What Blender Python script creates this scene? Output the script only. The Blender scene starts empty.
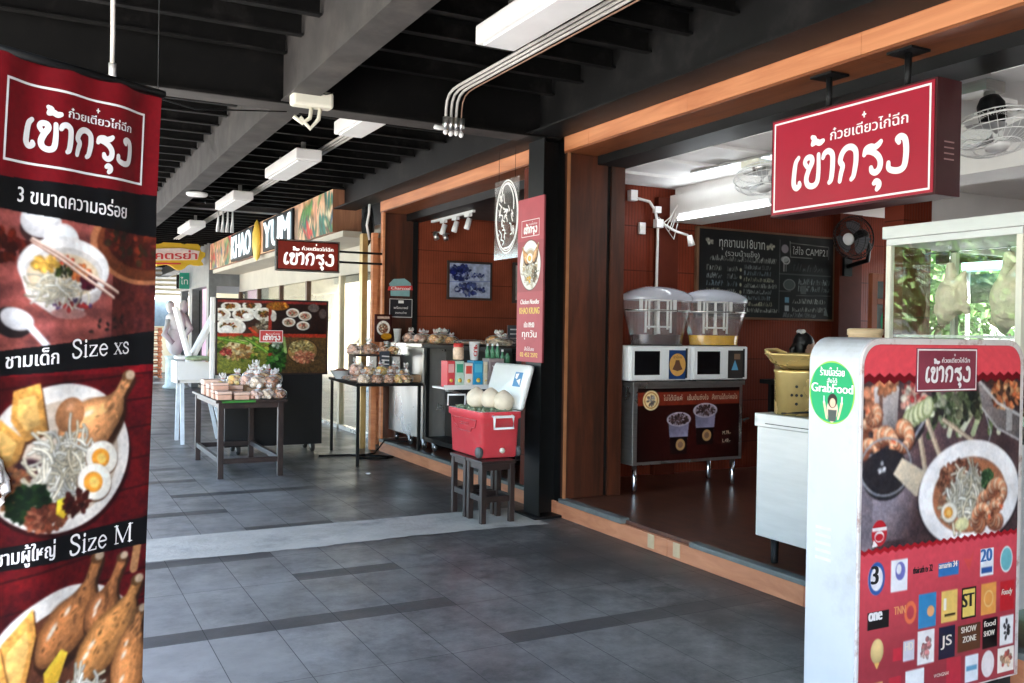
import bpy, bmesh, math, random
import numpy as np
from mathutils import Vector, Matrix
random.seed(7); rng = np.random.default_rng(7)
S = bpy.context.scene; C = S.collection
R = math.radians; PI = math.pi
ORG = {}

# ------------------------------------------------------------------ materials
def srgb(c):
    c = np.asarray(c, float); return np.where(c <= .04045, c/12.92, ((c+.055)/1.055)**2.4)
def hexc(h): return tuple(int(h[i:i+2], 16)/255 for i in (0, 2, 4))
MATS = {}
def pm(name, col, rough=.5, metal=0, var=.18, scale=6, bump=0, bscale=40, spec=.5, stretch=None, alpha=1, emit=None, es=0, trans=0, ior=1.45, rvar=0, dirt=None, dirts=3):
    if name in MATS: return MATS[name]
    m = bpy.data.materials.new(name); m.use_nodes = True; MATS[name] = m
    nt = m.node_tree; N = nt.nodes; L = nt.links; b = N['Principled BSDF']
    b.inputs['Roughness'].default_value = rough; b.inputs['Metallic'].default_value = metal
    b.inputs['Specular IOR Level'].default_value = spec; b.inputs['Alpha'].default_value = alpha
    b.inputs['Transmission Weight'].default_value = trans; b.inputs['IOR'].default_value = ior
    tc = N.new('ShaderNodeTexCoord'); mp = N.new('ShaderNodeMapping'); L.new(tc.outputs['Object'], mp.inputs[0])
    if stretch: mp.inputs['Scale'].default_value = stretch
    nz = N.new('ShaderNodeTexNoise'); nz.inputs['Scale'].default_value = scale; nz.inputs['Detail'].default_value = 6; nz.inputs['Roughness'].default_value = .65
    L.new(mp.outputs[0], nz.inputs['Vector'])
    rp = N.new('ShaderNodeValToRGB'); rp.color_ramp.elements[0].position = .3; rp.color_ramp.elements[1].position = .7
    c = np.array(col[:3])
    rp.color_ramp.elements[0].color = (*np.clip(c*(1-var), 0, 1), 1); rp.color_ramp.elements[1].color = (*np.clip(c*(1+var), 0, 1), 1)
    L.new(nz.outputs['Fac'], rp.inputs[0]); out = rp.outputs[0]
    if dirt:
        n2 = N.new('ShaderNodeTexNoise'); n2.inputs['Scale'].default_value = dirts; n2.inputs['Detail'].default_value = 8; n2.inputs['Roughness'].default_value = .7
        L.new(tc.outputs['Object'], n2.inputs['Vector'])
        r2 = N.new('ShaderNodeValToRGB'); r2.color_ramp.elements[0].position = .52; r2.color_ramp.elements[1].position = .72
        L.new(n2.outputs['Fac'], r2.inputs[0])
        mx = N.new('ShaderNodeMix'); mx.data_type = 'RGBA'; L.new(r2.outputs[0], mx.inputs[0]); L.new(out, mx.inputs[6]); mx.inputs[7].default_value = (*dirt, 1)
        out = mx.outputs[2]
    L.new(out, b.inputs['Base Color'])
    if rvar:
        mr = N.new('ShaderNodeMapRange'); mr.inputs[3].default_value = max(0, rough-rvar); mr.inputs[4].default_value = min(1, rough+rvar)
        n3 = N.new('ShaderNodeTexNoise'); n3.inputs['Scale'].default_value = 2.3; n3.inputs['Detail'].default_value = 5
        L.new(tc.outputs['Object'], n3.inputs['Vector']); L.new(n3.outputs['Fac'], mr.inputs[0]); mr.inputs[1].default_value = .3; mr.inputs[2].default_value = .7
        L.new(mr.outputs[0], b.inputs['Roughness'])
    if bump:
        bn = N.new('ShaderNodeTexNoise'); bn.inputs['Scale'].default_value = bscale; bn.inputs['Detail'].default_value = 4; L.new(mp.outputs[0], bn.inputs['Vector'])
        bp = N.new('ShaderNodeBump'); bp.inputs['Strength'].default_value = bump; bp.inputs['Distance'].default_value = .02
        L.new(bn.outputs['Fac'], bp.inputs['Height']); L.new(bp.outputs[0], b.inputs['Normal'])
    if emit: b.inputs['Emission Color'].default_value = (*emit, 1); b.inputs['Emission Strength'].default_value = es
    return m

def attr_mat(name, rough=.45, spec=.5, bump=0):
    m = bpy.data.materials.new(name); m.use_nodes = True; nt = m.node_tree; b = nt.nodes['Principled BSDF']
    a = nt.nodes.new('ShaderNodeAttribute'); a.attribute_name = 'paint'; nt.links.new(a.outputs['Color'], b.inputs['Base Color'])
    b.inputs['Roughness'].default_value = rough; b.inputs['Specular IOR Level'].default_value = spec
    if bump:
        tc = nt.nodes.new('ShaderNodeTexCoord'); bn = nt.nodes.new('ShaderNodeTexNoise'); bn.inputs['Scale'].default_value = 18; bp = nt.nodes.new('ShaderNodeBump')
        bp.inputs['Strength'].default_value = bump; bp.inputs['Distance'].default_value = .02
        nt.links.new(tc.outputs['Object'], bn.inputs['Vector']); nt.links.new(bn.outputs['Fac'], bp.inputs['Height']); nt.links.new(bp.outputs[0], b.inputs['Normal'])
    return m

def ribbed(name, col, axis, width, rough=.5, seam=.42):
    """glazed ribbed cladding: vertical ribs across `axis`, horizontal seams every `seam` metres"""
    m = bpy.data.materials.new(name); m.use_nodes = True; nt = m.node_tree; N = nt.nodes; L = nt.links; b = N['Principled BSDF']
    b.inputs['Roughness'].default_value = rough; b.inputs['Specular IOR Level'].default_value = .12
    g = N.new('ShaderNodeNewGeometry'); sp = N.new('ShaderNodeSeparateXYZ'); L.new(g.outputs['Position'], sp.inputs[0])
    def math_(op, a, v=None, w=None):
        n = N.new('ShaderNodeMath'); n.operation = op
        for i, x in enumerate((a, v, w)):
            if x is None: continue
            if isinstance(x, (int, float)): n.inputs[i].default_value = x
            else: L.new(x, n.inputs[i])
        return n.outputs[0]
    fr = math_('FRACT', math_('DIVIDE', sp.outputs[axis], width))
    groove = math_('SMOOTH_MIN', math_('MULTIPLY', math_('ABSOLUTE', math_('SUBTRACT', fr, .5)), 2), .8, .2)   # 1 at the joint
    fz = math_('FRACT', math_('DIVIDE', sp.outputs[2], seam))
    sm = math_('GREATER_THAN', fz, .975)
    h = math_('SUBTRACT', math_('SUBTRACT', 1, math_('POWER', groove, 3)), sm)
    nz = N.new('ShaderNodeTexNoise'); nz.inputs['Scale'].default_value = 2.5; nz.inputs['Detail'].default_value = 6; L.new(g.outputs['Position'], nz.inputs['Vector'])
    rp = N.new('ShaderNodeValToRGB'); rp.color_ramp.elements[0].position = .3; rp.color_ramp.elements[1].position = .7
    c = np.array(col); rp.color_ramp.elements[0].color = (*(c*.75), 1); rp.color_ramp.elements[1].color = (*(c*1.2), 1); L.new(nz.outputs['Fac'], rp.inputs[0])
    mx = N.new('ShaderNodeMix'); mx.data_type = 'RGBA'
    L.new(math_('MAXIMUM', math_('GREATER_THAN', fr, .9), sm), mx.inputs[0]); L.new(rp.outputs[0], mx.inputs[6]); mx.inputs[7].default_value = (*(c*.42), 1)
    L.new(mx.outputs[2], b.inputs['Base Color'])
    bp = N.new('ShaderNodeBump'); bp.inputs['Strength'].default_value = .35; bp.inputs['Distance'].default_value = .008; L.new(h, bp.inputs['Height']); L.new(bp.outputs[0], b.inputs['Normal'])
    return m

def wood(name, c1, c2, stretch, rough=.4, worn=None, coat=.15):
    m = bpy.data.materials.new(name); m.use_nodes = True; nt = m.node_tree; N = nt.nodes; L = nt.links; b = N['Principled BSDF']
    b.inputs['Roughness'].default_value = rough; b.inputs['Coat Weight'].default_value = coat; b.inputs['Coat Roughness'].default_value = .25
    tc = N.new('ShaderNodeTexCoord'); mp = N.new('ShaderNodeMapping'); mp.inputs['Scale'].default_value = stretch; L.new(tc.outputs['Object'], mp.inputs[0])
    nz = N.new('ShaderNodeTexNoise'); nz.inputs['Scale'].default_value = 2.2; nz.inputs['Detail'].default_value = 8; nz.inputs['Roughness'].default_value = .6; nz.inputs['Distortion'].default_value = 1.2
    L.new(mp.outputs[0], nz.inputs['Vector'])
    rp = N.new('ShaderNodeValToRGB'); rp.color_ramp.elements[0].position = .32; rp.color_ramp.elements[1].position = .68
    rp.color_ramp.elements[0].color = (*c1, 1); rp.color_ramp.elements[1].color = (*c2, 1); L.new(nz.outputs['Fac'], rp.inputs[0]); out = rp.outputs[0]
    if worn:
        n2 = N.new('ShaderNodeTexNoise'); n2.inputs['Scale'].default_value = 1.7; n2.inputs['Detail'].default_value = 9; n2.inputs['Roughness'].default_value = .7
        mp2 = N.new('ShaderNodeMapping'); mp2.inputs['Scale'].default_value = (5, 5, .45); L.new(tc.outputs['Object'], mp2.inputs[0]); L.new(mp2.outputs[0], n2.inputs['Vector'])
        r2 = N.new('ShaderNodeValToRGB'); r2.color_ramp.elements[0].position = .44; r2.color_ramp.elements[1].position = .66; L.new(n2.outputs['Fac'], r2.inputs[0])
        mx = N.new('ShaderNodeMix'); mx.data_type = 'RGBA'; L.new(r2.outputs[0], mx.inputs[0]); L.new(out, mx.inputs[6]); mx.inputs[7].default_value = (*worn, 1); out = mx.outputs[2]
    L.new(out, b.inputs['Base Color'])
    bp = N.new('ShaderNodeBump'); bp.inputs['Strength'].default_value = .12; bp.inputs['Distance'].default_value = .01; L.new(nz.outputs['Fac'], bp.inputs['Height']); L.new(bp.outputs[0], b.inputs['Normal'])
    return m

def sheen(nt, r0):
    """mirror share of a thin sheet, the same from both sides"""
    lw = nt.nodes.new('ShaderNodeLayerWeight'); lw.inputs[0].default_value = .5
    p = nt.nodes.new('ShaderNodeMath'); p.operation = 'POWER'; p.inputs[1].default_value = 5; nt.links.new(lw.outputs['Facing'], p.inputs[0])
    m = nt.nodes.new('ShaderNodeMath'); m.operation = 'MULTIPLY_ADD'; m.inputs[1].default_value = .9; m.inputs[2].default_value = r0; nt.links.new(p.outputs[0], m.inputs[0]); return m.outputs[0]
def film(name, col=(.9, .9, .92), clear=.6, rough=.12):
    """thin plastic film or pane: mostly clear, some milky scatter, some gloss"""
    m = bpy.data.materials.new(name); m.use_nodes = True; nt = m.node_tree; N = nt.nodes; L = nt.links
    N.remove(N['Principled BSDF']); o = N['Material Output']
    t = N.new('ShaderNodeBsdfTransparent'); d = N.new('ShaderNodeBsdfDiffuse'); d.inputs[0].default_value = (*col, 1)
    g = N.new('ShaderNodeBsdfGlossy'); g.inputs['Roughness'].default_value = rough
    tc = N.new('ShaderNodeTexCoord'); nz = N.new('ShaderNodeTexNoise'); nz.inputs['Scale'].default_value = 30; nz.inputs['Detail'].default_value = 4; L.new(tc.outputs['Object'], nz.inputs['Vector'])
    mr = N.new('ShaderNodeMapRange'); mr.inputs[1].default_value = .35; mr.inputs[2].default_value = .65; v_ = 'bag' in name; mr.inputs[3].default_value = min(1, (1-clear)*(1.7 if v_ else 1)); mr.inputs[4].default_value = (1-clear)*(.4 if v_ else 1)
    L.new(nz.outputs['Fac'], mr.inputs[0])
    bp = N.new('ShaderNodeBump'); bp.inputs['Strength'].default_value = .22 if 'bag' in name else .03; bp.inputs['Distance'].default_value = .02; L.new(nz.outputs['Fac'], bp.inputs['Height'])
    L.new(bp.outputs[0], g.inputs['Normal'])
    m1 = N.new('ShaderNodeMixShader'); L.new(mr.outputs[0], m1.inputs[0]); L.new(t.outputs[0], m1.inputs[1]); L.new(d.outputs[0], m1.inputs[2])
    lw = sheen(nt, .02 if 'bag' in name else .05)
    m2 = N.new('ShaderNodeMixShader'); L.new(lw, m2.inputs[0]); L.new(m1.outputs[0], m2.inputs[1]); L.new(g.outputs[0], m2.inputs[2])
    L.new(m2.outputs[0], o.inputs[0]); return m

def glass(name, ior=.05, tint=(.95, .98, .97)):
    m = bpy.data.materials.new(name); m.use_nodes = True; nt = m.node_tree; N = nt.nodes; L = nt.links
    N.remove(N['Principled BSDF']); o = N['Material Output']
    t = N.new('ShaderNodeBsdfTransparent'); t.inputs[0].default_value = (*tint, 1); g = N.new('ShaderNodeBsdfGlossy'); g.inputs['Roughness'].default_value = .015
    nz = N.new('ShaderNodeTexNoise'); nz.inputs['Scale'].default_value = 3; mr = N.new('ShaderNodeMapRange'); mr.inputs[3].default_value = .0; mr.inputs[4].default_value = .04; L.new(nz.outputs['Fac'], mr.inputs[0]); L.new(mr.outputs[0], g.inputs['Roughness'])
    x = N.new('ShaderNodeMixShader'); L.new(sheen(nt, ior), x.inputs[0]); L.new(t.outputs[0], x.inputs[1]); L.new(g.outputs[0], x.inputs[2]); L.new(x.outputs[0], o.inputs[0]); return m

# ------------------------------------------------------------------ mesh builder
class MB:
    def __init__(s): s.v = []; s.f = []; s.m = []; s.smooth = []
    def add(s, vs, fs, mat=0, smooth=False):
        n = len(s.v); s.v += [tuple(p) for p in vs]; s.f += [tuple(i+n for i in f) for f in fs]; s.m += [mat]*len(fs); s.smooth += [smooth]*len(fs); return s
    def box(s, x0, x1, y0, y1, z0, z1, mat=0, rot=0, piv=None):
        vs = [(x, y, z) for z in (z0, z1) for y in (y0, y1) for x in (x0, x1)]
        if rot:
            p = piv or ((x0+x1)/2, (y0+y1)/2); c, q = math.cos(rot), math.sin(rot)
            vs = [(p[0]+(x-p[0])*c-(y-p[1])*q, p[1]+(x-p[0])*q+(y-p[1])*c, z) for x, y, z in vs]
        return s.add(vs, [(0, 2, 3, 1), (4, 5, 7, 6), (0, 1, 5, 4), (2, 6, 7, 3), (0, 4, 6, 2), (1, 3, 7, 5)], mat)
    def bar(s, a, b, w, h=None, up=(0, 0, 1), mat=0):
        a, b = Vector(a), Vector(b); d = (b-a).normalized(); h = h or w; u = Vector(up)
        if abs(d.dot(u)) > .95: u = Vector((0, 1, 0))
        r = d.cross(u).normalized(); u = r.cross(d)
        vs = [p+r*i*w/2+u*j*h/2 for p in (a, b) for i, j in ((-1, -1), (1, -1), (1, 1), (-1, 1))]
        return s.add(vs, [(3, 2, 1, 0), (4, 5, 6, 7), (0, 1, 5, 4), (1, 2, 6, 5), (2, 3, 7, 6), (3, 0, 4, 7)], mat)
    def tube(s, pts, r, n=8, mat=0, smooth=True, cap=True):
        pts = [Vector(p) for p in pts]; rs = r if isinstance(r, (list, tuple)) else [r]*len(pts)
        vs = []; up = Vector((.13, .31, .94)).normalized()
        for i, p in enumerate(pts):
            d = (pts[min(i+1, len(pts)-1)]-pts[max(i-1, 0)])
            d = d.normalized() if d.length > 1e-9 else Vector((0, 0, 1))
            a = d.cross(up)
            if a.length < .05: a = d.cross(Vector((1, 0, 0)))
            a.normalize(); b = d.cross(a)
            vs += [p+(a*math.cos(2*PI*k/n)+b*math.sin(2*PI*k/n))*rs[i] for k in range(n)]
        fs = [(i*n+k, i*n+(k+1) % n, (i+1)*n+(k+1) % n, (i+1)*n+k) for i in range(len(pts)-1) for k in range(n)]
        if cap: fs += [tuple(range(n))[::-1], tuple(range((len(pts)-1)*n, len(pts)*n))]
        return s.add(vs, fs, mat, smooth)
    def lathe(s, prof, c=(0, 0, 0), n=24, mat=0, smooth=True, ax=None, sx=1, sy=1, cap=False):
        c = Vector(c); vs = []
        M3 = Vector((0, 0, 1)).rotation_difference(Vector(ax)).to_matrix() if ax else None
        for r, z in prof:
            for k in range(n):
                p = Vector((r*math.cos(2*PI*k/n)*sx, r*math.sin(2*PI*k/n)*sy, z))
                vs.append(c+(M3 @ p if M3 else p))
        fs = [(i*n+k, i*n+(k+1) % n, (i+1)*n+(k+1) % n, (i+1)*n+k) for i in range(len(prof)-1) for k in range(n)]
        if cap: fs += [tuple(range(n))[::-1], tuple(range((len(prof)-1)*n, len(prof)*n))]
        return s.add(vs, fs, mat, smooth)
    def prism(s, poly, fn, d0, d1, mat=0):
        """poly in 2D; fn(a,b,d)->xyz"""
        n = len(poly); vs = [fn(a, b, d0) for a, b in poly]+[fn(a, b, d1) for a, b in poly]
        fs = [tuple(range(n))[::-1], tuple(range(n, 2*n))]+[(i, (i+1) % n, n+(i+1) % n, n+i) for i in range(n)]
        return s.add(vs, fs, mat)
    def blob(s, c, r, seed=0, amp=.15, nu=14, nv=9, mat=0, fr=2.0):
        q = random.Random(seed); ph = [(q.uniform(0, 6), q.uniform(.8, 1.6)*fr, q.uniform(.8, 1.6)*fr) for _ in range(3)]
        vs = []
        for i in range(nv+1):
            t = PI*i/nv
            for k in range(nu):
                a = 2*PI*k/nu; x, y, z = math.sin(t)*math.cos(a), math.sin(t)*math.sin(a), math.cos(t)
                w = 1+amp*sum(math.sin(p+f*x*2+g*y*2+f*z) for p, f, g in ph)/1.7
                vs.append((c[0]+x*r[0]*w, c[1]+y*r[1]*w, c[2]+z*r[2]*w))
        fs = [(i*nu+k, (i+1)*nu+k, (i+1)*nu+(k+1) % nu, i*nu+(k+1) % nu) for i in range(nv) for k in range(nu)]
        return s.add(vs, fs, mat, True)
    def build(s, name, mat, parent=None, bevel=0, local=False):
        me = bpy.data.meshes.new(name); v = np.array(s.v, float)
        if parent is not None and not local: v = v-np.array(ORG[parent.name])
        me.from_pydata([tuple(p) for p in v], [], s.f); me.validate()
        mats = mat if isinstance(mat, (list, tuple)) else [mat]
        for x in mats: me.materials.append(x)
        if len(me.polygons) == len(s.f):
            me.polygons.foreach_set('material_index', s.m); me.polygons.foreach_set('use_smooth', s.smooth)
        else:
            me.polygons.foreach_set('use_smooth', [any(s.smooth)]*len(me.polygons))
        o = bpy.data.objects.new(name, me); C.objects.link(o)
        if parent is not None: o.parent = parent; ORG[o.name] = ORG[parent.name]
        else: ORG[o.name] = (0, 0, 0)
        if bevel:
            b = o.modifiers.new('edge', 'BEVEL'); b.width = bevel; b.segments = 2; b.limit_method = 'ANGLE'; b.angle_limit = R(50)
        return o

def thing(name, label, cat, loc=(0, 0, 0), rz=0, group=None):
    o = bpy.data.objects.new(name, None); C.objects.link(o); o.location = loc; o.rotation_euler = (0, 0, rz); o.empty_display_size = .1
    o['label'] = label; o['category'] = cat
    if group: o['group'] = group
    ORG[o.name] = tuple(loc) if not rz else (0, 0, 0); return o
def tag(o, label, cat, group=None):
    o['label'] = label; o['category'] = cat
    if group: o['group'] = group
    return o
def structure(o, k='structure'): o['kind'] = k; return o
def copy_tree(o, parent=None):
    c = o.copy(); C.objects.link(c); c.parent = parent; ORG[c.name] = ORG[o.name]
    for ch in list(o.children): copy_tree(ch, c)
    return c

# ------------------------------------------------------------------ painting canvas (printed pictures)
class Cv:
    def __init__(s, W, H, res, col=(1, 1, 1)):
        s.W, s.H, s.res = W, H, res; s.w, s.h = max(2, int(W*res)), max(2, int(H*res))
        s.a = np.ones((s.h, s.w, 3))*np.array(col)
        s.X = np.linspace(0, W, s.w)[None, :].repeat(s.h, 0); s.Y = np.linspace(0, H, s.h)[:, None].repeat(s.w, 1)
    def win(s, x0, x1, y0, y1, pad=0):
        i0 = max(0, int((y0-pad)/s.H*(s.h-1))-1); i1 = min(s.h, int((y1+pad)/s.H*(s.h-1))+3)
        j0 = max(0, int((x0-pad)/s.W*(s.w-1))-1); j1 = min(s.w, int((x1+pad)/s.W*(s.w-1))+3)
        return (slice(i0, max(i0, i1)), slice(j0, max(j0, j1)))
    def put(s, w, m, c):
        m = np.clip(m, 0, 1)[..., None]; s.a[w] = s.a[w]*(1-m)+np.asarray(c)*m
    def ell(s, cx, cy, rx, ry, c, rot=0, soft=None, shade=0, hi=0):
        r = max(rx, ry); w = s.win(cx-r, cx+r, cy-r, cy+r); X = s.X[w]-cx; Y = s.Y[w]-cy
        if X.size == 0: return
        q, p = math.cos(rot), math.sin(rot); a = (X*q+Y*p)/rx; b = (-X*p+Y*q)/ry; d = np.hypot(a, b)
        e = (1/s.res)/min(rx, ry) if soft is None else soft
        col = np.ones(X.shape+(3,))*np.array(c)
        if shade: col = col*(1-shade*np.clip(.5*d*d+.35*(b+.2*a), -.3, 1))[..., None]
        if hi: col = col+hi*np.exp(-(((a+.3)**2+(b+.35)**2)/.09))[..., None]
        s.put(w, (1-d)/max(e, 1e-3)+.5, np.clip(col, 0, 1))
    def ring(s, cx, cy, rx, ry, wd, c, rot=0):
        w = s.win(cx-rx, cx+rx, cy-ry, cy+ry, wd); X = s.X[w]-cx; Y = s.Y[w]-cy
        if X.size == 0: return
        d = np.abs(np.hypot(X/rx, Y/ry)-1)*min(rx, ry); s.put(w, (wd/2-d)*s.res+.5, c)
    def poly(s, pts, c, shade=0, tex=0, seed=0):
        P = np.array(pts, float); w = s.win(P[:, 0].min(), P[:, 0].max(), P[:, 1].min(), P[:, 1].max()); X = s.X[w]; Y = s.Y[w]
        if X.size == 0: return
        acc = np.zeros(X.shape)
        for ox, oy in ((-.25, -.25), (.25, -.25), (-.25, .25), (.25, .25)):
            x, y = X+ox/s.res, Y+oy/s.res; ins = np.zeros(X.shape, bool); n = len(P)
            for i in range(n):
                x1, y1 = P[i]; x2, y2 = P[(i+1) % n]
                if y1 == y2: continue
                ins ^= ((y1 > y) != (y2 > y)) & (x < (x2-x1)*(y-y1)/(y2-y1)+x1)
            acc += ins/4
        col = np.ones(X.shape+(3,))*np.array(c)
        cx, cy = P.mean(0); rr = max(np.ptp(P[:, 0]), np.ptp(P[:, 1]))/2
        if shade: col *= (1-shade*((X-cx)*.5+(Y-cy)*.9)/rr)[..., None]
        if tex: col *= (1+tex*(s.noise(.012, seed)[w]-.5)*2)[..., None]
        s.put(w, acc, np.clip(col, 0, 1))
    def line(s, pts, wd, c):
        P = np.array(pts, float); w = s.win(P[:, 0].min(), P[:, 0].max(), P[:, 1].min(), P[:, 1].max(), wd); X = s.X[w]; Y = s.Y[w]
        if X.size == 0: return
        d = np.full(X.shape, 9.)
        for (x1, y1), (x2, y2) in zip(P[:-1], P[1:]):
            dx, dy = x2-x1, y2-y1; t = np.clip(((X-x1)*dx+(Y-y1)*dy)/(dx*dx+dy*dy+1e-12), 0, 1); d = np.minimum(d, np.hypot(X-x1-t*dx, Y-y1-t*dy))
        s.put(w, (wd/2-d)*s.res+.5, c)
    def rect(s, x0, y0, x1, y1, c, **k): s.poly([(x0, y0), (x1, y0), (x1, y1), (x0, y1)], c, **k)
    def noise(s, cell, seed=0):
        q = np.random.default_rng(seed); out = 0
        for o, wt in ((1, .6), (2, .3), (4, .15)):
            gw, gh = int(s.W/cell*o)+3, int(s.H/cell*o)+3; g = q.random((gh, gw))
            x = s.X/cell*o; y = s.Y/cell*o; i = y.astype(int); j = x.astype(int); fx = x-j; fy = y-i; fx = fx*fx*(3-2*fx); fy = fy*fy*(3-2*fy)
            out = out+wt*((g[i, j]*(1-fx)+g[i, j+1]*fx)*(1-fy)+(g[i+1, j]*(1-fx)+g[i+1, j+1]*fx)*fy)
        return out/1.05
    def grain(s, amt, cell=.01, seed=3): s.a = np.clip(s.a*(1+amt*(s.noise(cell, seed)-.5)*2)[..., None], 0, 1)
    def dots(s, cx, cy, rx, ry, n, sz, cols, seed=0):
        q = random.Random(seed)
        for _ in range(n):
            a, r = q.uniform(0, 6.283), math.sqrt(q.random()); c = q.choice(cols); k = q.uniform(.7, 1.15)
            s.ell(cx+rx*r*math.cos(a), cy+ry*r*math.sin(a), sz*q.uniform(.6, 1.3), sz*q.uniform(.5, 1), tuple(min(1, x*k) for x in c), rot=a, shade=.4)
    def strands(s, cx, cy, rx, ry, n, ln, wd, cols, seed=0):
        q = random.Random(seed)
        for _ in range(n):
            a, r = q.uniform(0, 6.283), math.sqrt(q.random()); x, y = cx+rx*r*math.cos(a), cy+ry*r*math.sin(a); t = q.uniform(0, 6.283); b = q.uniform(-1.2, 1.2); c = q.choice(cols); k = q.uniform(.72, 1.08)
            pts = [(x, y)]
            for _i in range(4): x += ln/4*math.cos(t); y += ln/4*math.sin(t); t += b/2; pts.append((x, y))
            s.line(pts, wd*1.5, tuple(v*.45 for v in c)); s.line([(u, v-wd*.15) for u, v in pts], wd, tuple(min(1, v*k) for v in c))
    def photo(s, y0, y1, blur=1, tex=.3, seed=9):
        """soften painted edges and break up flat tones, as in a printed photograph"""
        w = s.win(0, s.W, y0, y1); a = s.a[w].copy()
        for _ in range(blur):
            p = np.pad(a, ((1, 1), (1, 1), (0, 0)), 'edge'); a = (p[:-2, 1:-1]+p[2:, 1:-1]+p[1:-1, :-2]+p[1:-1, 2:]+2*a)/6
        n1 = s.noise(.010, seed)[w]-.5; n2 = s.noise(.035, seed+1)[w]-.5; n3 = s.noise(.15, seed+2)[w]-.5
        lum = a.mean(-1, keepdims=True); k = tex*np.clip(1.15-1.15*lum, .12, 1)
        a = a*(1+k*(1.3*n1+1.0*n2)[..., None]+.25*n3[..., None]); a[..., 0] += .03*n2; a[..., 2] -= .03*n2
        s.a[w] = np.clip(a, 0, 1)
    def obj(s, name, mapf, mat, parent, local=False):
        P = np.array(mapf(s.X.ravel(), s.Y.ravel())).T
        if parent is not None and not local: P = P-np.array(ORG[parent.name])
        n, w, h = s.w*s.h, s.w, s.h
        idx = np.arange(n).reshape(h, w); f = np.stack([idx[:-1, :-1], idx[1:, :-1], idx[1:, 1:], idx[:-1, 1:]], -1).reshape(-1, 4)
        me = bpy.data.meshes.new(name); me.vertices.add(n); me.vertices.foreach_set('co', P.astype(np.float32).ravel())
        me.loops.add(f.size); me.loops.foreach_set('vertex_index', f.astype(np.int32).ravel())
        me.polygons.add(len(f)); me.polygons.foreach_set('loop_start', np.arange(0, f.size, 4, dtype=np.int32)); me.update(calc_edges=True); me.validate()
        at = me.color_attributes.new('paint', 'FLOAT_COLOR', 'POINT')
        at.data.foreach_set('color', np.concatenate([srgb(s.a.reshape(-1, 3)), np.ones((n, 1))], 1).astype(np.float32).ravel())
        me.materials.append(mat); o = bpy.data.objects.new(name, me); C.objects.link(o)
        me.polygons.foreach_set('use_smooth', [True]*len(me.polygons))
        if parent is not None: o.parent = parent; ORG[o.name] = ORG[parent.name]
        else: ORG[o.name] = (0, 0, 0)
        return o

# ------------------------------------------------------------------ lettering
_tc = {}
def text2d(s):
    if s in _tc: return _tc[s]
    cu = bpy.data.curves.new('lettering', 'FONT'); cu.body = s; cu.size = 1; cu.resolution_u = 4
    o = bpy.data.objects.new('lettering', cu); C.objects.link(o); bpy.context.view_layer.update()
    me = bpy.data.meshes.new_from_object(o.evaluated_get(bpy.context.evaluated_depsgraph_get()))
    v = [(p.co.x, p.co.y) for p in me.vertices]; f = [tuple(p.vertices) for p in me.polygons]
    bpy.data.objects.remove(o); bpy.data.curves.remove(cu); bpy.data.meshes.remove(me)
    xs = [p[0] for p in v] or [0, 1]; x0, x1 = min(xs), max(xs); _tc[s] = ([(x-x0, y) for x, y in v], f, x1-x0); return _tc[s]
def put_text(mb, s, x, y, size, fn, width=None, bold=0, skew=0, d0=0, mat=0, center=False, slope=0):
    """x,y baseline start in surface units with y UP; fn(a,b,d)->xyz"""
    v, f, w = text2d(s); kx = size if width is None else width/w
    if center: x -= w*kx/2
    n = 1 if not bold else 3
    for i in range(n):
        dx = (i-(n-1)/2)*bold*size
        mb.add([fn(x+a*kx+dx+b*size*skew, y+b*size+a*kx*slope, d0+i*.00018) for a, b in v], f, mat)
def spline(p, k=6):
    p = [np.array(q, float) for q in p]; p = [2*p[0]-p[1]]+p+[2*p[-1]-p[-2]]; out = []
    for i in range(1, len(p)-2):
        for j in range(k):
            t = j/k; out.append(.5*(2*p[i]+(p[i+1]-p[i-1])*t+(2*p[i-1]-5*p[i]+4*p[i+1]-p[i+2])*t*t+(3*p[i]-p[i-1]-3*p[i+1]+p[i+2])*t**3))
    out.append(p[-2]); return out
def ribbon(mb, pts, wd, fn, d0=0, smooth=True, mat=0, taper=0):
    P = spline(pts) if smooth and len(pts) > 2 else [np.array(p, float) for p in pts]; n = len(P); vs = []
    for i, p in enumerate(P):
        d = P[min(i+1, n-1)]-P[max(i-1, 0)]; d = d/(np.linalg.norm(d)+1e-9); q = np.array([-d[1], d[0]])
        k = wd/2*(1-taper*abs(2*i/(n-1)-1)**3)
        for sg in (1, -1): a = p+q*k*sg; vs.append(fn(a[0], a[1], d0+i*4e-6))
    mb.add(vs, [(2*i, 2*i+1, 2*i+3, 2*i+2) for i in range(n-1)], mat)
    for e, p in ((0, P[0]), (1, P[-1])):
        r = wd/2*(1-taper); mb.add([fn(p[0]+r*math.cos(t*PI/5), p[1]+r*math.sin(t*PI/5), d0+1.1e-4+e*2e-5) for t in range(10)], [tuple(range(10))], mat)
def frame_lines(mb, x0, y0, x1, y1, w, fn, d=0, mat=0):
    for a, b, c, e in ((x0, y0, x1, y0+w), (x0, y1-w, x1, y1), (x0, y0+w, x0+w, y1-w), (x1-w, y0+w, x1, y1-w)):
        k = 30; xs = np.linspace(a, c, k+1); vs = [fn(x, y, d) for x in xs for y in (b, e)]
        mb.add(vs, [(2*i, 2*i+2, 2*i+3, 2*i+1) for i in range(k)], mat)

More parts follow.
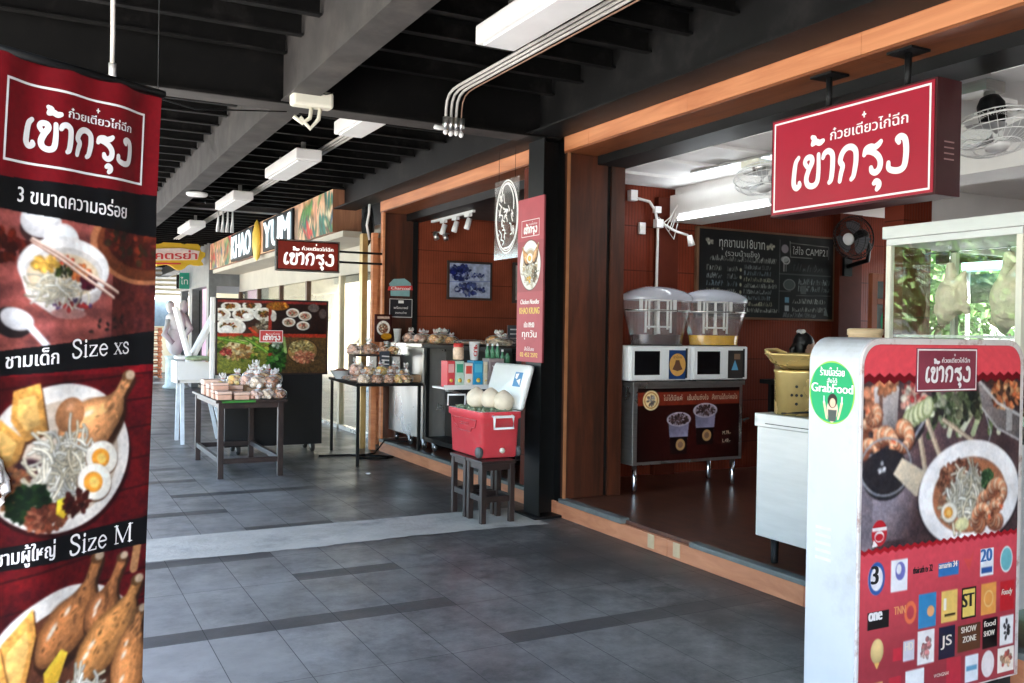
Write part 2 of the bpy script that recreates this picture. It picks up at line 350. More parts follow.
# the shop's hand lettered name, digitised from the hanging sign's face and flattened to unit coordinates
_src = [(58, 225), (815, 30), (795, 580), (38, 662)]; _dst = [(0, 1), (1, 1), (1, 0), (0, 0)]
_A = []; _b = []
for (x, y), (u, v) in zip(_src, _dst): _A += [[x, y, 1, 0, 0, 0, -u*x, -u*y], [0, 0, 0, x, y, 1, -v*x, -v*y]]; _b += [u, v]
_h = np.linalg.solve(np.array(_A, float), np.array(_b, float))
def unit(p):
    x, y = p; k = _h[6]*x+_h[7]*y+1; return ((_h[0]*x+_h[1]*y+_h[2])/k, (_h[3]*x+_h[4]*y+_h[5])/k)
LOGO = [[(174, 394), (160, 420), (151, 478), (149, 516), (160, 532), (174, 520), (174, 508)],
        [(210, 436), (202, 416), (212, 396), (230, 394), (234, 414), (218, 450), (206, 490), (212, 518), (234, 524), (254, 505), (262, 450), (264, 380)],
        [(238, 302), (248, 312), (238, 332)], [(238, 334), (254, 322), (270, 327), (286, 318)],
        [(284, 396), (292, 376), (310, 366), (326, 380), (327, 420), (323, 465), (317, 498), (309, 510)],
        [(357, 506), (364, 470), (372, 436), (362, 414), (372, 378), (392, 354), (416, 350), (433, 368), (434, 410), (428, 450), (420, 484), (410, 498)],
        [(472, 388), (482, 362), (502, 352), (520, 354), (538, 342), (550, 328)], [(476, 376), (502, 374), (530, 388), (545, 416), (541, 450), (523, 470), (506, 464), (502, 448)],
        [(514, 520), (525, 512), (536, 520), (535, 534), (527, 548)],
        [(634, 334), (627, 318), (642, 306), (661, 316), (667, 350), (665, 400), (655, 445), (632, 463), (602, 463), (584, 452), (583, 428)]]
LOGO = [[unit(p) for p in s] for s in LOGO]
def draw_logo(mb, fn, W, H, d=.0008, frame=True, fw=.014, wt=.032, mat=0, small=True):
    """fn(a,b,d): a in 0..W, b in 0..H (up)"""
    g = lambda a, b, dd: fn(a, b, dd)
    for i, st in enumerate(LOGO): ribbon(mb, [(u*W, v*H) for u, v in st], wt*W, g, d+i*.00022, taper=.25, mat=mat)
    if frame: frame_lines(mb, .025*W, .045*H, .975*W, .955*H, fw*W, g, d, mat)
    if small:
        x0, y0 = unit((318, 322)); x1, y1 = unit((676, 252)); w = (x1-x0)*W
        put_text(mb, 'ก๋วยเตียวไก่ฉีก', x0*W, y0*H+.01*H, .135*H, g, width=w, bold=.02, d0=d, mat=mat)
        ribbon(mb, [(x0*W+w*.455, y0*H+.155*H), (x0*W+w*.455, y0*H+.20*H)], .008*W, g, d+.0004, smooth=False, mat=mat)
        ribbon(mb, [(x0*W+w*.435, y0*H+.178*H), (x0*W+w*.475, y0*H+.178*H)], .008*W, g, d+.0006, smooth=False, mat=mat)

# ================================================================== materials used
M_black = pm('black_steel', (.005, .005, .0053), .5, 0, .3, 4, spec=.25)
M_beam = pm('grey_steel_paint', (.050, .046, .044), .55, 0, .35, 3, spec=.3, dirt=(.085, .076, .070), dirts=3.5, rvar=.1)
M_purlin = pm('purlin_paint', (.0055, .0052, .005), .65, 0, .4, 4, spec=.15, dirt=(.020, .018, .017), dirts=5)
M_deck = pm('roof_deck_paint', (.003, .003, .003), .85, 0, .3, 3)
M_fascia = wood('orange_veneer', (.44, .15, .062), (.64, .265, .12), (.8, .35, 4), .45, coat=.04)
M_jamb = wood('brown_veneer', (.040, .0105, .0048), (.105, .027, .0105), (3, 3, .35), .42, worn=(.022, .008, .004), coat=.03)
M_riser = wood('riser_veneer', (.42, .15, .07), (.60, .25, .125), (.8, .8, 4), .55, coat=0)
M_sfloor = wood('shop_floor_planks', (.085, .028, .016), (.15, .055, .03), (4, .6, 1), .28, worn=(.06, .028, .02))
M_trim = pm('grey_rubber_trim', (.14, .15, .14), .5, 0, .2, 8, bump=.1)
M_ribX = ribbed('red_ribbed_cladding', (.16, .030, .015), 0, .036)
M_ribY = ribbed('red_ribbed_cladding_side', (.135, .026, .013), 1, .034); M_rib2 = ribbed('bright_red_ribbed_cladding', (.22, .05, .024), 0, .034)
M_dred = pm('dark_red_paint', (.075, .014, .007), .6, 0, .15, 3, spec=.12)
M_white = pm('white_paint', (.75, .74, .72), .5, 0, .05, 3)
M_wceil = pm('white_ceiling_paint', (.80, .79, .78), .6, 0, .05, 2, dirt=(.66, .65, .64), dirts=1.2)
M_wplast = pm('white_plastic', (.78, .78, .78), .3, 0, .04, 5)
M_cream = pm('cream_paint', (.68, .58, .40), .5, 0, .08, 3)
M_ivory = pm('ivory_enamel', (.72, .69, .58), .35, 0, .06, 4)
M_steel = pm('brushed_steel', (.52, .51, .49), .3, .9, .12, 5, stretch=(1, 1, 12), rvar=.08)
M_steelpale = pm('pale_sheet_steel', (.62, .62, .61), .42, .35, .06, 3, stretch=(1, 1, 8), rvar=.08)
M_chrome = pm('chrome', (.7, .7, .7), .15, 1, .05, 5)
M_brass = pm('brass', (.80, .57, .22), .30, .6, .15, 5, rvar=.1)
M_dwood = wood('dark_stained_wood', (.010, .005, .0045), (.030, .015, .012), (2, 2, 2), .45, coat=.03)
M_rubber = pm('black_rubber', (.02, .02, .02), .6, 0, .2, 10)
M_red = pm('cooler_red_plastic', (.64, .06, .075), .42, 0, .08, 4, bump=.03, dirt=(.55, .11, .11), dirts=6)
M_lid = pm('cooler_white_plastic', (.80, .82, .81), .4, 0, .05, 4)
M_sred = pm('sign_red', (.34, .012, .032), .35, 0, .06, 3)
M_sdark = pm('sign_side_shaded_red', (.04, .003, .005), .45, 0, .1, 3)  # the dim light on the sign's sides is put into this darker red
M_letter = pm('white_lettering', (.83, .80, .79), .5, 0, .02, 3)
M_yel = pm('yellow_lettering', (.75, .52, .10), .5, 0, .05, 3)
M_ink = pm('black_lettering', (.02, .02, .022), .5, 0, .05, 3)
M_rlet = pm('red_lettering', (.62, .05, .05), .5, 0, .05, 3)
M_blet = pm('blue_lettering', (.05, .17, .45), .5, 0, .05, 3)
M_green = pm('green_lettering', (.03, .35, .12), .5, 0, .05, 3)
M_print = attr_mat('printed_vinyl', .5, .25); M_cloth = attr_mat('printed_banner_cloth', .6, .25, .05); M_gloss = attr_mat('printed_gloss_panel', .3, .35)
M_tube = pm('lit_fluorescent_tube', (.9, .9, .9), .4, emit=(.9, .96, 1), es=2.2)
M_bag = film('clear_bag_film', (.92, .90, .89), .88, .35); M_bagtop = film('crumpled_bag_film', (.97, .94, .92), .55, .6)
M_bowl = film('clear_plastic_bowl', (.66, .62, .64), .89, .08)
M_pane = glass('window_glass', .13); M_case = glass('case_glass', .075, (.97, .99, .98))
M_acr = film('etched_acrylic', (.5, .47, .44), .88, .1)

# ================================================================== the setting
def slate(name, col):
    m = pm(name, col, .42, 0, .16, 5, bump=.03, bscale=70, spec=.5, rvar=.10); nt = m.node_tree; N = nt.nodes; L = nt.links; b = N['Principled BSDF']; src = b.inputs['Base Color'].links[0].from_socket
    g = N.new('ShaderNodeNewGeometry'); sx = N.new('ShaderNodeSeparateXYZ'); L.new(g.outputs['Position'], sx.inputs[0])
    def noise(sc, rough=.7):
        n = N.new('ShaderNodeTexNoise'); n.inputs['Scale'].default_value = sc; n.inputs['Detail'].default_value = 9; n.inputs['Roughness'].default_value = rough; L.new(g.outputs['Position'], n.inputs['Vector']); return n.outputs['Fac']
    def mth(op, a, c):
        n = N.new('ShaderNodeMath'); n.operation = op
        for i, v in enumerate((a, c)):
            if isinstance(v, (int, float)): n.inputs[i].default_value = v
            else: L.new(v, n.inputs[i])
        return n.outputs[0]
    grime_shade = N.new('ShaderNodeMapRange'); L.new(mth('ADD', mth('ADD', mth('MULTIPLY', sx.outputs[0], .15), mth('MULTIPLY', noise(.9), 1.3)), mth('MULTIPLY', noise(7, .8), .75)), grime_shade.inputs[0]); grime_shade.inputs[1].default_value = 1.08; grime_shade.inputs[2].default_value = 1.55  # noise gives the grime; the ramp toward the shops paints in shade
    mx = N.new('ShaderNodeMix'); mx.data_type = 'RGBA'; L.new(grime_shade.outputs[0], mx.inputs[0]); L.new(src, mx.inputs[6]); mx.inputs[7].default_value = (.052, .050, .047, 1)
    sc = N.new('ShaderNodeMapRange'); L.new(noise(26, .8), sc.inputs[0]); sc.inputs[1].default_value = .52; sc.inputs[2].default_value = .80; sc.inputs[4].default_value = .22
    m2 = N.new('ShaderNodeMix'); m2.data_type = 'RGBA'; L.new(sc.outputs[0], m2.inputs[0]); L.new(mx.outputs[2], m2.inputs[6]); m2.inputs[7].default_value = (.27, .26, .25, 1); L.new(m2.outputs[2], b.inputs['Base Color']); return m
def floor():
    mb = MB(); q = random.Random(4); pitch = .327; x0 = .09-pitch*7; ncol = 19
    bands = []; y = -2.95
    fixed = [(-2.9, -2.75), (-2.1, -1.95), (-1.27, -1.12), (-.45, -.3), (.38, .53), (1.2, 1.35), (2.1, 2.25), (2.97, 3.12), (3.8, 3.95), (4.47, 4.625), (5.30, 5.455), (5.92, 6.07), (6.75, 6.88), (7.5, 7.65)]
    yy = 8.3
    while yy < 31: fixed.append((yy, yy+.15)); yy += .82
    strips = {}
    for k, (a, b) in enumerate(fixed):
        on = set(); c = q.randint(-3, 1)
        while c < 22: n = q.randint(2, 5); on |= set(range(c, c+n)); c += n+q.randint(3, 7)
        strips[k] = on
    def cols(xa, xb): return {i for i in range(ncol) if xa-.1 < x0+pitch*i and x0+pitch*(i+1) < xb+.1}
    strips[8] = cols(2.05, 3.8); strips[9] = cols(.09, 2.06); strips[10] = cols(1.39, 2.12); strips[11] = cols(-2.3, 1.41); strips[12] = cols(1.39, 2.06); strips[13] = cols(-.3, 1.41)
    g = .0018
    for i in range(ncol):
        xa, xb = x0+pitch*i, min(x0+pitch*(i+1), 3.775)
        if xa >= 3.76: continue
        for k in range(len(fixed)-1):
            a, b = fixed[k]; nx = fixed[k+1][0]
            if abs(a-5.92) < .01 and i not in strips[k]: pass
            if i in strips[k]: cells = [(a, b, 4), (b, nx, q.randint(1, 3))]
            else: cells = [(a, nx, q.randint(1, 3))]
            for c0, c1, mt in cells:
                mb.add([(xa+g, c0+g, 0), (xb-g, c0+g, 0), (xb-g, c1-g, 0), (xa+g, c1-g, 0)], [(0, 1, 2, 3)], mt)
    mb.add([(-2.4, -16, -.003), (3.9, -16, -.003), (3.9, 32, -.003), (-2.4, 32, -.003)], [(0, 1, 2, 3)], 0)
    mb.box(3.775, 5.5, 10.9, 32, -.02, -.0005, 2)
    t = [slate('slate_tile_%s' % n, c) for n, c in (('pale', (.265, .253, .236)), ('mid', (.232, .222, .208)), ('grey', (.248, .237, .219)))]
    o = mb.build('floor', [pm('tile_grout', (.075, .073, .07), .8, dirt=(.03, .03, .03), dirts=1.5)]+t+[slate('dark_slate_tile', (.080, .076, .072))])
    return structure(o)
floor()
mb = MB(); q = random.Random(2); lo = []; hi = []
xs = np.linspace(-2.3, 3.56, 90)
for x in xs: lo.append((x, 6.075+q.uniform(-.012, .012)+(.02*math.sin(x*3)), .004)); hi.append((x, 6.75+q.uniform(-.004, .004), .004))
n = len(xs); mb.add(lo+hi, [(i, i+1, n+i+1, n+i) for i in range(n-1)])
structure(mb.build('concrete_strip', pm('screed', (.43, .40, .345), .75, 0, .15, 3, bump=.35, bscale=25, dirt=(.22, .21, .20), dirts=1.6)))
mb = MB(); mb.box(-2.3, 4.0, 24.9, 25.7, -.01, .004); structure(mb.build('far_concrete_strip', MATS['screed']))

mb = MB(); mb.box(3.80, 9.5, -1.5, 10.62, -.02, .145); sf = structure(mb.build('shop_floor', M_sfloor))
for a, b in ((-1.5, 1.2), (1.2, 2.43), (2.43, 3.62), (3.62, 4.84), (4.84, 6.3), (6.3, 7.55), (7.55, 9.0), (9.0, 10.58)):
    k = MB(); k.box(3.77, 3.799, a+.002, b-.002, 0, .118); k.build('riser_board', M_riser, sf, .003)
for a, b, s in ((-1.5, 4.60, 0), (5.36, 6.24, .006), (6.5, 8.4, 0), (8.4, 10.55, .003)):
    k = MB(); k.box(3.757-s, 3.83, a, b, .1185, .150+s); k.build('edge_trim', M_trim, sf, .006)
k = MB()
for y in (4.70, 4.98): k.box(3.764, 3.769, y, y+.07, .02, .115)
k.build('tape_patch', pm('masking_tape', (.55, .40, .24), .7), sf)

# street side (lies to the left, mirrored in the glass case and lighting the arcade)
mb = MB(); mb.add([(-80, -80, -.16), (80, -80, -.16), (80, 120, -.16), (-80, 120, -.16)], [(0, 1, 2, 3)]); structure(mb.build('ground', pm('street_concrete', (.34, .33, .31), .85, 0, .15, .6, bump=.1)))
mb = MB(); mb.box(-4.2, -2.4, -40, 60, -.155, -.004); structure(mb.build('pavement', pm('pavement_slabs', (.36, .35, .33), .8, 0, .15, 2)))

# canopy roof
roof = thing('canopy_roof', 'black steel arcade canopy with deep beams and close dark purlins over the walkway', 'roof', (0, 0, 3))
mb = MB(); mb.box(-1.35, 9.5, -16, 32, 3.56, 3.62); mb.build('roof_deck', M_deck, roof)  # unseen rear stretch extended to cut sky light from behind
mb = MB()
for i in range(120): mb.box(-1.3, 3.7, -5.9+i*.315, -5.9+i*.315+.03, 3.535, 3.561)
mb.build('deck_rib', M_deck, roof)
def ibeam(axis, c, a, b, z0, z1, w, mat, tw=.012, tf=.016):
    k = MB()
    if axis == 'y': k.box(c-w/2, c+w/2, a, b, z0, z0+tf); k.box(c-w/2, c+w/2, a, b, z1-tf, z1); k.box(c-tw/2, c+tw/2, a, b, z0+tf, z1-tf)
    else: k.box(a, b, c-w/2, c+w/2, z0, z0+tf); k.box(a, b, c-w/2, c+w/2, z1-tf, z1); k.box(a, b, c-tw/2, c+tw/2, z0+tf, z1-tf)
    return k.build('steel_beam', mat, roof)
def channel(x, a, b, mat):   # boxed beam with lit flat sides
    k = MB(); k.box(x-.085, x+.085, a, b, 3.07, 3.55); k.box(x-.10, x+.10, a, b, 3.062, 3.072); return k.build('steel_beam', mat, roof)
channel(1.585, -16, 6.25, M_beam); channel(1.585, 6.47, 32, M_beam)
ibeam('y', 3.60, -16, 32, 3.07, 3.55, .30, pm('dark_grey_steel', (.009, .0088, .0088), .5, 0, .3, 3, spec=.2, dirt=(.022, .020, .019), dirts=3))
channel(-1.2, -16, 32, M_beam)
for y in (6.36, -2.0): k = MB(); k.box(-1.1, 3.44, y-.105, y+.105, 3.0475, 3.0515); k.build('lit_flange_strip', M_beam, roof)  # lighter strip paints a lit underside onto the dark cross beams
for y in (6.36, 14.4, -2.0, 22.5): ibeam('x', y, -1.1, 3.74, 3.052 if y < 10 else 3.3, 3.545, .21, M_beam if y > 14 else pm('cross_beam_paint', (.005, .0048, .0046), .5, 0, .3, 3, spec=.15, dirt=(.014, .012, .011), dirts=4))
yy = 5.28-.42*18
while yy < 31.5:
    if min(abs(yy-c) for c in (6.36, 14.4, -2.0, 22.5)) > .13:
        k = MB()
        for xa, xb in ((-1.1, 1.49), (1.68, 3.592)):
            k.box(xa, xb, yy, yy+.055, 3.36, 3.372); k.box(xa, xb, yy+.045, yy+.055, 3.372, 3.50); k.box(xa, xb, yy, yy+.055, 3.50, 3.512)
        k.build('purlin', M_purlin, roof)
    yy += .42
# columns
def column(x, y, label):
    t = thing('steel_column', label, 'column', (x, y, 0))
    k = MB(); k.box(x-.11, x-.096, y-.125, y+.125, .004, 3.05); k.box(x+.096, x+.11, y-.125, y+.125, .004, 3.05); k.box(x-.096, x+.096, y-.006, y+.006, .004, 3.05)
    k.build('shaft', pm('column_black', (.004, .0043, .0046), .4, 0, .25, 4, spec=.25), t)
    k = MB(); k.box(x-.17, x+.112, y-.17, y+.17, .004, .02); k.build('base_plate', M_black, t); return t
column(3.69, 6.38, 'black steel H column standing between the red cooler and the brown wood jamb')

# ------------------------------------------------------------------ shop bay with the drink machines
bay = thing('wooden_shopfront', 'open wood framed shop bay holding the drink machines and the chalkboard', 'shopfront', (3.8, 3, 0))
for a, b in ((-1.5, 1.9), (1.9, 3.3), (3.3, 4.7), (4.7, 5.9), (5.9, 6.26)):
    k = MB(); k.box(3.77, 3.80, a+.001, b-.001, 2.962, 3.092); k.build('fascia_board', M_fascia, bay)
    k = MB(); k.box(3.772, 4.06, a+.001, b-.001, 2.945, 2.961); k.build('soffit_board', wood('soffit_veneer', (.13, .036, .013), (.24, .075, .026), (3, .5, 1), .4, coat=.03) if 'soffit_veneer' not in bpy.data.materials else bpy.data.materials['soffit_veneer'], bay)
k = MB(); k.box(3.79, 4.06, -1.5, 6.26, 3.092, 3.10); k.box(4.062, 4.36, -1.5, 6.30, 2.875, 3.3); k.build('header_beam', M_black, bay)
k = MB(); k.box(3.772, 4.165, 6.212, 6.24, .15, 2.944); k.build('jamb_panel', M_jamb, bay)
k = MB(); k.box(3.772, 3.80, 6.205, 6.211, .15, 2.95); k.build('jamb_edge', pm('pale_edge', (.30, .12, .05), .5), bay)
k = MB(); k.box(4.165, 4.20, 6.225, 6.24, .15, 2.944); k.build('shutter_track', M_black, bay)
k = MB(); k.box(4.202, 4.335, 6.208, 6.24, .15, 2.944); k.build('jamb_strip', M_jamb, bay)
k = MB(); k.box(3.81, 4.335, 6.2405, 7.0, .15, 2.94); k.build('wall', M_ribY, bay)
k = MB(); k.box(4.336, 8.55, 7.0, 7.15, .146, 2.9); k.build('wall', M_ribX, bay)
k = MB(); k.box(5.23, 5.47, 6.93, 6.999, .146, 2.80); k.build('wall_pier', M_dred, bay)
k = MB(); k.box(7.62, 7.96, 6.9, 6.999, .146, 2.9); k.build('wall_pier', M_dred, bay)
k = MB(); k.box(4.361, 9.4, -1.5, 6.999, 2.9, 2.97); k.build('ceiling', M_wceil, bay)
for i in range(9):
    k = MB(); y = 6.7-i*.62; k.box(4.362, 5.2-.12*(i % 2), y-.3, y, 2.872, 2.899); k.build('ceiling_plank', M_wceil, bay)
k = MB(); k.box(5.36, 5.75, -1.5, 6.925, 2.57, 2.82); k.box(5.42, 9.3, -1.5, 6.925, 2.821, 2.899); k.build('ceiling_beam', M_white, bay)
k = MB(); k.box(6.62, 6.98, 5.30, 5.5, .146, 2.82); k.build('ribbed_pier', M_ribX, bay)
k = MB(); k.box(6.981, 9.3, 5.31, 5.40, 2.28, 2.82); k.build('white_bulkhead', M_white, bay)

# ------------------------------------------------------------------ shop bay behind the cooler
k = MB(); k.box(9.3, 9.4, -1.5, 5.75, .146, 2.9); k.box(9.3, 9.4, 5.75, 7.0, 2.36, 2.9); k.box(9.3, 9.4, 5.75, 7.0, .146, 1.1); k.build('wall', M_dred, bay)
k = MB(); k.box(3.78, 9.4, -1.62, -1.505, .146, 2.9); k.build('wall', M_dred, bay)
nb = thing('rear_blocker_shopfront', 'unseen brown shopfront added behind the viewer to block light from the rear', 'shopfront', (3.9, -8, 0)); k = MB(); k.box(3.78, 4.0, -16, -1.63, 0, 3.3); k.build('wall', M_jamb, nb); k = MB(); k.box(3.74, 3.779, -14, -12.5, .1, 2.2); k.build('door', M_dwood, nb)  # unseen front and end wall, added to block light from behind
k = MB(); k.box(-.2, 3.77, -9.1, -9.0, 0, 3.5); k.build('rear_blocker_wall', M_jamb, nb)
bay2 = thing('wooden_shopfront', 'wood framed shop bay behind the red cooler, framed picture on its red wall', 'shopfront', (3.8, 8.5, 0))
for a, b in ((6.52, 7.6), (7.6, 8.9), (8.9, 9.9), (9.9, 10.66)):
    k = MB(); k.box(3.775, 3.805, a+.001, b-.001, 2.962, 3.092); k.build('fascia_board', M_fascia, bay2)
    k = MB(); k.box(3.777, 4.10, a+.001, b-.001, 2.945, 2.961); k.build('soffit_board', bpy.data.materials['soffit_veneer'], bay2)
k = MB(); k.box(4.102, 4.3, 6.52, 10.66, 2.86, 3.3); k.build('header_beam', M_black, bay2)
k = MB(); k.box(3.805, 4.19, 10.605, 10.63, .15, 2.944); k.build('jamb_panel', M_jamb, bay2)
k = MB(); k.box(3.775, 3.804, 10.55, 10.63, .15, 2.944); k.build('jamb_edge', M_fascia, bay2)
k = MB(); k.box(4.192, 4.26, 10.6, 10.63, .15, 2.944); k.build('shutter_track', M_black, bay2)
k = MB(); k.box(3.81, 9.4, 10.631, 10.72, .146, 3.0); k.build('wall', M_rib2, bay2)
k = MB(); k.box(4.32, 9.4, 7.151, 10.63, 2.95, 3.0); k.build('ceiling', pm('dark_ceiling', (.06, .05, .045), .7), bay2)
k = MB(); k.box(9.3, 9.4, 7.151, 10.63, .146, 2.95); k.build('wall', M_ribY, bay2)
k = MB(); k.box(3.62, 3.69, 10.86, 10.98, 0, 2.7); k.build('door_post', pm('gold_anodised', (.42, .30, .12), .4, .5), bay2)

# ------------------------------------------------------------------ neighbour shops further down the walkway
kh = thing('glass_shopfront', 'bright glazed shop with a vegetable print fascia box and big pale lettering', 'shopfront', (4, 15, 0))
W = 9.35; cv = Cv(W, .56, 38, (.86, .68, .54)); q = random.Random(5)
cv.a *= np.array([1, 1, 1])
for _ in range(150):
    x, y = q.uniform(0, W), q.uniform(.02, .54); c = q.choice([(.20, .45, .40), (.35, .55, .30), (.55, .68, .40), (.80, .75, .62), (.75, .25, .22), (.85, .62, .50), (.30, .38, .50), (.72, .55, .35)])
    if 4.2 < x < 7.6: continue
    a = q.uniform(-1, 1)+1.57
    for i in range(q.randint(1, 4)): cv.ell(x+i*.09*1.6, y+q.uniform(-.05, .05), q.uniform(.08, .22), q.uniform(.03, .07), c, rot=a+q.uniform(-.4, .4), shade=.4)
    cv.line([(x, y), (x+.3*math.cos(a), y+.3*math.sin(a))], .03, (.25, .35, .25))
cv.rect(3.0, 0, 4.1, .56, (.04, .04, .04)); cv.rect(6.2, .05, 7.6, .52, (.60, .50, .42))
cv.grain(.25, .15)
# canvas u runs from the near end (right in view) to the far end; flip so it reads from the walkway
k = MB(); k.box(3.44, 3.83, 11.55, 20.9, 2.77, 3.33); k.build('fascia_box', wood('fascia_box_wood', (.22, .09, .045), (.34, .15, .08), (6, 6, .6), .5), kh)
cv.obj('fascia_print', lambda u, v: (np.full_like(u, 3.434), 20.9-u, 3.33-v), M_print, kh)
fx = lambda a, b, d: (3.425-d, 20.9-a, 2.77+b)
M_glow = pm('pale_blue_letter', (.75, .85, .88), .4, emit=(.7, .9, 1), es=.1)
for wd, x, sz, wdt in (('KHAO', 2.75, .52, 1.75), ('YUM', 5.55, .52, 1.75)):
    bb = MB(); v, f, w = text2d(wd); lt = MB()
    for dd in (0, 1, 2): lt.add([fx(x+a*wdt/w+(dd-1)*.05, .06+b*.62, .03+dd*.003) for a, b in v], f)
    lt.v = [(p[0]-.01, p[1], p[2]) for p in lt.v]; lt.build('letters', M_glow, kh)
    bb.box(3.395, 3.43, 20.9-x-wdt-.1, 20.9-x+.1, 2.78, 3.30); bb.build('letter_back', M_black, kh)
k = MB(); k.lathe([(0, -.36), (.13, -.3), (.2, -.1), (.19, .12), (.1, .3), (0, .36)], (3.40, 20.9-4.95, 3.02), 16, sx=.35); k.build('corn_emblem', pm('corn_yellow', (.75, .50, .06), .5), kh)
k = MB(); k.box(3.5, 4.12, 11.3, 20.9, 2.69, 2.768); k.box(4.08, 4.2, 11.3, 20.9, 2.3, 2.69); k.build('soffit', pm('pale_beige_soffit', (.50, .46, .38), .55, 0, .08, 2), kh)
for y in (11.35, 13.2, 15.1, 17.0, 18.9, 20.8):
    k = MB(); k.box(4.06, 4.14, y, y+.09, 0, 2.3); k.build('mullion', M_cream if y < 14 else pm('brown_frame', (.10, .05, .03), .5), kh)
k = MB(); k.box(4.06, 4.14, 11.3, 20.9, 0, .06); k.build('sill', M_steel, kh)
k = MB(); k.box(4.095, 4.102, 11.44, 20.8, .06, 2.3); k.build('glass_pane', M_pane, kh)
k = MB(); k.box(4.15, 7.5, 10.75, 20.9, .0, .02); k.build('interior_floor', pm('pale_floor', (.45, .43, .40), .5), kh)
k = MB(); k.box(7.4, 7.5, 10.75, 20.9, .02, 2.9); k.box(4.2, 7.4, 10.73, 10.78, .02, 2.9); k.box(4.2, 7.4, 20.85, 20.9, .02, 2.9); k.build('interior_wall', pm('cream_wall', (.62, .60, .52), .7), kh)
k = MB(); k.box(4.2, 7.5, 10.75, 20.9, 2.9, 2.95); k.build('interior_ceiling', M_white, kh)
for i in range(5):
    k = MB(); y = 11.8+i*1.9; k.box(4.9, 5.05, y, y+1.3, 2.84, 2.88); k.box(6.2, 6.35, y, y+1.3, 2.84, 2.88); k.build('ceiling_tube', pm('shop_tube', (.9, .9, .9), .4, emit=(1, .98, .95), es=.85), kh)
q = random.Random(3)
for i in range(34):
    k = MB(); y = 11.5+(i % 17)*.54; zz = 1.05+.55*(i//17); k.box(6.75, 6.95, y, y+q.uniform(.15, .4), zz, zz+q.uniform(.12, .38)); k.build('shelf_goods', pm('goods_%d' % (i % 6), [(.55, .12, .08), (.12, .35, .15), (.62, .45, .1), (.15, .2, .45), (.5, .3, .2), (.6, .58, .55)][i % 6], .5), kh)
for i in range(6):
    k = MB(); y = 11.6+i*1.55; k.box(6.9, 7.38, y, y+1.1, .02, 1.0+q.random()*.8)
    k.build('display_shelf', pm('shelf_%s' % 'abcdef'[i], q.choice([(.35, .18, .08), (.5, .5, .5), (.5, .2, .18), (.2, .3, .32), (.6, .55, .4)]), .5), kh)
k = MB(); k.bar((4.6, 11.6, 2.12), (4.6, 20, 2.12), .03); k.build('utensil_rail', M_steel, kh)
for i in range(16):
    k = MB(); y = 12.0+i*.5; k.tube([(4.6, y, 2.11), (4.6, y, 1.9)], .01); k.lathe([(0, -.1), (.11, -.05), (.13, 0), (.11, .02)], (4.6, y, 1.85-.1*(i % 3)), 12); k.build('hanging_ladle', M_steel, kh)
# end panel of the glazed shop near the wood jamb
k = MB(); k.box(3.9, 4.05, 11.18, 11.28, 0, 2.69); k.box(3.70, 3.765, 10.70, 10.78, 0, 2.7); k.build('end_post', M_fascia, kh)

gs = thing('grey_shopfront', 'grey clad shop unit with a glowing pink window beyond the glazed shop', 'shopfront', (4, 23, 0))
k = MB(); k.box(3.43, 5.5, 21.0, 25.5, 2.42, 3.5); k.build('fascia', pm('grey_cladding', (.20, .21, .22), .45, .3), gs)
for a, b in ((21.0, 21.3), (23.4, 23.9), (25.2, 25.5)): k = MB(); k.box(3.43, 3.6, a, b, 0, 2.42); k.build('pillar', MATS['grey_cladding'], gs)
k = MB(); k.box(3.55, 3.58, 21.3, 22.6, .05, 2.4); k.build('pink_window', pm('lit_pink_poster', (.75, .45, .62), .4, emit=(.9, .45, .7), es=.008), gs)
k = MB(); k.box(3.62, 3.7, 22.6, 23.4, .05, 2.42); k.box(3.62, 3.7, 23.9, 25.2, .05, 2.42); k.build('dark_window', M_black, gs)
es = thing('end_shop', 'white shop closing the far end of the walkway, with silver slats over a dark window', 'shopfront', (3, 31, 0))
k = MB(); k.box(-2, 7, 31.0, 31.2, 0, 3.5); k.build('wall', M_cream, es)
k = MB()
for i in range(7): k.box(1.6, 5.2, 30.78, 30.99, 2.42+i*.15, 2.49+i*.15)
k.build('slat', M_steelpale, es)
k = MB(); k.box(2.5, 3.9, 30.95, 30.99, 1.5, 2.35); k.build('dark_window', pm('blue_grey_glass', (.10, .14, .18), .15), es)
k = MB(); k.box(2.4, 5.2, 30.55, 30.98, 2.36, 2.41); k.build('light_strip', pm('strip_light', (.9, .9, .9), .4, emit=(1, 1, 1), es=1.2), es)

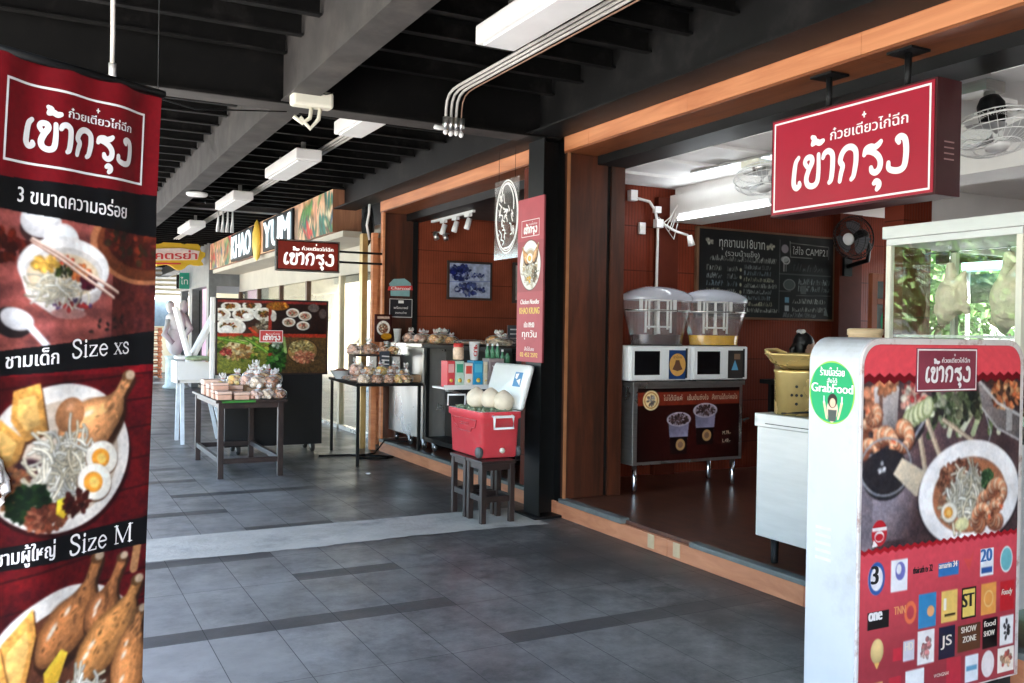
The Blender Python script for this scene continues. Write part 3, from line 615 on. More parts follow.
# ================================================================== printed pictures
def bowl_art(cv, cx, cy, rx, ry, soup=(.62, .42, .28), rim=(.93, .91, .88), seed=0):
    cv.ell(cx, cy, rx*1.02, ry*1.03, (.25, .18, .16)); cv.ell(cx, cy, rx, ry, rim, shade=.12); cv.ell(cx, cy+ry*.02, rx*.74, ry*.72, tuple(c*.82 for c in rim)); cv.ell(cx, cy+ry*.05, rx*.69, ry*.66, soup, shade=.2)
def egg_art(cv, x, y, r, rot=0):
    cv.ell(x, y+.06*r, r*1.03, r*.86, (.35, .25, .18), rot); cv.ell(x, y, r, r*.82, (.96, .93, .88), rot, shade=.1); cv.ell(x-.1*r, y, r*.55, r*.46, (.96, .62, .22), rot, shade=.15); cv.ell(x-.05*r, y+.02*r, r*.3, r*.24, (.98, .76, .40), rot)
def leg_art(cv, pts_bone, body, col, seed=0):
    """a roast drumstick: body (cx,cy,rx,ry,rot) narrowing along a bone polyline to a knuckle"""
    cx, cy, rx, ry, rot = body; q = random.Random(seed); e = np.array(pts_bone[-1]); m = np.array(pts_bone[0]); c0 = np.array([cx, cy])
    back = c0-(m-c0)*.55; P = spline([back, c0, m, (m+e)/2, e], 10); n = len(P)
    def rad(t): return ry*(1.02*math.sin(PI*min(1, (t+.16)/.52)/2)**.7 if t < .36 else max(.27, 1.02-1.55*(t-.36)**.75))
    for i, p in enumerate(P): r = rad(i/(n-1)); cv.ell(p[0]+.005, p[1]+.011, r*1.08, r*1.08, (.20, .11, .07), soft=.35)
    for i, p in enumerate(P): r = rad(i/(n-1)); cv.ell(p[0], p[1], r, r, tuple(c*.52 for c in col))
    for k, (f, g) in enumerate(((.9, .72), (.74, .92), (.52, 1.08), (.28, 1.26))):
        for i, p in enumerate(P):
            t = i/(n-1); r = rad(t)*f; o = rad(t)*(1-f)*.55; w = g*(1.08 if t < .5 else .92)*(1+.06*math.sin(i*1.7+seed)); cv.ell(p[0]-o*.6, p[1]-o, r, r, tuple(min(1, c*w) for c in col), soft=.5)
    cv.ell(e[0]-.004, e[1], ry*.32, ry*.27, tuple(c*.55 for c in col)); cv.ell(e[0]+.004, e[1]-.004, ry*.24, ry*.2, (.72, .62, .52), soft=.4)
    for _ in range(34):
        kq = q.uniform(.6, 1.2); i = q.randint(2, n-6); p = P[i]; r = rad(i/(n-1)); a = q.uniform(0, 6.28); v = q.random()**.5*r*.8; cv.ell(p[0]+v*math.cos(a), p[1]+v*math.sin(a), q.uniform(.003, .014), q.uniform(.002, .006), tuple(min(1, c*kq) for c in col), rot+q.uniform(-.6, .6), soft=1)
    for _ in range(3):
        i = q.randint(4, n//2); p = P[i]; r = rad(i/(n-1)); cv.ell(p[0]-r*.35, p[1]-r*.4, r*.22, r*.10, (.98, .90, .80), rot, soft=1)
def prawn_art(cv, x, y, r, a0, seed=0):
    n = 12
    for i in range(n):
        t = i/(n-1); a = a0+t*4.1; w = r*(.50-.30*t); px, py = x+r*.62*math.cos(a), y+r*.55*math.sin(a); c = (.93, .74, .60) if i % 2 else (.90, .55, .38)
        cv.ell(px+.003, py+.005, w*1.08, w*1.08, (.42, .20, .13), soft=.3); cv.ell(px, py, w, w*.95, c, shade=.35); cv.ell(px-w*.25, py-w*.3, w*.45, w*.35, tuple(min(1, v*1.12+.03) for v in c), soft=.9)
    for d in (-.25, .2): cv.ell(px+w*1.1*math.cos(a+1.5+d), py+w*1.1*math.sin(a+1.5+d), w*1.1, w*.4, (.85, .36, .22), a+1.5+d)
def wonton_art(cv, pts, seed=0):
    P = np.array(pts); c0 = P.mean(0); cv.poly(P+np.array([.004, .006]), (.25, .13, .06)); cv.poly(pts, (.80, .56, .27), shade=.3, tex=.25, seed=seed)
    cv.poly(list(c0+(P-c0)*.62), (.88, .68, .38), shade=.2, tex=.2, seed=seed+1)
NOOD = [(.93, .90, .82), (.86, .81, .70), (.97, .95, .90)]

# ------------------------------------------------------------------ hanging banner, left foreground
bn = thing('hanging_banner', 'long red and black cloth banner with three bowl sizes, hanging at the left edge', 'banner', (.1, 2.5, 1.2))
_a = R(56.4); _d = (math.sin(_a), math.cos(_a)); _n = (_d[1], -_d[0]); _pr = (.310, 2.682, 2.138)
def banner_map(u, v, d=0):
    u = np.asarray(u, float); v = np.asarray(v, float); ut = u-.5-.026*v
    w = .006*np.sin(u*38+v*1.1)*np.exp(-v*.9)+.004*np.sin(u*21+1.3+v*2)+.003*np.sin(u*9+v*5)-.012*((u-.25)/.25)**2*np.clip(v, 0, .3)/.3
    sag = .004*np.sin(u*40)*np.exp(-v*30)
    return (_pr[0]+_d[0]*ut+_n[0]*(w+d), _pr[1]+_d[1]*ut+_n[1]*(w+d), _pr[2]-v+sag+.0*u)
cv = Cv(.5, 1.84, 420, (.44, .045, .085)); o_ = .5
U = lambda x: x+.5
cv.rect(0, .34, .5, .72, (.42, .22, .17)); m = cv.noise(.03, 1)
w = cv.win(0, .5, .36, .72); st = (np.sin(cv.Y[w]*95+cv.noise(.2, 4)[w]*5)*.5+.5); cv.a[w] = np.array([.60, .30, .27])*(.62+.32*st[..., None]+.35*(cv.noise(.06, 5)[w][..., None]-.5)) + np.array([.14, .08, .08])*np.clip(1-np.abs(cv.X[w]-.12)/.25, 0, 1)[..., None]
cv.rect(.36, .40, .5, .7, (.30, .12, .11), tex=.3)
# tableware of the small bowl picture
cv.dots(.06, .455, .075, .035, 60, .014, [(.30, .08, .06), (.42, .12, .07), (.2, .06, .05)], 2)
cv.ell(.46, .42, .16, .10, (.45, .22, .13), shade=.3); cv.ell(.47, .40, .14, .085, (.30, .10, .08), shade=.2); cv.dots(.44, .41, .11, .06, 80, .012, [(.55, .2, .12), (.35, .12, .08), (.22, .16, .1)], 3); cv.ring(.46, .42, .16, .10, .012, (.68, .42, .28))
for x, y, r in ((.155, .385, .05), (.21, .425, .048)): cv.ell(x, y+.02, r, r*.75, (.2, .12, .12)); cv.ell(x, y, r, r*.82, (.92, .90, .90), shade=.25); cv.ell(x, y-.012, r*.85, r*.4, (.98, .97, .97), shade=.05)
cv.poly([(.105, .50), (.13, .575), (.19, .615), (.26, .615), (.32, .57), (.345, .51)], (.80, .76, .74), shade=.35); cv.ell(.235, .61, .05, .014, (.60, .42, .40)); cv.dots(.24, .585, .06, .018, 20, .008, [(.55, .15, .15), (.3, .2, .35)], 9)
cv.ell(.225, .495, .122, .077, (.94, .92, .91), shade=.1); cv.ell(.225, .505, .102, .060, (.80, .77, .75)); cv.ell(.222, .515, .095, .055, (.83, .74, .62))
cv.strands(.215, .54, .065, .028, 90, .05, .0035, NOOD, 4); cv.dots(.17, .49, .03, .016, 40, .009, [(.93, .72, .30), (.88, .66, .30)], 5); cv.dots(.265, .505, .03, .018, 40, .008, [(.80, .45, .25), (.72, .35, .2)], 6); cv.dots(.225, .478, .02, .012, 30, .006, [(.8, .25, .15)], 7)
cv.dots(.285, .53, .02, .015, 26, .009, [(.25, .06, .12)], 8); cv.dots(.215, .505, .025, .014, 34, .005, [(.20, .26, .10), (.15, .15, .08)], 10)
for dx in (0, .014): cv.line([(.135+dx*.2, .435-dx*.3), (.365+dx, .565-dx)], .009, (.60, .42, .36)); cv.line([(.135+dx*.2, .433-dx*.3), (.365+dx, .563-dx)], .006, (.93, .83, .76))
cv.ell(.095, .635, .05, .036, (.13, .10, .11), .3); cv.ell(.105, .626, .043, .026, (.92, .91, .92), .3, shade=.2); cv.line([(.13, .635), (.178, .69)], .017, (.9, .89, .9))
for i in range(9): cv.ell(.30+.012*i+.01*(i % 2), .655-.012*(i % 3)-.002*i, .007, .004, (.12, .08, .07), i)
cv.poly([(0, .292), (.5, .276), (.5, .392), (0, .362)], (.035, .035, .045))
cv.poly([(0, .712), (.5, .652), (.5, .742), (0, .765)], (.04, .04, .05))
# size xs / M plates on dark red boards
w = cv.win(0, .5, .77, 1.84); cv.a[w] = np.array([.40, .05, .075])*(.55+.5*cv.noise(.09, 11)[w][..., None]); 
for y in (.80, .87, .945, 1.03, 1.11, 1.26, 1.34, 1.42): cv.line([(0, y), (.5, y-.035)], .005, (.16, .02, .03))
cv.poly([(0, .712), (.5, .652), (.5, .742), (0, .765)], (.04, .04, .05))
cv.ell(.235, .985, .205, .185, (.15, .02, .03)); cv.ell(.232, .972, .2, .186, (.93, .90, .87), shade=.12); cv.ell(.232, .978, .165, .150, (.82, .74, .66), shade=.15)
leg_art(cv, [(.365, .865), (.39, .82), (.425, .775)], (.29, .905, .095, .062, -.35), (.80, .55, .36), 1); cv.ell(.245, .865, .04, .045, (.78, .52, .34), .6, shade=.4, hi=.15)
wonton_art(cv, [(.105, .80), (.165, .782), (.185, .90), (.135, .925), (.10, .87)], 3); wonton_art(cv, [(.03, .905), (.075, .865), (.135, .92), (.115, .985), (.07, .99)], 4)
cv.ell(.14, 1.0, .04, .035, (.18, .07, .10), soft=.3); cv.dots(.105, 1.035, .04, .05, 130, .008, [(.62, .38, .24), (.5, .28, .18), (.7, .46, .3)], 12)
cv.strands(.24, 1.0, .075, .068, 170, .07, .0055, NOOD, 6); cv.dots(.145, 1.075, .05, .045, 150, .009, [(.07, .16, .07), (.05, .11, .05), (.12, .22, .09)], 13); cv.dots(.19, 1.115, .055, .032, 150, .008, [(.52, .26, .18), (.42, .19, .13), (.62, .36, .26)], 14)
egg_art(cv, .345, .985, .052, .5); egg_art(cv, .325, 1.045, .055, .6); cv.poly([(.215, 1.075), (.255, 1.07), (.258, 1.10), (.235, 1.125), (.212, 1.11)], (.96, .80, .22), shade=.2); cv.dots(.275, 1.09, .04, .03, 40, .009, [(.22, .07, .06), (.3, .1, .07)], 15)
cv.poly([(0, 1.172), (.5, 1.165), (.5, 1.240), (0, 1.222)], (.04, .04, .05))
cv.ell(.26, 1.52, .23, .215, (.14, .02, .03)); cv.ell(.26, 1.51, .225, .21, (.93, .90, .87), shade=.15); cv.ell(.25, 1.53, .19, .18, (.35, .20, .14))
leg_art(cv, [(.30, 1.36), (.325, 1.30), (.345, 1.245)], (.24, 1.42, .10, .062, -.9), (.66, .42, .25), 2); leg_art(cv, [(.375, 1.37), (.40, 1.32), (.425, 1.262)], (.36, 1.40, .085, .05, -1.0), (.62, .39, .24), 3)
leg_art(cv, [(.43, 1.42), (.455, 1.38), (.475, 1.335)], (.36, 1.49, .12, .06, -.75), (.70, .47, .27), 4); leg_art(cv, [(.46, 1.50), (.48, 1.45), (.49, 1.42)], (.45, 1.60, .11, .055, -1.0), (.72, .47, .28), 5); cv.line([(.46, 1.30), (.47, 1.235)], .026, (.66, .46, .30))
wonton_art(cv, [(.09, 1.40), (.16, 1.33), (.17, 1.40), (.13, 1.60), (.07, 1.58)], 7); wonton_art(cv, [(.03, 1.44), (.085, 1.40), (.12, 1.56), (.09, 1.68), (.02, 1.66)], 8); wonton_art(cv, [(0, 1.50), (.04, 1.48), (.06, 1.78), (0, 1.8)], 9)
cv.poly([(.195, 1.50), (.245, 1.455), (.265, 1.47), (.235, 1.55), (.205, 1.585)], (.95, .75, .24), shade=.25); cv.dots(.12, 1.60, .055, .06, 170, .010, [(.06, .14, .06), (.04, .09, .05), (.1, .19, .08)], 16)
cv.strands(.27, 1.66, .10, .085, 260, .08, .006, NOOD, 8); cv.dots(.13, 1.70, .08, .045, 170, .009, [(.62, .38, .25), (.5, .27, .18)], 17)
cv.photo(.36, 1.84, 2, .34)
cv.poly([(0, .292), (.5, .276), (.5, .392), (0, .362)], (.035, .035, .045)); cv.poly([(0, .712), (.5, .652), (.5, .742), (0, .765)], (.04, .04, .05)); cv.poly([(0, 1.172), (.5, 1.165), (.5, 1.240), (0, 1.222)], (.04, .04, .05)); cv.grain(.08, .012)
cv.obj('cloth', banner_map, M_cloth, bn)
bf = lambda a, b, d: banner_map(a, -b, .0015+d)
mb = MB(); x0, x1, y0, y1 = .038, .462, -.263, -.047
draw_logo(mb, lambda a, b, d: banner_map(x0+a, -(y0+b), .0015+d), x1-x0, y1-y0, wt=.036)
mb.build('lettering', M_letter, bn); mb = MB(); put_text(mb, '3 ขนาดความอร่อย', .095, -.345, .052, bf, width=.305, bold=.012, slope=-.02)
mb.build('lettering', M_letter, bn); mb = MB(); put_text(mb, 'ชามเด็ก', .083, -.745, .05, bf, width=.125, bold=.02, slope=.08); mb.build('lettering', M_letter, bn); mb = MB(); put_text(mb, 'ชามผู้ใหญ่', .072, -1.213, .05, bf, width=.14, bold=.02, slope=.0)
def serif(mb, s, x, y, h, fn, slope=.05, mat=0):
    """roman lettering with thick and thin strokes and foot serifs"""
    t, k = .085*h, .03*h
    L_ = lambda p, w, sm=False: ribbon(mb, [(x+a*h, y+b*h+a*h*slope) for a, b in p], w, fn, L_.n, sm, mat) or setattr(L_, 'n', L_.n+.0002)
    L_.n = 0
    for ch in s:
        if ch == 'S': L_([(.40, .56), (.36, .66), (.24, .70), (.10, .65), (.07, .53), (.16, .42), (.32, .33), (.42, .20), (.36, .05), (.22, -.01), (.09, .03), (.05, .15)], t, True); adv = .5
        elif ch == 'i': L_([(.12, 0), (.12, .46)], t); L_([(.04, .01), (.21, .01)], k); L_([(.05, .45), (.13, .45)], k); L_([(.12, .61), (.12, .66)], t*1.1); adv = .25
        elif ch == 'z': L_([(.04, .44), (.36, .44)], k*1.4); L_([(.34, .42), (.06, .04)], t); L_([(.04, .015), (.37, .015)], k*1.4); L_([(.05, .44), (.05, .36)], k); L_([(.37, .02), (.37, .11)], k); adv = .42
        elif ch == 'e': L_([(.07, .26), (.38, .26), (.37, .36), (.25, .46), (.12, .40), (.06, .24), (.12, .07), (.25, .0), (.38, .09)], t*.8, True); adv = .45
        elif ch == 'x': L_([(.06, .45), (.38, .01)], t); L_([(.37, .45), (.05, .01)], k*1.3); [L_([(a-.07, b), (a+.08, b)], k) for a, b in ((.07, .45), (.36, .45), (.06, .01), (.37, .01))]; adv = .45
        elif ch == 's': L_([(.29, .36), (.26, .43), (.17, .46), (.08, .42), (.07, .34), (.14, .27), (.26, .2), (.31, .11), (.25, .02), (.16, 0), (.07, .03), (.04, .11)], t*.8, True); adv = .36
        elif ch == 'M': L_([(.12, 0), (.12, .68)], k*1.4); L_([(.11, .68), (.42, .04)], t); L_([(.42, .04), (.72, .68)], k*1.3); L_([(.73, 0), (.73, .68)], t); [L_([(a-.08, b), (a+.1, b)], k) for a, b in ((.12, .01), (.73, .01), (.09, .68), (.74, .68))]; adv = .86
        else: adv = .3
        x += adv*h; y += adv*h*slope
mb.build('lettering', M_letter, bn); mb = MB(); serif(mb, 'Size xs', .245, -.722, .064, bf, .06); mb.build('lettering', M_letter, bn); mb = MB(); serif(mb, 'Size M', .255, -1.222, .070, bf, .0)
mb.build('lettering', M_letter, bn)
mb = MB(); mb.tube([banner_map(-.01, -.004, 0), banner_map(.505, -.004, 0)], .011, 10); mb.build('top_rod', M_black, bn)
mb = MB(); mb.tube([banner_map(-.01, 1.842, 0), banner_map(.505, 1.842, 0)], .012, 10); mb.build('bottom_rod', M_black, bn)
for u in (.02, .49):
    mb = MB(); p = banner_map(u, -.01); mb.tube([p, (p[0], p[1], 3.07)], .0011, 5); mb.build('hanging_cord', M_black, bn)
# plastic bag knot hanging off the banner edge
mb = MB()
for sx, sy in ((0, 0), (.018, .025)):
    pts = [banner_map(.035+sx+.03*math.cos(t), .985+sy+.055*math.sin(t), .012+.01*math.sin(t*2)) for t in np.linspace(0, 6.283, 15)]; mb.tube(pts, [.010+.003*math.sin(i*2.3) for i in range(15)], 8)
tag(mb.build('white_ribbon', pm('white_ribbon_plastic', (.80, .76, .74), .4), None), 'white looped plastic ribbon hanging over the left side of the tall cloth banner', 'ribbon')

# ------------------------------------------------------------------ big hanging sign
hs = thing('hanging_sign', 'big red box sign with white lettering hanging on two black rods', 'sign', (3.88, 3.4, 2.47))
Y0, Y1, Z0, Z1, XF = 3.965, 2.872, 2.188, 2.752, 3.80
mb = MB(); mb.box(XF+.004, 3.985, Y1, Y0, Z0, Z1); mb.build('sign_box', M_sdark, hs, .003)
mb = MB(); mb.box(XF, XF+.0038, Y1+.012, Y0-.012, Z0+.012, Z1-.012); fc = mb.build('sign_face', M_sred, hs)
mb = MB(); draw_logo(mb, lambda a, b, d: (XF-.0008-d, Y0-a, Z0+b), Y0-Y1, Z1-Z0, wt=.031, fw=.0095); mb.build('lettering', M_letter, hs)
mb = MB()
for i in range(4): mb.box(3.86, 3.93, Y1-.004, Y1-.001, 2.36+i*.028, 2.366+i*.028)
mb.build('vent_slots', pm('vent_edge', (.35, .2, .2), .4), hs)
for y in (3.61, 3.10):
    mb = MB(); mb.tube([(3.88, y, Z1), (3.88, y, 2.94)], .017, 12); rd = mb.build('rod', M_black, hs)
    mb = MB(); mb.box(3.81, 3.95, y-.075, y+.075, 2.932, 2.944); mb.build('mounting_plate', M_black, rd)

# ------------------------------------------------------------------ small double sided sign on arm
ss = thing('projecting_sign', 'small dark red framed sign held out from the wood jamb on two black bars', 'sign', (2.84, 10.6, 2.35))
mb = MB(); mb.box(2.47, 3.23, 10.55, 10.61, 2.17, 2.54); mb.build('sign_box', M_black, ss)
mb = MB(); mb.box(2.495, 3.205, 10.545, 10.549, 2.195, 2.515); mb.build('sign_face', pm('deep_red_acrylic', (.16, .018, .012), .3, var=.4, scale=2, emit=(.3, .03, .02), es=.01), ss)
mb = MB(); frame_lines(mb, 2.475, 2.175, 3.225, 2.535, .008, lambda a, b, d: (a, 10.5445-d, b)); mb.build('frame_trim', M_steel, ss)
mb = MB(); draw_logo(mb, lambda a, b, d: (2.43+a, 10.5435-d, 2.15+b), .84, .41, frame=False, wt=.034); mb.build('lettering', pm('backlit_letter', (.85, .83, .80), .5, emit=(1, .95, .9), es=.07), ss)
for z in (2.43, 2.305):
    mb = MB(); mb.bar((3.23, 10.58, z), (3.775, 10.58, z), .025); mb.build('arm_bar', M_black, ss)

# ------------------------------------------------------------------ tall plate sign on the column
ts = thing('plate_sign', 'tall narrow pale red plate sign with a bowl picture fixed to the black column', 'sign', (3.555, 6.4, 1.9))
cv = Cv(.43, 1.33, 190, (.66, .30, .33)); cv.grain(.05, .1)  # red lifted to pink, with reflected glare painted into the print
w = cv.win(0, .43, .36, .75); cv.a[w] *= .9; bowl_art(cv, .215, .545, .17, .20, (.72, .62, .48)); cv.strands(.215, .60, .09, .09, 110, .07, .007, NOOD, 3)
leg_art(cv, [(.12, .45), (.09, .40)], (.15, .49, .05, .035, 1.0), (.75, .55, .35), 4); egg_art(cv, .21, .49, .05); leg_art(cv, [(.32, .43), (.345, .38)], (.29, .48, .05, .03, -1), (.70, .52, .35), 5); cv.dots(.29, .62, .04, .06, 60, .01, [(.25, .25, .15), (.5, .4, .3)], 3); cv.dots(.2, .66, .03, .02, 10, .012, [(.85, .65, .2)], 3)
XS = 3.545
cv.obj('sign_print', lambda u, v: (np.full_like(u, XS), 6.61-u, 2.585-v), M_print, ts)
mb = MB(); mb.box(XS+.001, XS+.016, 6.18, 6.61, 1.255, 2.585); mb.build('plate', pm('red_sign_plate', (.20, .03, .04), .45), ts)
tf = lambda a, b, d: (XS-.001-d, 6.61-a, 2.585+b)
mb = MB(); draw_logo(mb, lambda a, b, d: tf(.06+a, -.32+b, d), .31, .15, wt=.05); 
mb.build('lettering', M_letter, ts)
mb = MB(); put_text(mb, 'Chicken Noodles', .06, -.86, .055, tf, width=.31, bold=.03, skew=.2); mb.build('lettering', M_letter, ts)
mb = MB(); put_text(mb, 'เปิด 09:00', .13, -1.05, .06, tf, width=.17, bold=.03); mb.build('lettering', M_letter, ts)
mb = MB(); put_text(mb, 'ทุกวัน', .10, -1.13, .075, tf, width=.24, bold=.03); mb.build('lettering', M_letter, ts)
mb = MB(); put_text(mb, 'สั่งได้เลย', .14, -1.24, .04, tf, width=.16); mb.build('lettering', M_letter, ts)
mb = MB(); put_text(mb, 'KHAO KRUNG', .05, -.94, .075, tf, width=.33, bold=.03); mb.build('yellow_lettering', M_yel, ts)
mb = MB(); put_text(mb, '02 452 2592', .07, -1.29, .05, tf, width=.29, bold=.03); mb.build('yellow_lettering', M_yel, ts)
# clear etched plate beyond it
ap = thing('acrylic_sign', 'clear acrylic plate with an engraved white oval emblem hanging behind the tall red plate sign', 'sign', (3.56, 6.85, 2.4))
mb = MB(); mb.box(3.56, 3.565, 6.63, 7.08, 2.12, 2.80); mb.build('plate', M_acr, ap)
mb = MB(); af = lambda a, b, d: (3.5595-d, 7.08-a, 2.12+b)
for r in (1, .93): ribbon(mb, [(.235+.205*r*math.cos(t), .36+.31*r*math.sin(t)) for t in np.linspace(0, 6.3, 24)], .012*r, af, .0002*r)
ribbon(mb, [(.13, .50), (.17, .62), (.25, .64), (.32, .58), (.36, .5), (.36, .42)], .016, af, .001)
q = random.Random(8)
for i in range(26):
    x, y = q.uniform(.09, .36), q.uniform(.12, .52); ribbon(mb, [(x, y), (x+q.uniform(-.04, .04), y+q.uniform(.01, .06)), (x+q.uniform(-.05, .05), y+q.uniform(.02, .08))], .012, af, .0012+i*.0002)
ribbon(mb, [(.2, .09), (.3, .10), (.38, .15)], .016, af, .007); mb.build('engraved_emblem', M_letter, ap)
mb = MB(); mb.tube([(3.56, 7.0, 2.8), (3.56, 7.0, 3.06)], .002, 5); mb.tube([(3.56, 6.7, 2.8), (3.56, 6.7, 3.06)], .002, 5); mb.build('hanging_wire', M_black, ap)

# ------------------------------------------------------------------ standing light box, right foreground
lb = thing('light_box_sign', 'tall white light box with food pictures and rows of small logos in the right foreground', 'sign', (3.24, 2.5, 0))
BX, BW, BY, BT, BB = 2.745, .99, 2.371, 1.497, .062
def rr(x0, z0, x1, z1, r, n=8):
    p = [(x0, z0), (x1, z0)]
    p += [(x1-r+r*math.cos(t), z1-r+r*math.sin(t)) for t in np.linspace(0, PI/2, n)]; p += [(x0+r-r*math.sin(t), z1-r+r*math.cos(t)) for t in np.linspace(0, PI/2, n)]; return p
mb = MB(); mb.prism(rr(BX, BB, BX+BW, BT, .10), lambda a, b, d: (a, d, b), BY+.012, 2.63); mb.build('cabinet', pm('white_cabinet_paint', (.55, .56, .58), .45, 0, .05, 3, dirt=(.42, .41, .40), dirts=2.2), lb, .004)
mb = MB(); mb.prism(rr(BX+.001, BB+.001, BX+BW-.001, BT-.001, .10), lambda a, b, d: (a, d, b), BY, BY+.0118); mb.build('front_frame', pm('chipped_white_frame', (.66, .60, .58), .5, 0, .08, 8, dirt=(.30, .14, .10), dirts=14), lb, .003)
PW, PH = .95, 1.40; cv = Cv(PW, PH, 250, (.66, .13, .17)); q = random.Random(12)
T = .133
w = cv.win(0, PW, T, .80); cv.a[w] = np.array([.22, .15, .16])*(.55+.8*cv.noise(.12, 3)[w][..., None]); cv.a[w] += (np.array([.16, .12, .14])*np.clip(1-np.hypot(cv.X[w]-.45, cv.Y[w]-.28)/.4, 0, 1)[..., None])
cv.ell(.10, .55, .16, .20, (.55, .50, .55), soft=.9); cv.rect(.0, .45, .06, .8, (.42, .38, .42))
for i in range(8):
    x = .42+.06*i; cv.line([(x, .22+q.uniform(-.03, .05)), (x-.06+q.uniform(-.05, .05), .36)], .03, q.choice([(.35, .42, .26), (.62, .66, .50), (.24, .30, .18), (.8, .8, .7)]))
cv.dots(.50, .25, .14, .07, 130, .02, [(.55, .60, .45), (.75, .76, .66), (.3, .36, .22), (.12, .10, .10)], 4); cv.dots(.62, .24, .10, .06, 90, .022, [(.12, .13, .10), (.3, .34, .22), (.55, .55, .42)], 5)
for a, b, wd in (((.36, .30), (.45, .46), .028), ((.32, .36), (.37, .55), .03), ((.46, .30), (.66, .40), .02)): cv.line([a, b], wd, (.62, .52, .45)); cv.line([(a[0]-.004, a[1]), (b[0]-.004, b[1])], wd*.5, (.80, .72, .62))
cv.poly([(.0, .36), (.36, .24), (.345, .34), (.26, .42), (.12, .46), (0, .47)], (.13, .11, .13), shade=.3); cv.line([(0, .425), (.15, .42), (.28, .37), (.355, .285)], .014, (.55, .55, .60))
cv.dots(.08, .22, .08, .06, 70, .022, [(.88, .55, .40), (.80, .45, .32)], 6); cv.dots(.28, .21, .07, .055, 60, .017, [(.90, .62, .55), (.78, .25, .25), (.92, .86, .78)], 7)
for i in range(5): cv.ell(.25+.028*i, .295-.012*i, .034, .045, (.66, .70, .48), .3, shade=.3); cv.ell(.25+.028*i, .292-.012*i, .024, .034, (.85, .86, .70), .3, shade=.1)
cv.poly([(.055, .17), (.195, .17), (.185, .33), (.07, .335)], (.66, .62, .62), shade=.25); cv.rect(.085, .19, .105, .33, (.42, .28, .24)); cv.ell(.125, .17, .07, .022, (.85, .83, .82)); cv.dots(.125, .155, .055, .03, 40, .018, [(.90, .60, .42), (.82, .48, .32)], 8)
for i, (x, y, r) in enumerate(((.03, .335, .065), (.04, .41, .06), (.125, .385, .075), (.215, .36, .07), (.05, .27, .05))): prawn_art(cv, x, y, r, 2.6+i*.7, i)
cv.ell(.13, .50, .13, .10, (.10, .09, .11)); cv.ring(.13, .47, .14, .11, .008, (.55, .56, .6)); cv.dots(.11, .475, .022, .022, 8, .010, [(.85, .85, .88)], 9)
cv.poly([(.17, .50), (.22, .44), (.40, .52), (.38, .60), (.30, .595)], (.78, .71, .62), shade=.25)
cv.poly([(.665, .135), (.97, .30), (.97, .40), (.80, .35), (.70, .26)], (.42, .38, .38), shade=.3); cv.poly([(.70, .145), (.97, .27), (.97, .16), (.80, .14)], (.20, .12, .10)); cv.dots(.86, .205, .10, .06, 110, .016, [(.88, .48, .28), (.7, .32, .18), (.25, .15, .12), (.92, .66, .45)], 10)
cv.line([(.668, .14), (.80, .24), (.96, .30)], .012, (.75, .74, .74)); cv.line([(.70, .26), (.80, .345), (.95, .40)], .01, (.65, .63, .63)); cv.rect(.86, .27, .90, .36, (.62, .60, .60)); cv.line([(.72, .28), (.76, .36), (.74, .42)], .006, (.7, .7, .72))
cv.ell(.637, .615, .325, .225, (.10, .07, .09)); cv.ell(.637, .605, .318, .218, (.98, .96, .97), shade=.10); cv.ell(.635, .612, .232, .156, (.62, .44, .36)); cv.ell(.635, .615, .228, .150, (.72, .42, .28), shade=.2)
cv.dots(.57, .545, .14, .075, 330, .011, [(.52, .28, .20), (.40, .20, .15), (.62, .40, .30)], 11); cv.dots(.50, .62, .06, .06, 120, .011, [(.45, .28, .22), (.6, .4, .3)], 12)
cv.strands(.63, .60, .10, .065, 170, .08, .0075, NOOD, 13); cv.strands(.60, .66, .09, .045, 70, .09, .010, NOOD, 14); cv.dots(.745, .555, .042, .04, 140, .008, [(.16, .30, .16), (.10, .2, .1), (.25, .4, .22)], 15)
egg_art(cv, .505, .675, .05, .2)
for i, (x, y, a) in enumerate(((.745, .655, 2.4), (.81, .615, 3.6), (.80, .70, 1.2), (.715, .705, 2.0))): prawn_art(cv, x, y, .068, a, i)
cv.ell(.585, .73, .045, .028, (.80, .78, .58), shade=.2)
cv.a[cv.win(0, PW, T, .78)] = cv.a[cv.win(0, PW, T, .78)]*.92+.085  # lifts the picture with a painted glossy wash
cv.photo(T, .80, 2, .40)
# zig-zag bands
z = [(0, 0), (PW, 0), (PW, T+.02)]+[(PW-i*PW/34, T+.02-(.016 if i % 2 else 0)) for i in range(35)]; cv.poly(z, (.45, .10, .13)); cv.poly([(0, 0), (PW, 0)]+[(PW-i*PW/34, T-.008-(.016 if i % 2 else 0)) for i in range(35)], (.90, .32, .36))
cv.poly([(0, PH), (0, .79)]+[(i*PW/44, .775+(.012 if i % 2 else 0)) for i in range(45)]+[(PW, PH)], (.66, .12, .16)); cv.poly([(0, PH), (0, .80)]+[(i*PW/44, .792+(.012 if i % 2 else 0)) for i in range(45)]+[(PW, PH)], (.86, .31, .36))
w = cv.win(0, PW, .81, PH); cv.a[w] *= (1-.25*np.clip((cv.Y[w]-.85)/.4, 0, 1)*(.6+.8*cv.noise(.4, 7)[w]))[..., None]
def logo_tile(x, y, wd, h, c): cv.rect(x-wd/2, y-h/2, x+wd/2, y+h/2, c)
cv.ell(.10, .722, .042, .05, (.75, .16, .20)); cv.ell(.10, .735, .026, .022, (.90, .85, .85)); cv.ell(.10, .738, .022, .014, (.75, .16, .2)); cv.rect(.06, .70, .14, .715, (.92, .88, .88)); cv.poly([(.07, .745), (.095, .77), (.06, .775)], (.92, .88, .88))
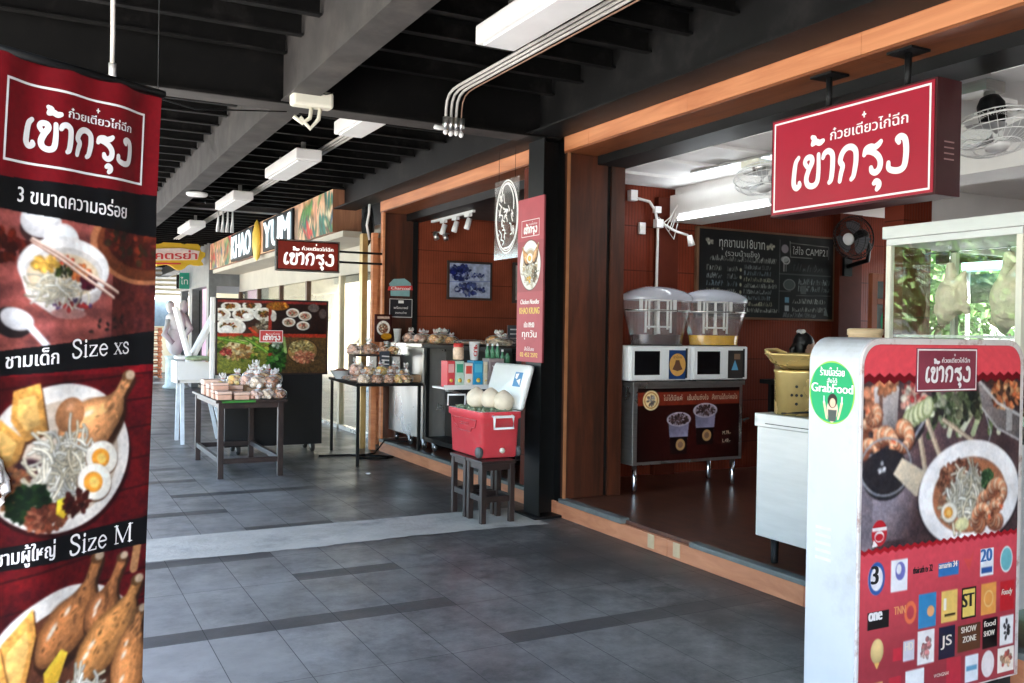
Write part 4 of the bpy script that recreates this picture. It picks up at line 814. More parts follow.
cv.ell(.088, .895, .045, .062, (.92, .90, .92)); cv.ring(.09, .895, .04, .055, .012, (.20, .35, .62)); logo_tile(.216, .897, .095, .125, (.93, .92, .94)); cv.ell(.222, .88, .028, .036, (.45, .45, .72)); cv.ell(.214, .872, .014, .02, (.93, .92, .94))
logo_tile(.51, .904, .125, .055, (.22, .45, .70)); logo_tile(.752, .902, .088, .115, (.93, .93, .95)); logo_tile(.752, .935, .07, .024, (.2, .35, .62)); cv.ell(.881, .903, .042, .056, (.88, .90, .90)); cv.ell(.881, .903, .036, .048, (.45, .72, .76)); cv.poly([(.60, .87), (.637, .925), (.67, .84), (.64, .88)], (.85, .32, .30))
cv.rect(.045, 1.02, .163, 1.09, (.10, .11, .12)); cv.ring(.285, 1.05, .028, .036, .014, (.90, .45, .30)); logo_tile(.385, 1.055, .105, .135, (.22, .52, .72)); cv.ell(.405, 1.06, .022, .022, (.92, .66, .45)); logo_tile(.518, 1.055, .10, .13, (.92, .76, .42)); cv.rect(.49, 1.085, .555, 1.095, (.2, .15, .1)); cv.rect(.483, 1.02, .50, 1.07, (.95, .92, .88)); logo_tile(.64, 1.057, .094, .13, (.12, .11, .11)); logo_tile(.64, 1.057, .078, .114, (.93, .80, .42)); logo_tile(.768, 1.056, .10, .13, (.92, .62, .32)); cv.ring(.768, 1.056, .028, .032, .006, (.95, .76, .5)); logo_tile(.891, 1.058, .095, .125, (.78, .17, .20))
cv.ell(.10, 1.175, .036, .048, (.93, .80, .55), shade=.3); cv.poly([(.085, 1.22), (.115, 1.22), (.10, 1.245)], (.9, .7, .4)); logo_tile(.215, 1.205, .05, .05, (.78, .2, .26)); logo_tile(.28, 1.20, .065, .08, (.82, .80, .84)); logo_tile(.38, 1.20, .10, .135, (.92, .90, .90)); cv.dots(.38, 1.20, .03, .04, 26, .012, [(.85, .55, .55), (.9, .75, .72)], 21); logo_tile(.507, 1.201, .10, .13, (.10, .13, .22)); logo_tile(.647, 1.201, .145, .11, (.36, .22, .15)); logo_tile(.781, 1.201, .096, .125, (.07, .05, .06)); logo_tile(.893, 1.206, .09, .125, (.93, .92, .92)); cv.dots(.893, 1.206, .022, .04, 14, .010, [(.15, .15, .18)], 22)
logo_tile(.092, 1.32, .085, .05, (.93, .78, .5)); logo_tile(.205, 1.325, .07, .07, (.75, .2, .25)); logo_tile(.318, 1.33, .11, .10, (.92, .92, .93)); logo_tile(.553, 1.325, .09, .11, (.74, .20, .26)); logo_tile(.666, 1.33, .085, .11, (.88, .90, .93)); logo_tile(.666, 1.33, .07, .02, (.4, .62, .75)); cv.ell(.771, 1.33, .042, .056, (.92, .88, .88)); logo_tile(.891, 1.33, .11, .105, (.94, .90, .86)); cv.dots(.891, 1.33, .035, .03, 20, .012, [(.92, .75, .6), (.85, .4, .35)], 23)
cv.grain(.05, .02)
# rounded poster corners: build the print as a grid clipped by mapping its rim onto a rounded outline
def lb_map(u, v):
    r = .085; u = np.asarray(u, float); v = np.asarray(v, float)
    dz = np.where(v < r, r-v, 0); ins = r-np.sqrt(np.maximum(r*r-dz*dz, 0)); k = (PW-2*ins)/PW
    return (BX+.012+ins+u*k, np.full_like(u, BY-.0015), 1.49-.018-v)
cv.obj('printed_panel', lb_map, M_gloss, lb)
lf = lambda a, b, d: (BX+.006+a, BY-.003-d, 1.49+b)
mb = MB(); mb.box(BX+.30, BX+.67, BY-.0035, BY-.0018, 1.285, 1.459); mb.build('name_plate', pm('maroon_print', (.26, .05, .075), .4), lb)
mb = MB(); draw_logo(mb, lambda a, b, d: (BX+.295+a, BY-.0042-d, 1.281+b), .38, .182, wt=.036)
mb.build('lettering', M_letter, lb); mb = MB(); put_text(mb, 'one', .056, -1.072, .07, lf, width=.07, bold=.05); mb.build('lettering', M_letter, lb)
mb = MB(); put_text(mb, '3', .066, -.932, .10, lf, bold=.04); mb.build('black_lettering', M_ink, lb); mb = MB(); put_text(mb, 'thairath tv 32', .30, -.918, .04, lf, width=.115, bold=.03); mb.build('black_lettering', M_ink, lb); mb = MB(); put_text(mb, 'ST', .605, -1.09, .08, lf, width=.07, bold=.05); mb.build('black_lettering', M_ink, lb)
mb = MB(); put_text(mb, '20', .716, -.915, .075, lf, width=.07, bold=.05); mb.build('blue_lettering', M_blet, lb)
mb = MB(); put_text(mb, 'TNN', .195, -1.065, .045, lf, width=.065, bold=.03); mb.build('orange_lettering', pm('orange_lettering', (.7, .28, .12), .5), lb)
M_cl = pm('cream_lettering', (.80, .72, .62), .5)
mb = MB(); put_text(mb, 'amarin 34', .455, -.915, .035, lf, width=.11, bold=.03); mb.build('small_lettering', M_cl, lb)
mb = MB(); put_text(mb, 'SHOW', .60, -1.195, .035, lf, width=.095, bold=.03); mb.build('small_lettering', M_cl, lb)
mb = MB(); put_text(mb, 'ZONE', .61, -1.235, .035, lf, width=.085, bold=.03); mb.build('small_lettering', M_cl, lb)
mb = MB(); put_text(mb, 'Foody', .857, -1.07, .035, lf, width=.07, bold=.03, skew=.2); mb.build('small_lettering', M_cl, lb)
mb = MB(); put_text(mb, 'HD', .262, -1.215, .045, lf, width=.045, bold=.03); mb.build('small_lettering', M_cl, lb)
mb = MB(); put_text(mb, 'WONGNAI', .435, -1.35, .02, lf, width=.09); mb.build('small_lettering', M_cl, lb)
mb = MB(); put_text(mb, 'JS', .475, -1.23, .06, lf, width=.065, bold=.02); mb.build('small_lettering', M_cl, lb)
mb = MB(); put_text(mb, 'food', .745, -1.19, .035, lf, width=.075, bold=.03); mb.build('small_lettering', M_cl, lb)
mb = MB(); put_text(mb, 'SHOW', .745, -1.23, .032, lf, width=.07, bold=.03); mb.build('small_lettering', M_cl, lb)
for x in (BX+.06, BX+BW-.06):
    mb = MB(); mb.box(x-.04, x+.04, BY+.02, 2.61, .006, .06); mb.build('foot', M_rubber, lb)
mb = MB()
for i in range(5): mb.box(BX-.0012, BX-.0004, 2.50, 2.58, .62+i*.03, .632+i*.03)
mb.build('vent_slots', pm('vent_shadow', (.62, .63, .66), .5), lb)
# round delivery sticker on its side
cv = Cv(.226, .246, 420, (.10, .62, .36)); cv.rect(-.01, -.01, .24, .26, (.62, .80, .30)); cv.rect(.006, .006, .220, .240, (.12, .64, .40))
cv.ell(.118, .195, .03, .045, (.93, .78, .68)); cv.ell(.118, .155, .024, .028, (.16, .10, .09)); cv.ell(.119, .163, .015, .018, (.92, .74, .62)); cv.rect(.095, .19, .142, .235, (.30, .32, .30)); cv.line([(.085, .225), (.075, .165)], .012, (.92, .76, .64)); cv.line([(.155, .225), (.165, .165)], .012, (.92, .76, .64)); cv.line([(.075, .165), (.075, .14)], .005, (.95, .95, .95)); cv.line([(.165, .165), (.165, .14)], .006, (.95, .95, .95))
def st_map(u, v):
    a = (np.asarray(u)-.113)/.113; b = (np.asarray(v)-.123)/.123; # square grid to disc so that the sticker is truly round
    aa, bb = a*np.sqrt(1-b*b/2), b*np.sqrt(1-a*a/2); return (np.full_like(aa, BX-.0012), 2.512-aa*.113, 1.281-bb*.123)
stk = cv.obj('sticker', st_map, M_print, lb)
mb = MB(); sf_ = lambda a, b, d: (BX-.0022-d, 2.625-a, 1.281+b); put_text(mb, 'GrabFood', .012, .0, .05, sf_, width=.205, bold=.04); put_text(mb, 'ร้านนี้อร่อย', .055, .065, .04, sf_, width=.12, bold=.03); put_text(mb, 'สั่งได้', .09, .037, .024, sf_, width=.05, bold=.03); mb.build('sticker_lettering', M_letter, stk)

# ================================================================== food bags, boxes
def make_bag(name, label, cols, loc, r=.07, h=.11, seed=0, group=None, cat='food bag', white=False):
    t = thing(name, label, cat, loc, 0, group); q = random.Random(seed); x, y, z = loc
    if not white:
        k = MB()
        for i in range(13):
            a = i*2.4; rr_ = r*.58*(i % 5 > 0); k.blob((x+rr_*math.cos(a), y+rr_*math.sin(a), z+h*.20+(i > 5)*h*.26+(i > 10)*h*.14), (r*.38, r*.36, h*.19), seed*9+i, .12, 10, 7, mat=i % len(cols))
        k.build('contents', [pm('food_%02x%02x%02x' % tuple(int(v*255) for v in c), c, .6, 0, .3, 30, bump=.3) for c in cols], t)
    k = MB(); n = 20; prof = [(.05, .0), (.86, .02), (1.0, .2), (1.04, .42), (.95, .62), (.62, .78), (.26, .88), (.13, .95), (.30, 1.05), (.38, 1.14), (.35, 1.22)]
    vs = []; ph = [q.uniform(0, 6) for _ in range(6)]
    for j, (rad, zz) in enumerate(prof):
        for i in range(n):
            a = 2*PI*i/n; w = 1+(.07*math.sin(3*a+ph[0]+j)+.06*math.sin(5*a+ph[1]-j*1.3)+.05*math.sin(8*a+ph[2]+j*2))*(1.8 if j > 6 else 1)
            vs.append((x+r*rad*w*math.cos(a)+(.02*math.sin(ph[3]))*(zz > .8), y+r*rad*w*math.sin(a), z+.001+h*zz*(1+(.09*math.sin(4*a+ph[4]) if j > 7 else .0))))
    k.add(vs, [(j*n+i, j*n+(i+1) % n, (j+1)*n+(i+1) % n, (j+1)*n+i) for j in range(len(prof)-1) for i in range(n)]+[tuple(range(n))[::-1]], 0, True)
    k.m = [1 if i >= 5*n and i < 10*n else 0 for i in range(len(k.f))]; k.build('bag', [M_bag, M_bagtop], t)
    k = MB(); k.tube([(x+r*.16*math.cos(a)+(.02*math.sin(ph[3])), y+r*.16*math.sin(a), z+h*.94) for a in np.linspace(0, 6.283, 9)], .0035, 5, cap=False); k.build('tie', pm('rubber_band', (.55, .12, .08), .5), t)
    return t
BUN = [(.50, .24, .13), (.60, .31, .17), (.38, .17, .09)]; PINK = [(.78, .48, .37), (.68, .38, .27), (.82, .58, .48)]; YEL = [(.85, .52, .10), (.78, .42, .08), (.88, .64, .24)]; ORG_ = [(.82, .44, .18), (.72, .35, .14), (.86, .56, .28)]; PALE = [(.80, .62, .46), (.72, .54, .38)]

# ------------------------------------------------------------------ dark wood table with boxes and bags
def post_table(name, label, cat, x0, x1, y0, y1, h, leg, rails, mat, parts_h=.05, group=None, top_over=.02):
    t = thing(name, label, cat, ((x0+x1)/2, (y0+y1)/2, 0), 0, group)
    k = MB(); k.box(x0-top_over, x1+top_over, y0-top_over, y1+top_over, h-.025, h); k.build('tabletop', mat, t, .004)
    for x in (x0, x1-leg):
        for y in (y0, y1-leg):
            k = MB(); k.box(x, x+leg, y, y+leg, 0.001, h-.026); k.build('leg', mat, t, .003)
    a = h-.026
    for nm, za, zb in (('apron', a-parts_h, a-.001), ('rail', rails, rails+parts_h)):
        for x in (x0+.008, x1-leg+.008): k = MB(); k.box(x, x+leg-.016, y0+leg+.001, y1-leg-.001, za, zb); k.build(nm, mat, t, .002)
        for y in (y0+.008, y1-leg+.008): k = MB(); k.box(x0+leg+.001, x1-leg-.001, y, y+leg-.016, za-.004, zb-.004 if nm == 'rail' else zb); k.build(nm, mat, t, .002)
    return t
post_table('low_table', 'dark stained wooden table carrying pinkish food boxes and bagged snacks, nearest on the left', 'table', 1.60, 2.24, 9.15, 10.6, .775, .055, .15, M_dwood, top_over=.03)
lf_ = MB(); lf_.add([(1.62, 9.13, .7765), (1.95, 9.115, .7765), (2.0, 9.45, .7765), (1.65, 9.5, .7765), (1.63, 9.10, .755), (1.95, 9.095, .757)], [(0, 1, 2, 3), (4, 5, 1, 0)])
tag(lf_.build('banana_leaf', pm('banana_leaf_green', (.05, .22, .04), .45)), 'bright green leaf sheet draped over the front edge of the dark wooden table', 'leaf')
def food_box(x, y, z, w, d, h, label, rz=0):
    t = thing('food_box', label, 'food box', (x, y, z), 0, 'pinkish food boxes on the dark table')
    k = MB(); k.box(x-w/2, x+w/2, y-d/2, y+d/2, z+.001, z+h*.62, rot=rz); k.build('tray', pm('kraft_pink_board', (.62, .36, .26), .6, 0, .12, 12), t, .004)
    k = MB(); k.box(x-w/2-.004, x+w/2+.004, y-d/2-.004, y+d/2+.004, z+h*.66, z+h, rot=rz); k.build('lid', pm('pale_board_lid', (.70, .48, .38), .55, 0, .1, 14), t, .006)
    k = MB(); k.box(x-w/2-.002, x+w/2+.002, y-d/2-.002, y+d/2+.002, z+h*.62, z+h*.66, rot=rz); k.build('dark_band', pm('box_dark_band', (.10, .04, .03), .6), t)
food_box(1.665, 9.25, .7775, .135, .14, .085, 'pinkish food box at the front left corner of the dark wooden table')
food_box(1.83, 9.24, .7775, .145, .14, .075, 'pinkish food box on the green leaf, second from the left in the front row')
food_box(1.66, 9.46, .7775, .14, .14, .085, 'lower pinkish food box right behind the front left corner box')
food_box(1.665, 9.47, .864, .145, .145, .07, 'pinkish food box stacked on another behind the front left corner box')
food_box(1.67, 9.74, .7775, .16, .15, .13, 'tall pinkish food box third back along the left edge of the dark table')
food_box(1.84, 9.62, .7775, .14, .14, .12, 'pinkish food box in the second row beneath the yellow fruit bag')
food_box(1.69, 10.05, .7775, .2, .2, .16, 'large pinkish food box near the far left corner of the dark table')
cx = [(1.98, 9.22, .7775, PINK, 'white and pink snack bag at the front of the dark table beside the leaf', 1), (2.10, 9.24, .7775, PALE, 'pale snack bag in the front row of the dark table, second from the right', 2), (2.225, 9.26, .7775, BUN, 'brown snack bag at the front right corner of the dark table', 3)]
for x, y, z, c, l, s in cx: make_bag('snack_bag', l, c, (x, y, z), .070, .115, s, 'bagged snacks on the dark wooden table')
make_bag('fruit_bag', 'knotted bag of yellow fruit pieces on top of the boxes on the dark table', YEL, (1.86, 9.66, .899), .085, .13, 4, 'bagged snacks on the dark wooden table')
for x, y, z, c, l, s in ((2.04, 9.42, .88, PALE, 'whitish snack bag stacked above the front row of the dark table', 5), (2.18, 9.44, .88, BUN, 'brown snack bag stacked above the front right corner of the dark table', 6), (2.03, 9.72, .92, PINK, 'big pink snack bag with an upright twisted top at the back of the dark table', 7), (2.22, 9.75, .92, BUN, 'big brown snack bag at the back right of the dark table', 8)):
    make_bag('snack_bag', l, c, (x, y, z), .088, .145, s, 'bagged snacks on the dark wooden table')
for x, y, z, c, l, s, r_, h_ in ((2.11, 9.56, .92, ORG_, 'tan snack bag in the very middle of the pile on the dark table', 9, .085, .14), (1.96, 9.55, .90, PINK, 'pinkish snack bag left in the middle of the pile, beside the yellow fruit bag', 10, .08, .13), (2.13, 9.98, .90, PALE, 'pale snack bag at the far back of the dark table, tallest of its pile', 11, .10, .19), (2.25, 9.58, .92, ORG_, 'tan snack bag overhanging the right edge of the dark table', 12, .075, .12), (1.80, 9.95, .79, YEL, 'yellowish snack bag behind the pinkish boxes on the dark table', 13, .09, .17)):
    make_bag('snack_bag', l, c, (x, y, z), r_, h_, s, 'bagged snacks on the dark wooden table')
k = MB(); k.box(1.95, 2.28, 9.36, 9.56, .777, .879); tag(k.build('carton_tray', pm('brown_carton', (.30, .18, .10), .7), None, .004), 'brown carton tray under the middle row of snack bags on the dark table', 'tray')
k = MB(); k.box(1.93, 2.29, 9.6, 9.9, .777, .919); tag(k.build('carton_tray', pm('brown_carton', (.30, .18, .10), .7), None, .004), 'taller brown carton tray under the big rear snack bags on the dark table', 'tray')

# ------------------------------------------------------------------ black wheeled cart with the menu board
ct = thing('menu_cart', 'black wheeled cart fronted by a framed board of food photographs', 'cart', (2.55, 10.95, 0))
k = MB(); k.box(1.95, 3.1, 10.76, 11.22, .10, .95); k.build('body', pm('cart_black', (.003, .0035, .0045), .45, 0, .3, 3), ct, .006)
k = MB(); k.box(1.825, 3.145, 10.70, 10.745, .945, 1.835); k.build('board_frame', pm('board_frame_black', (.018, .012, .012), .4), ct, .003)
for x in (2.12, 3.0):
    for y in (10.82, 11.16):
        k = MB(); k.lathe([(0, -.02), (.05, -.02), (.058, -.012), (.058, .012), (.05, .02), (0, .02)], (x, y, .06), 18, ax=(1, 0, 0)); wl = k.build('wheel', M_rubber, ct)
        k = MB(); k.lathe([(0, -.022), (.02, -.022), (.02, .022), (0, .022)], (x, y, .06), 12, ax=(1, 0, 0)); k.box(x-.03, x-.024, y-.02, y+.02, .06, .099); k.build('hub', M_steel, wl)
k = MB(); k.box(1.775, 1.815, 10.71, 10.75, .9, 1.84); k.build('edge_strip', M_white, ct)
MW, MH = 1.12, .85; cv = Cv(MW, MH, 210, (.50, .14, .12)); hx, hy = .525, .405
def quad(x0, y0, x1, y1, c): cv.rect(x0, y0, x1, y1, c, tex=.3)
quad(.0, .03, .51, .385, (.20, .13, .11)); quad(.54, .03, MW, .385, (.13, .075, .07)); quad(0, .425, .51, MH, (.42, .44, .18)); quad(.54, .425, MW, MH, (.30, .22, .12))
for i, (x, y, rx, ry) in enumerate(((.13, .075, .10, .055), (.34, .06, .10, .055), (.03, .17, .10, .075), (.26, .165, .12, .08), (.47, .16, .12, .08), (.13, .315, .15, .105))):
    cv.ell(x, y+.006, rx, ry, (.10, .06, .05)); cv.ell(x, y, rx, ry, (.92, .91, .88), shade=.1); cv.ell(x, y, rx*.8, ry*.78, (.84, .82, .78)); cv.dots(x-rx*.15, y-ry*.05, rx*.5, ry*.45, 50, .012, [(.62, .40, .14), (.72, .48, .16), (.35, .2, .1), (.5, .18, .12), (.3, .32, .12)], i)
    if i in (3, 5, 2): cv.ell(x+rx*.25*(1 if i == 3 else -1), y+ry*.2, rx*.4, ry*.42, (.93, .92, .90), shade=.15)
cv.rect(.34, .30, .51, .385, (.45, .30, .20)); cv.poly([(.30, .32), (.33, .31), (.40, .385), (.36, .385)], (.70, .25, .15)); cv.dots(.44, .28, .06, .06, 60, .016, [(.55, .5, .42), (.3, .26, .2), (.7, .68, .6)], 40)
cv.rect(.51, 0, .54, MH, (.56, .15, .11)); cv.rect(0, .385, MW, .425, (.58, .17, .11)); cv.rect(0, 0, MW, .03, (.48, .16, .15))
cv.ell(.60, .06, .12, .05, (.62, .38, .14), shade=.3); cv.dots(.60, .05, .1, .035, 60, .014, [(.8, .55, .2), (.65, .35, .12)], 41)
for x, y in ((.76, .135), (.89, .17), (.72, .245), (.87, .285)):
    cv.ell(x, y+.008, .073, .058, (.05, .03, .03)); cv.ell(x, y, .07, .055, (.88, .87, .84), shade=.15); cv.ell(x, y+.002, .053, .04, (.72, .62, .54), shade=.2); cv.dots(x, y, .035, .025, 22, .010, [(.75, .3, .25), (.8, .75, .65), (.4, .4, .3), (.6, .35, .3)], int(x*99))
cv.ell(.56, .19, .03, .05, (.75, .74, .72)); cv.ell(.98, .07, .06, .05, (.38, .34, .33)); cv.ell(1.08, .14, .04, .06, (.30, .26, .26))
cv.dots(.25, .56, .26, .13, 170, .03, [(.55, .58, .22), (.40, .50, .16), (.72, .70, .36), (.25, .36, .10), (.66, .60, .30)], 42); cv.ell(.22, .54, .13, .08, (.85, .78, .60), shade=.2); cv.dots(.2, .6, .15, .09, 120, .022, [(.75, .62, .38), (.82, .74, .55), (.62, .42, .22)], 43); cv.dots(.09, .60, .05, .04, 30, .018, [(.62, .16, .14), (.8, .4, .35)], 44)
for a, b in (((.28, .44), (.50, .60)), ((.0, .44), (.3, .50)), ((.36, .43), (.51, .50))): cv.line([a, b], .035, (.30, .48, .14)); cv.line([a, b], .014, (.52, .66, .28))
cv.dots(.60, .66, .09, .17, 120, .030, [(.12, .28, .09), (.20, .40, .14), (.30, .48, .22), (.08, .18, .07)], 45); cv.dots(.60, .50, .05, .05, 30, .018, [(.75, .8, .74), (.5, .58, .5)], 46); cv.line([(.67, .43), (.69, .60)], .03, (.52, .62, .36))
cv.ell(.87, .59, .165, .15, (.20, .13, .08)); cv.ell(.87, .59, .155, .14, (.58, .45, .26), shade=.2); cv.dots(.86, .55, .13, .08, 170, .016, [(.72, .66, .44), (.6, .52, .30), (.82, .76, .55), (.42, .36, .2)], 47); cv.dots(.88, .66, .12, .07, 150, .016, [(.78, .48, .36), (.68, .36, .26), (.85, .62, .48)], 48)
cv.photo(0, MH, 1, .5); cv.grain(.10, .02)
cv.obj('printed_board', lambda u, v: (1.85+u*1.134, np.full_like(u, 10.6985), 1.815-v), M_gloss, ct)
k = MB(); k.box(1.85+.475, 1.85+.745, 10.690, 10.6965, 1.815-.485, 1.815-.345); lg = k.build('logo_plate', pm('logo_plate_red', (.55, .06, .06), .4), ct)
mb = MB(); frame_lines(mb, 2.325, 1.33, 2.595, 1.47, .006, lambda a, b, d: (a, 10.689-d, b)); draw_logo(mb, lambda a, b, d: (2.32+a, 10.6885-d, 1.32+b), .28, .15, frame=False, wt=.05); mb.build('lettering', M_letter, lg)

# ------------------------------------------------------------------ snack table
st = thing('snack_table', 'thin black metal table crowded with bagged bread, right of the menu cart', 'table', (3.10, 9.42, 0), R(-5))
k = MB(); k.box(-.02, .74, -.02, 1.45, .875, .905); k.build('tabletop', M_black, st, .003)
for x, y in ((0, 0), (.69, 0), (0, 1.39), (.69, 1.39)):
    k = MB(); k.box(x, x+.032, y, y+.032, .001, .874); k.build('leg', M_black, st)
def onst(x, y): c, s = math.cos(R(-5)), math.sin(R(-5)); return (3.10+x*c-y*s, 9.42+x*s+y*c)
ri = onst(.36, .75); k = MB(); k.box(-.26, .30, -.16, .16, .28, .30); k.box(-.26, -.24, -.16, .16, 0, .28); k.box(.28, .30, -.16, .16, 0, .28); k.box(.0, .02, -.16, .16, 0, .28)
o = k.build('riser_stand', M_dwood); o.location = (*ri, .906); o.rotation_euler.z = R(-5); tag(o, 'dark wooden riser shelf lifting the rear snack bags on the black table', 'stand')
FR = [(.09, .06, PALE, 'white snack bag on the front edge of the black table, nearest its left leg'), (.24, .07, BUN, 'dark bread bag second along the front edge of the black table'), (.38, .06, BUN, 'dark bread bag third along the front edge of the black table'), (.56, .07, ORG_, 'orange brown bread bag at the right end of the front edge of the black table'),
      (.04, .24, PINK, 'tall pinkish bread bag in the second row of the black table, at its left'), (.19, .26, ORG_, 'orange bread bag in the second row below the dark price card'), (.34, .25, YEL, 'yellow snack bag in the second row of the black table'), (.47, .27, BUN, 'brown bread bag at the right end of the second row of the black table')]
FR += [(.60, .26, ORG_, 'orange bread bag beyond the right end of the second row on the black table'), (.12, .42, BUN, 'brown bread bag behind the second row of the black table, at its left'), (.58, .44, PINK, 'pink bread bag at the back right of the black table'), (.48, .05, YEL, 'yellow snack bag between the dark bread bags on the front edge of the black table')]
for i, (x, y, c, l) in enumerate(FR):
    p = onst(x, y); make_bag('bread_bag', l, c, (*p, .906+(.085 if 3 < i < 8 else 0)), .078 if i < 11 else .06, .12+.03*(i == 4)+.05*(i in (8, 9, 10)), 20+i, 'bagged bread on the black table')
k = MB(); k.box(-.05, .56, -.09, .09, 0, .084); o = k.build('carton_tray', MATS['brown_carton'], None, .004); p = onst(.25, .26); o.location = (*p, .906); o.rotation_euler.z = R(-5); tag(o, 'flat brown carton under the second row of bread bags on the black table', 'tray')
for i, (x, y, c, l) in enumerate(((.14, .74, PINK, 'pale bag of rolls at the left end of the dark riser shelf'), (.32, .74, BUN, 'big bag of brown buns in the middle of the dark riser shelf'), (.50, .75, BUN, 'small bag of dark buns at the right end of the dark riser shelf'), (.60, .70, ORG_, 'orange bun bag overhanging the right end of the dark riser shelf'))):
    p = onst(x, y); make_bag('bread_bag', l, c, (*p, 1.207), .10 if i < 2 else .072, .15 if i < 2 else .12, 40+i, 'bagged bread on the black table')
for i, (x, y) in enumerate(((-.0, .35), (.0, .52), (-.0, .70))):
    t = thing('flat_snack_pack', ['flat pinkish snack pack lying along the left edge of the black table, nearest', 'flat snack pack second along the left edge of the black table', 'flat snack pack furthest along the left edge of the black table'][i], 'snack pack', (*onst(x+.09, y), .906), 0, 'flat packs on the black table'); p = onst(x+.09, y)
    k = MB(); k.blob((p[0], p[1], .935), (.10, .07, .026), 60+i, .1); k.build('contents', pm('food_snack', (.55, .33, .24), .5, 0, .3, 25), t)
    k = MB(); k.blob((p[0], p[1], .937), (.12, .085, .030), 70+i, .14); k.build('wrapper', M_bag, t)
p = onst(.03, .98); t = thing('white_bowl', 'white bowl with brown contents at the far left of the black snack table', 'bowl', (*p, .906)); k = MB(); k.lathe([(.0, .001), (.06, .001), (.07, .02), (.13, .10), (.135, .102), (.125, .10), (.0, .05)], (*p, .906), 20); k.build('bowl', M_wplast, t); k = MB(); k.blob((*p, .985), (.10, .10, .04), 5, .2); k.build('contents', pm('food_dark', (.25, .10, .06), .6, 0, .3, 20), t)
p = onst(.42, .42); t = thing('price_card', 'dark price card standing among the bread bags on the black table', 'card', (*p, 1.0)); k = MB(); k.bar((p[0], p[1]+.03, .99), (p[0]-.01, p[1], 1.25), .12, .006, up=(0, 1, 0)); k.build('card', pm('slate_card', (.05, .055, .075), .5), t); k = MB()
for i in range(4): k.bar((p[0]-.045, p[1]-.004+.012-.006*i, 1.06+.045*i), (p[0]+.045, p[1]-.004+.012-.006*i, 1.055+.045*i), .003, .014, up=(0, 0, 1))
k.build('chalk_lines', M_letter, t)

# ------------------------------------------------------------------ stools and cooler
def stool(y0, y1, label): return post_table('wooden_stool', label, 'stool', 3.06, 3.35, y0, y1, .49, .042, .17, M_dwood, .045, 'dark stools under the red cooler', .008)
stool(6.235, 6.51, 'dark wooden stool under the near end of the red cooler'); stool(6.54, 6.815, 'dark wooden stool under the far end of the red cooler')
co = thing('cooler_box', 'red cooler box with its white lid standing open, on two dark stools', 'cooler', (3.27, 6.63, .492))
def loft(k, rects, mat=0, r=.03, cap0=True, cap1=True):
    vs = []; n = 20
    for (x0, x1, y0, y1, z) in rects:
        for cxx, cyy, a0 in ((x1-r, y1-r, 0), (x0+r, y1-r, PI/2), (x0+r, y0+r, PI), (x1-r, y0+r, 1.5*PI)):
            for j in range(5): a = a0+j*PI/8; vs.append((cxx+r*math.cos(a), cyy+r*math.sin(a), z))
    fs = [(i*n+j, i*n+(j+1) % n, (i+1)*n+(j+1) % n, (i+1)*n+j) for i in range(len(rects)-1) for j in range(n)]
    if cap0: fs.append(tuple(range(n))[::-1])
    if cap1: fs.append(tuple(range((len(rects)-1)*n, len(rects)*n)))
    k.add(vs, fs, mat, True)
k = MB(); loft(k, [(3.12, 3.42, 6.36, 6.92, .494), (3.11, 3.43, 6.35, 6.93, .505), (3.10, 3.44, 6.335, 6.945, .80), (3.085, 3.455, 6.32, 6.96, .81), (3.085, 3.455, 6.32, 6.96, .862)], cap1=False); k.build('body', M_red, co)
k = MB(); loft(k, [(3.085, 3.455, 6.32, 6.96, .8621), (3.11, 3.43, 6.345, 6.935, .8625), (3.12, 3.42, 6.36, 6.92, .70)], cap0=False); k.build('liner', M_lid, co)
k = MB(); [k.bar((3.094+(.8-a)*.03, b, a), (3.094+(.8-c)*.03, d, c), .006, .006) for b, a, d, c in ((6.42, .79, 6.88, .79), (6.42, .79, 6.45, .73), (6.45, .73, 6.50, .725), (6.50, .725, 6.53, .69), (6.53, .69, 6.77, .69), (6.77, .69, 6.80, .725), (6.80, .725, 6.85, .73), (6.85, .73, 6.88, .79), (6.57, .755, 6.73, .755), (6.57, .74, 6.73, .74))]; k.build('embossed_outline', pm('groove_red', (.36, .02, .03), .5), co)
ld = MB(); loft(ld, [(0, .37, 0, .64, 0), (0, .37, 0, .64, .035), (.02, .35, .02, .62, .05)], r=.03); vs = []
lid = ld.build('lid', M_lid, co, 0, True); lid.location = (3.462-3.27, 6.32-6.63, .865-.492); lid.rotation_euler = (0, R(-74), 0)
k = MB(); k.box(.18, .30, .07, .20, .0495, .0505); stq = k.build('lid_sticker', pm('blue_sticker', (.03, .20, .42), .4), lid, 0, True); k = MB(); k.add([(.19, .08, .051), (.25, .09, .051), (.23, .15, .051)], [(0, 1, 2)]); k.add([(.24, .15, .051), (.29, .13, .051), (.285, .185, .051), (.25, .18, .051)], [(0, 1, 2, 3)]); k.build('sticker_picture', M_letter, stq, 0, True)
for y, sg in ((6.32, -1), (6.96, 1)):
    k = MB(); k.tube([(3.19, y+sg*.001, .83), (3.19, y+sg*.03, .825), (3.19, y+sg*.03, .735), (3.36, y+sg*.03, .735), (3.36, y+sg*.03, .825), (3.36, y+sg*.001, .83)], .011, 8); k.bar((3.19, y+sg*.02, .825), (3.36, y+sg*.02, .825), .02, .02); k.build('handle', M_wplast, co)
k = MB(); k.tube([(3.10, 6.99, .865), (3.10, 6.99, .955), (3.26, 6.99, .955), (3.26, 6.99, .865)], .009, 8); k.build('pull_handle', M_wplast, co)
k = MB(); k.lathe([(0, -.012), (.022, -.012), (.022, .004), (.012, .012), (0, .012)], (3.28, 6.322, .555), 14, ax=(0, -1, 0)); k.build('drain_plug', M_ivory, co)
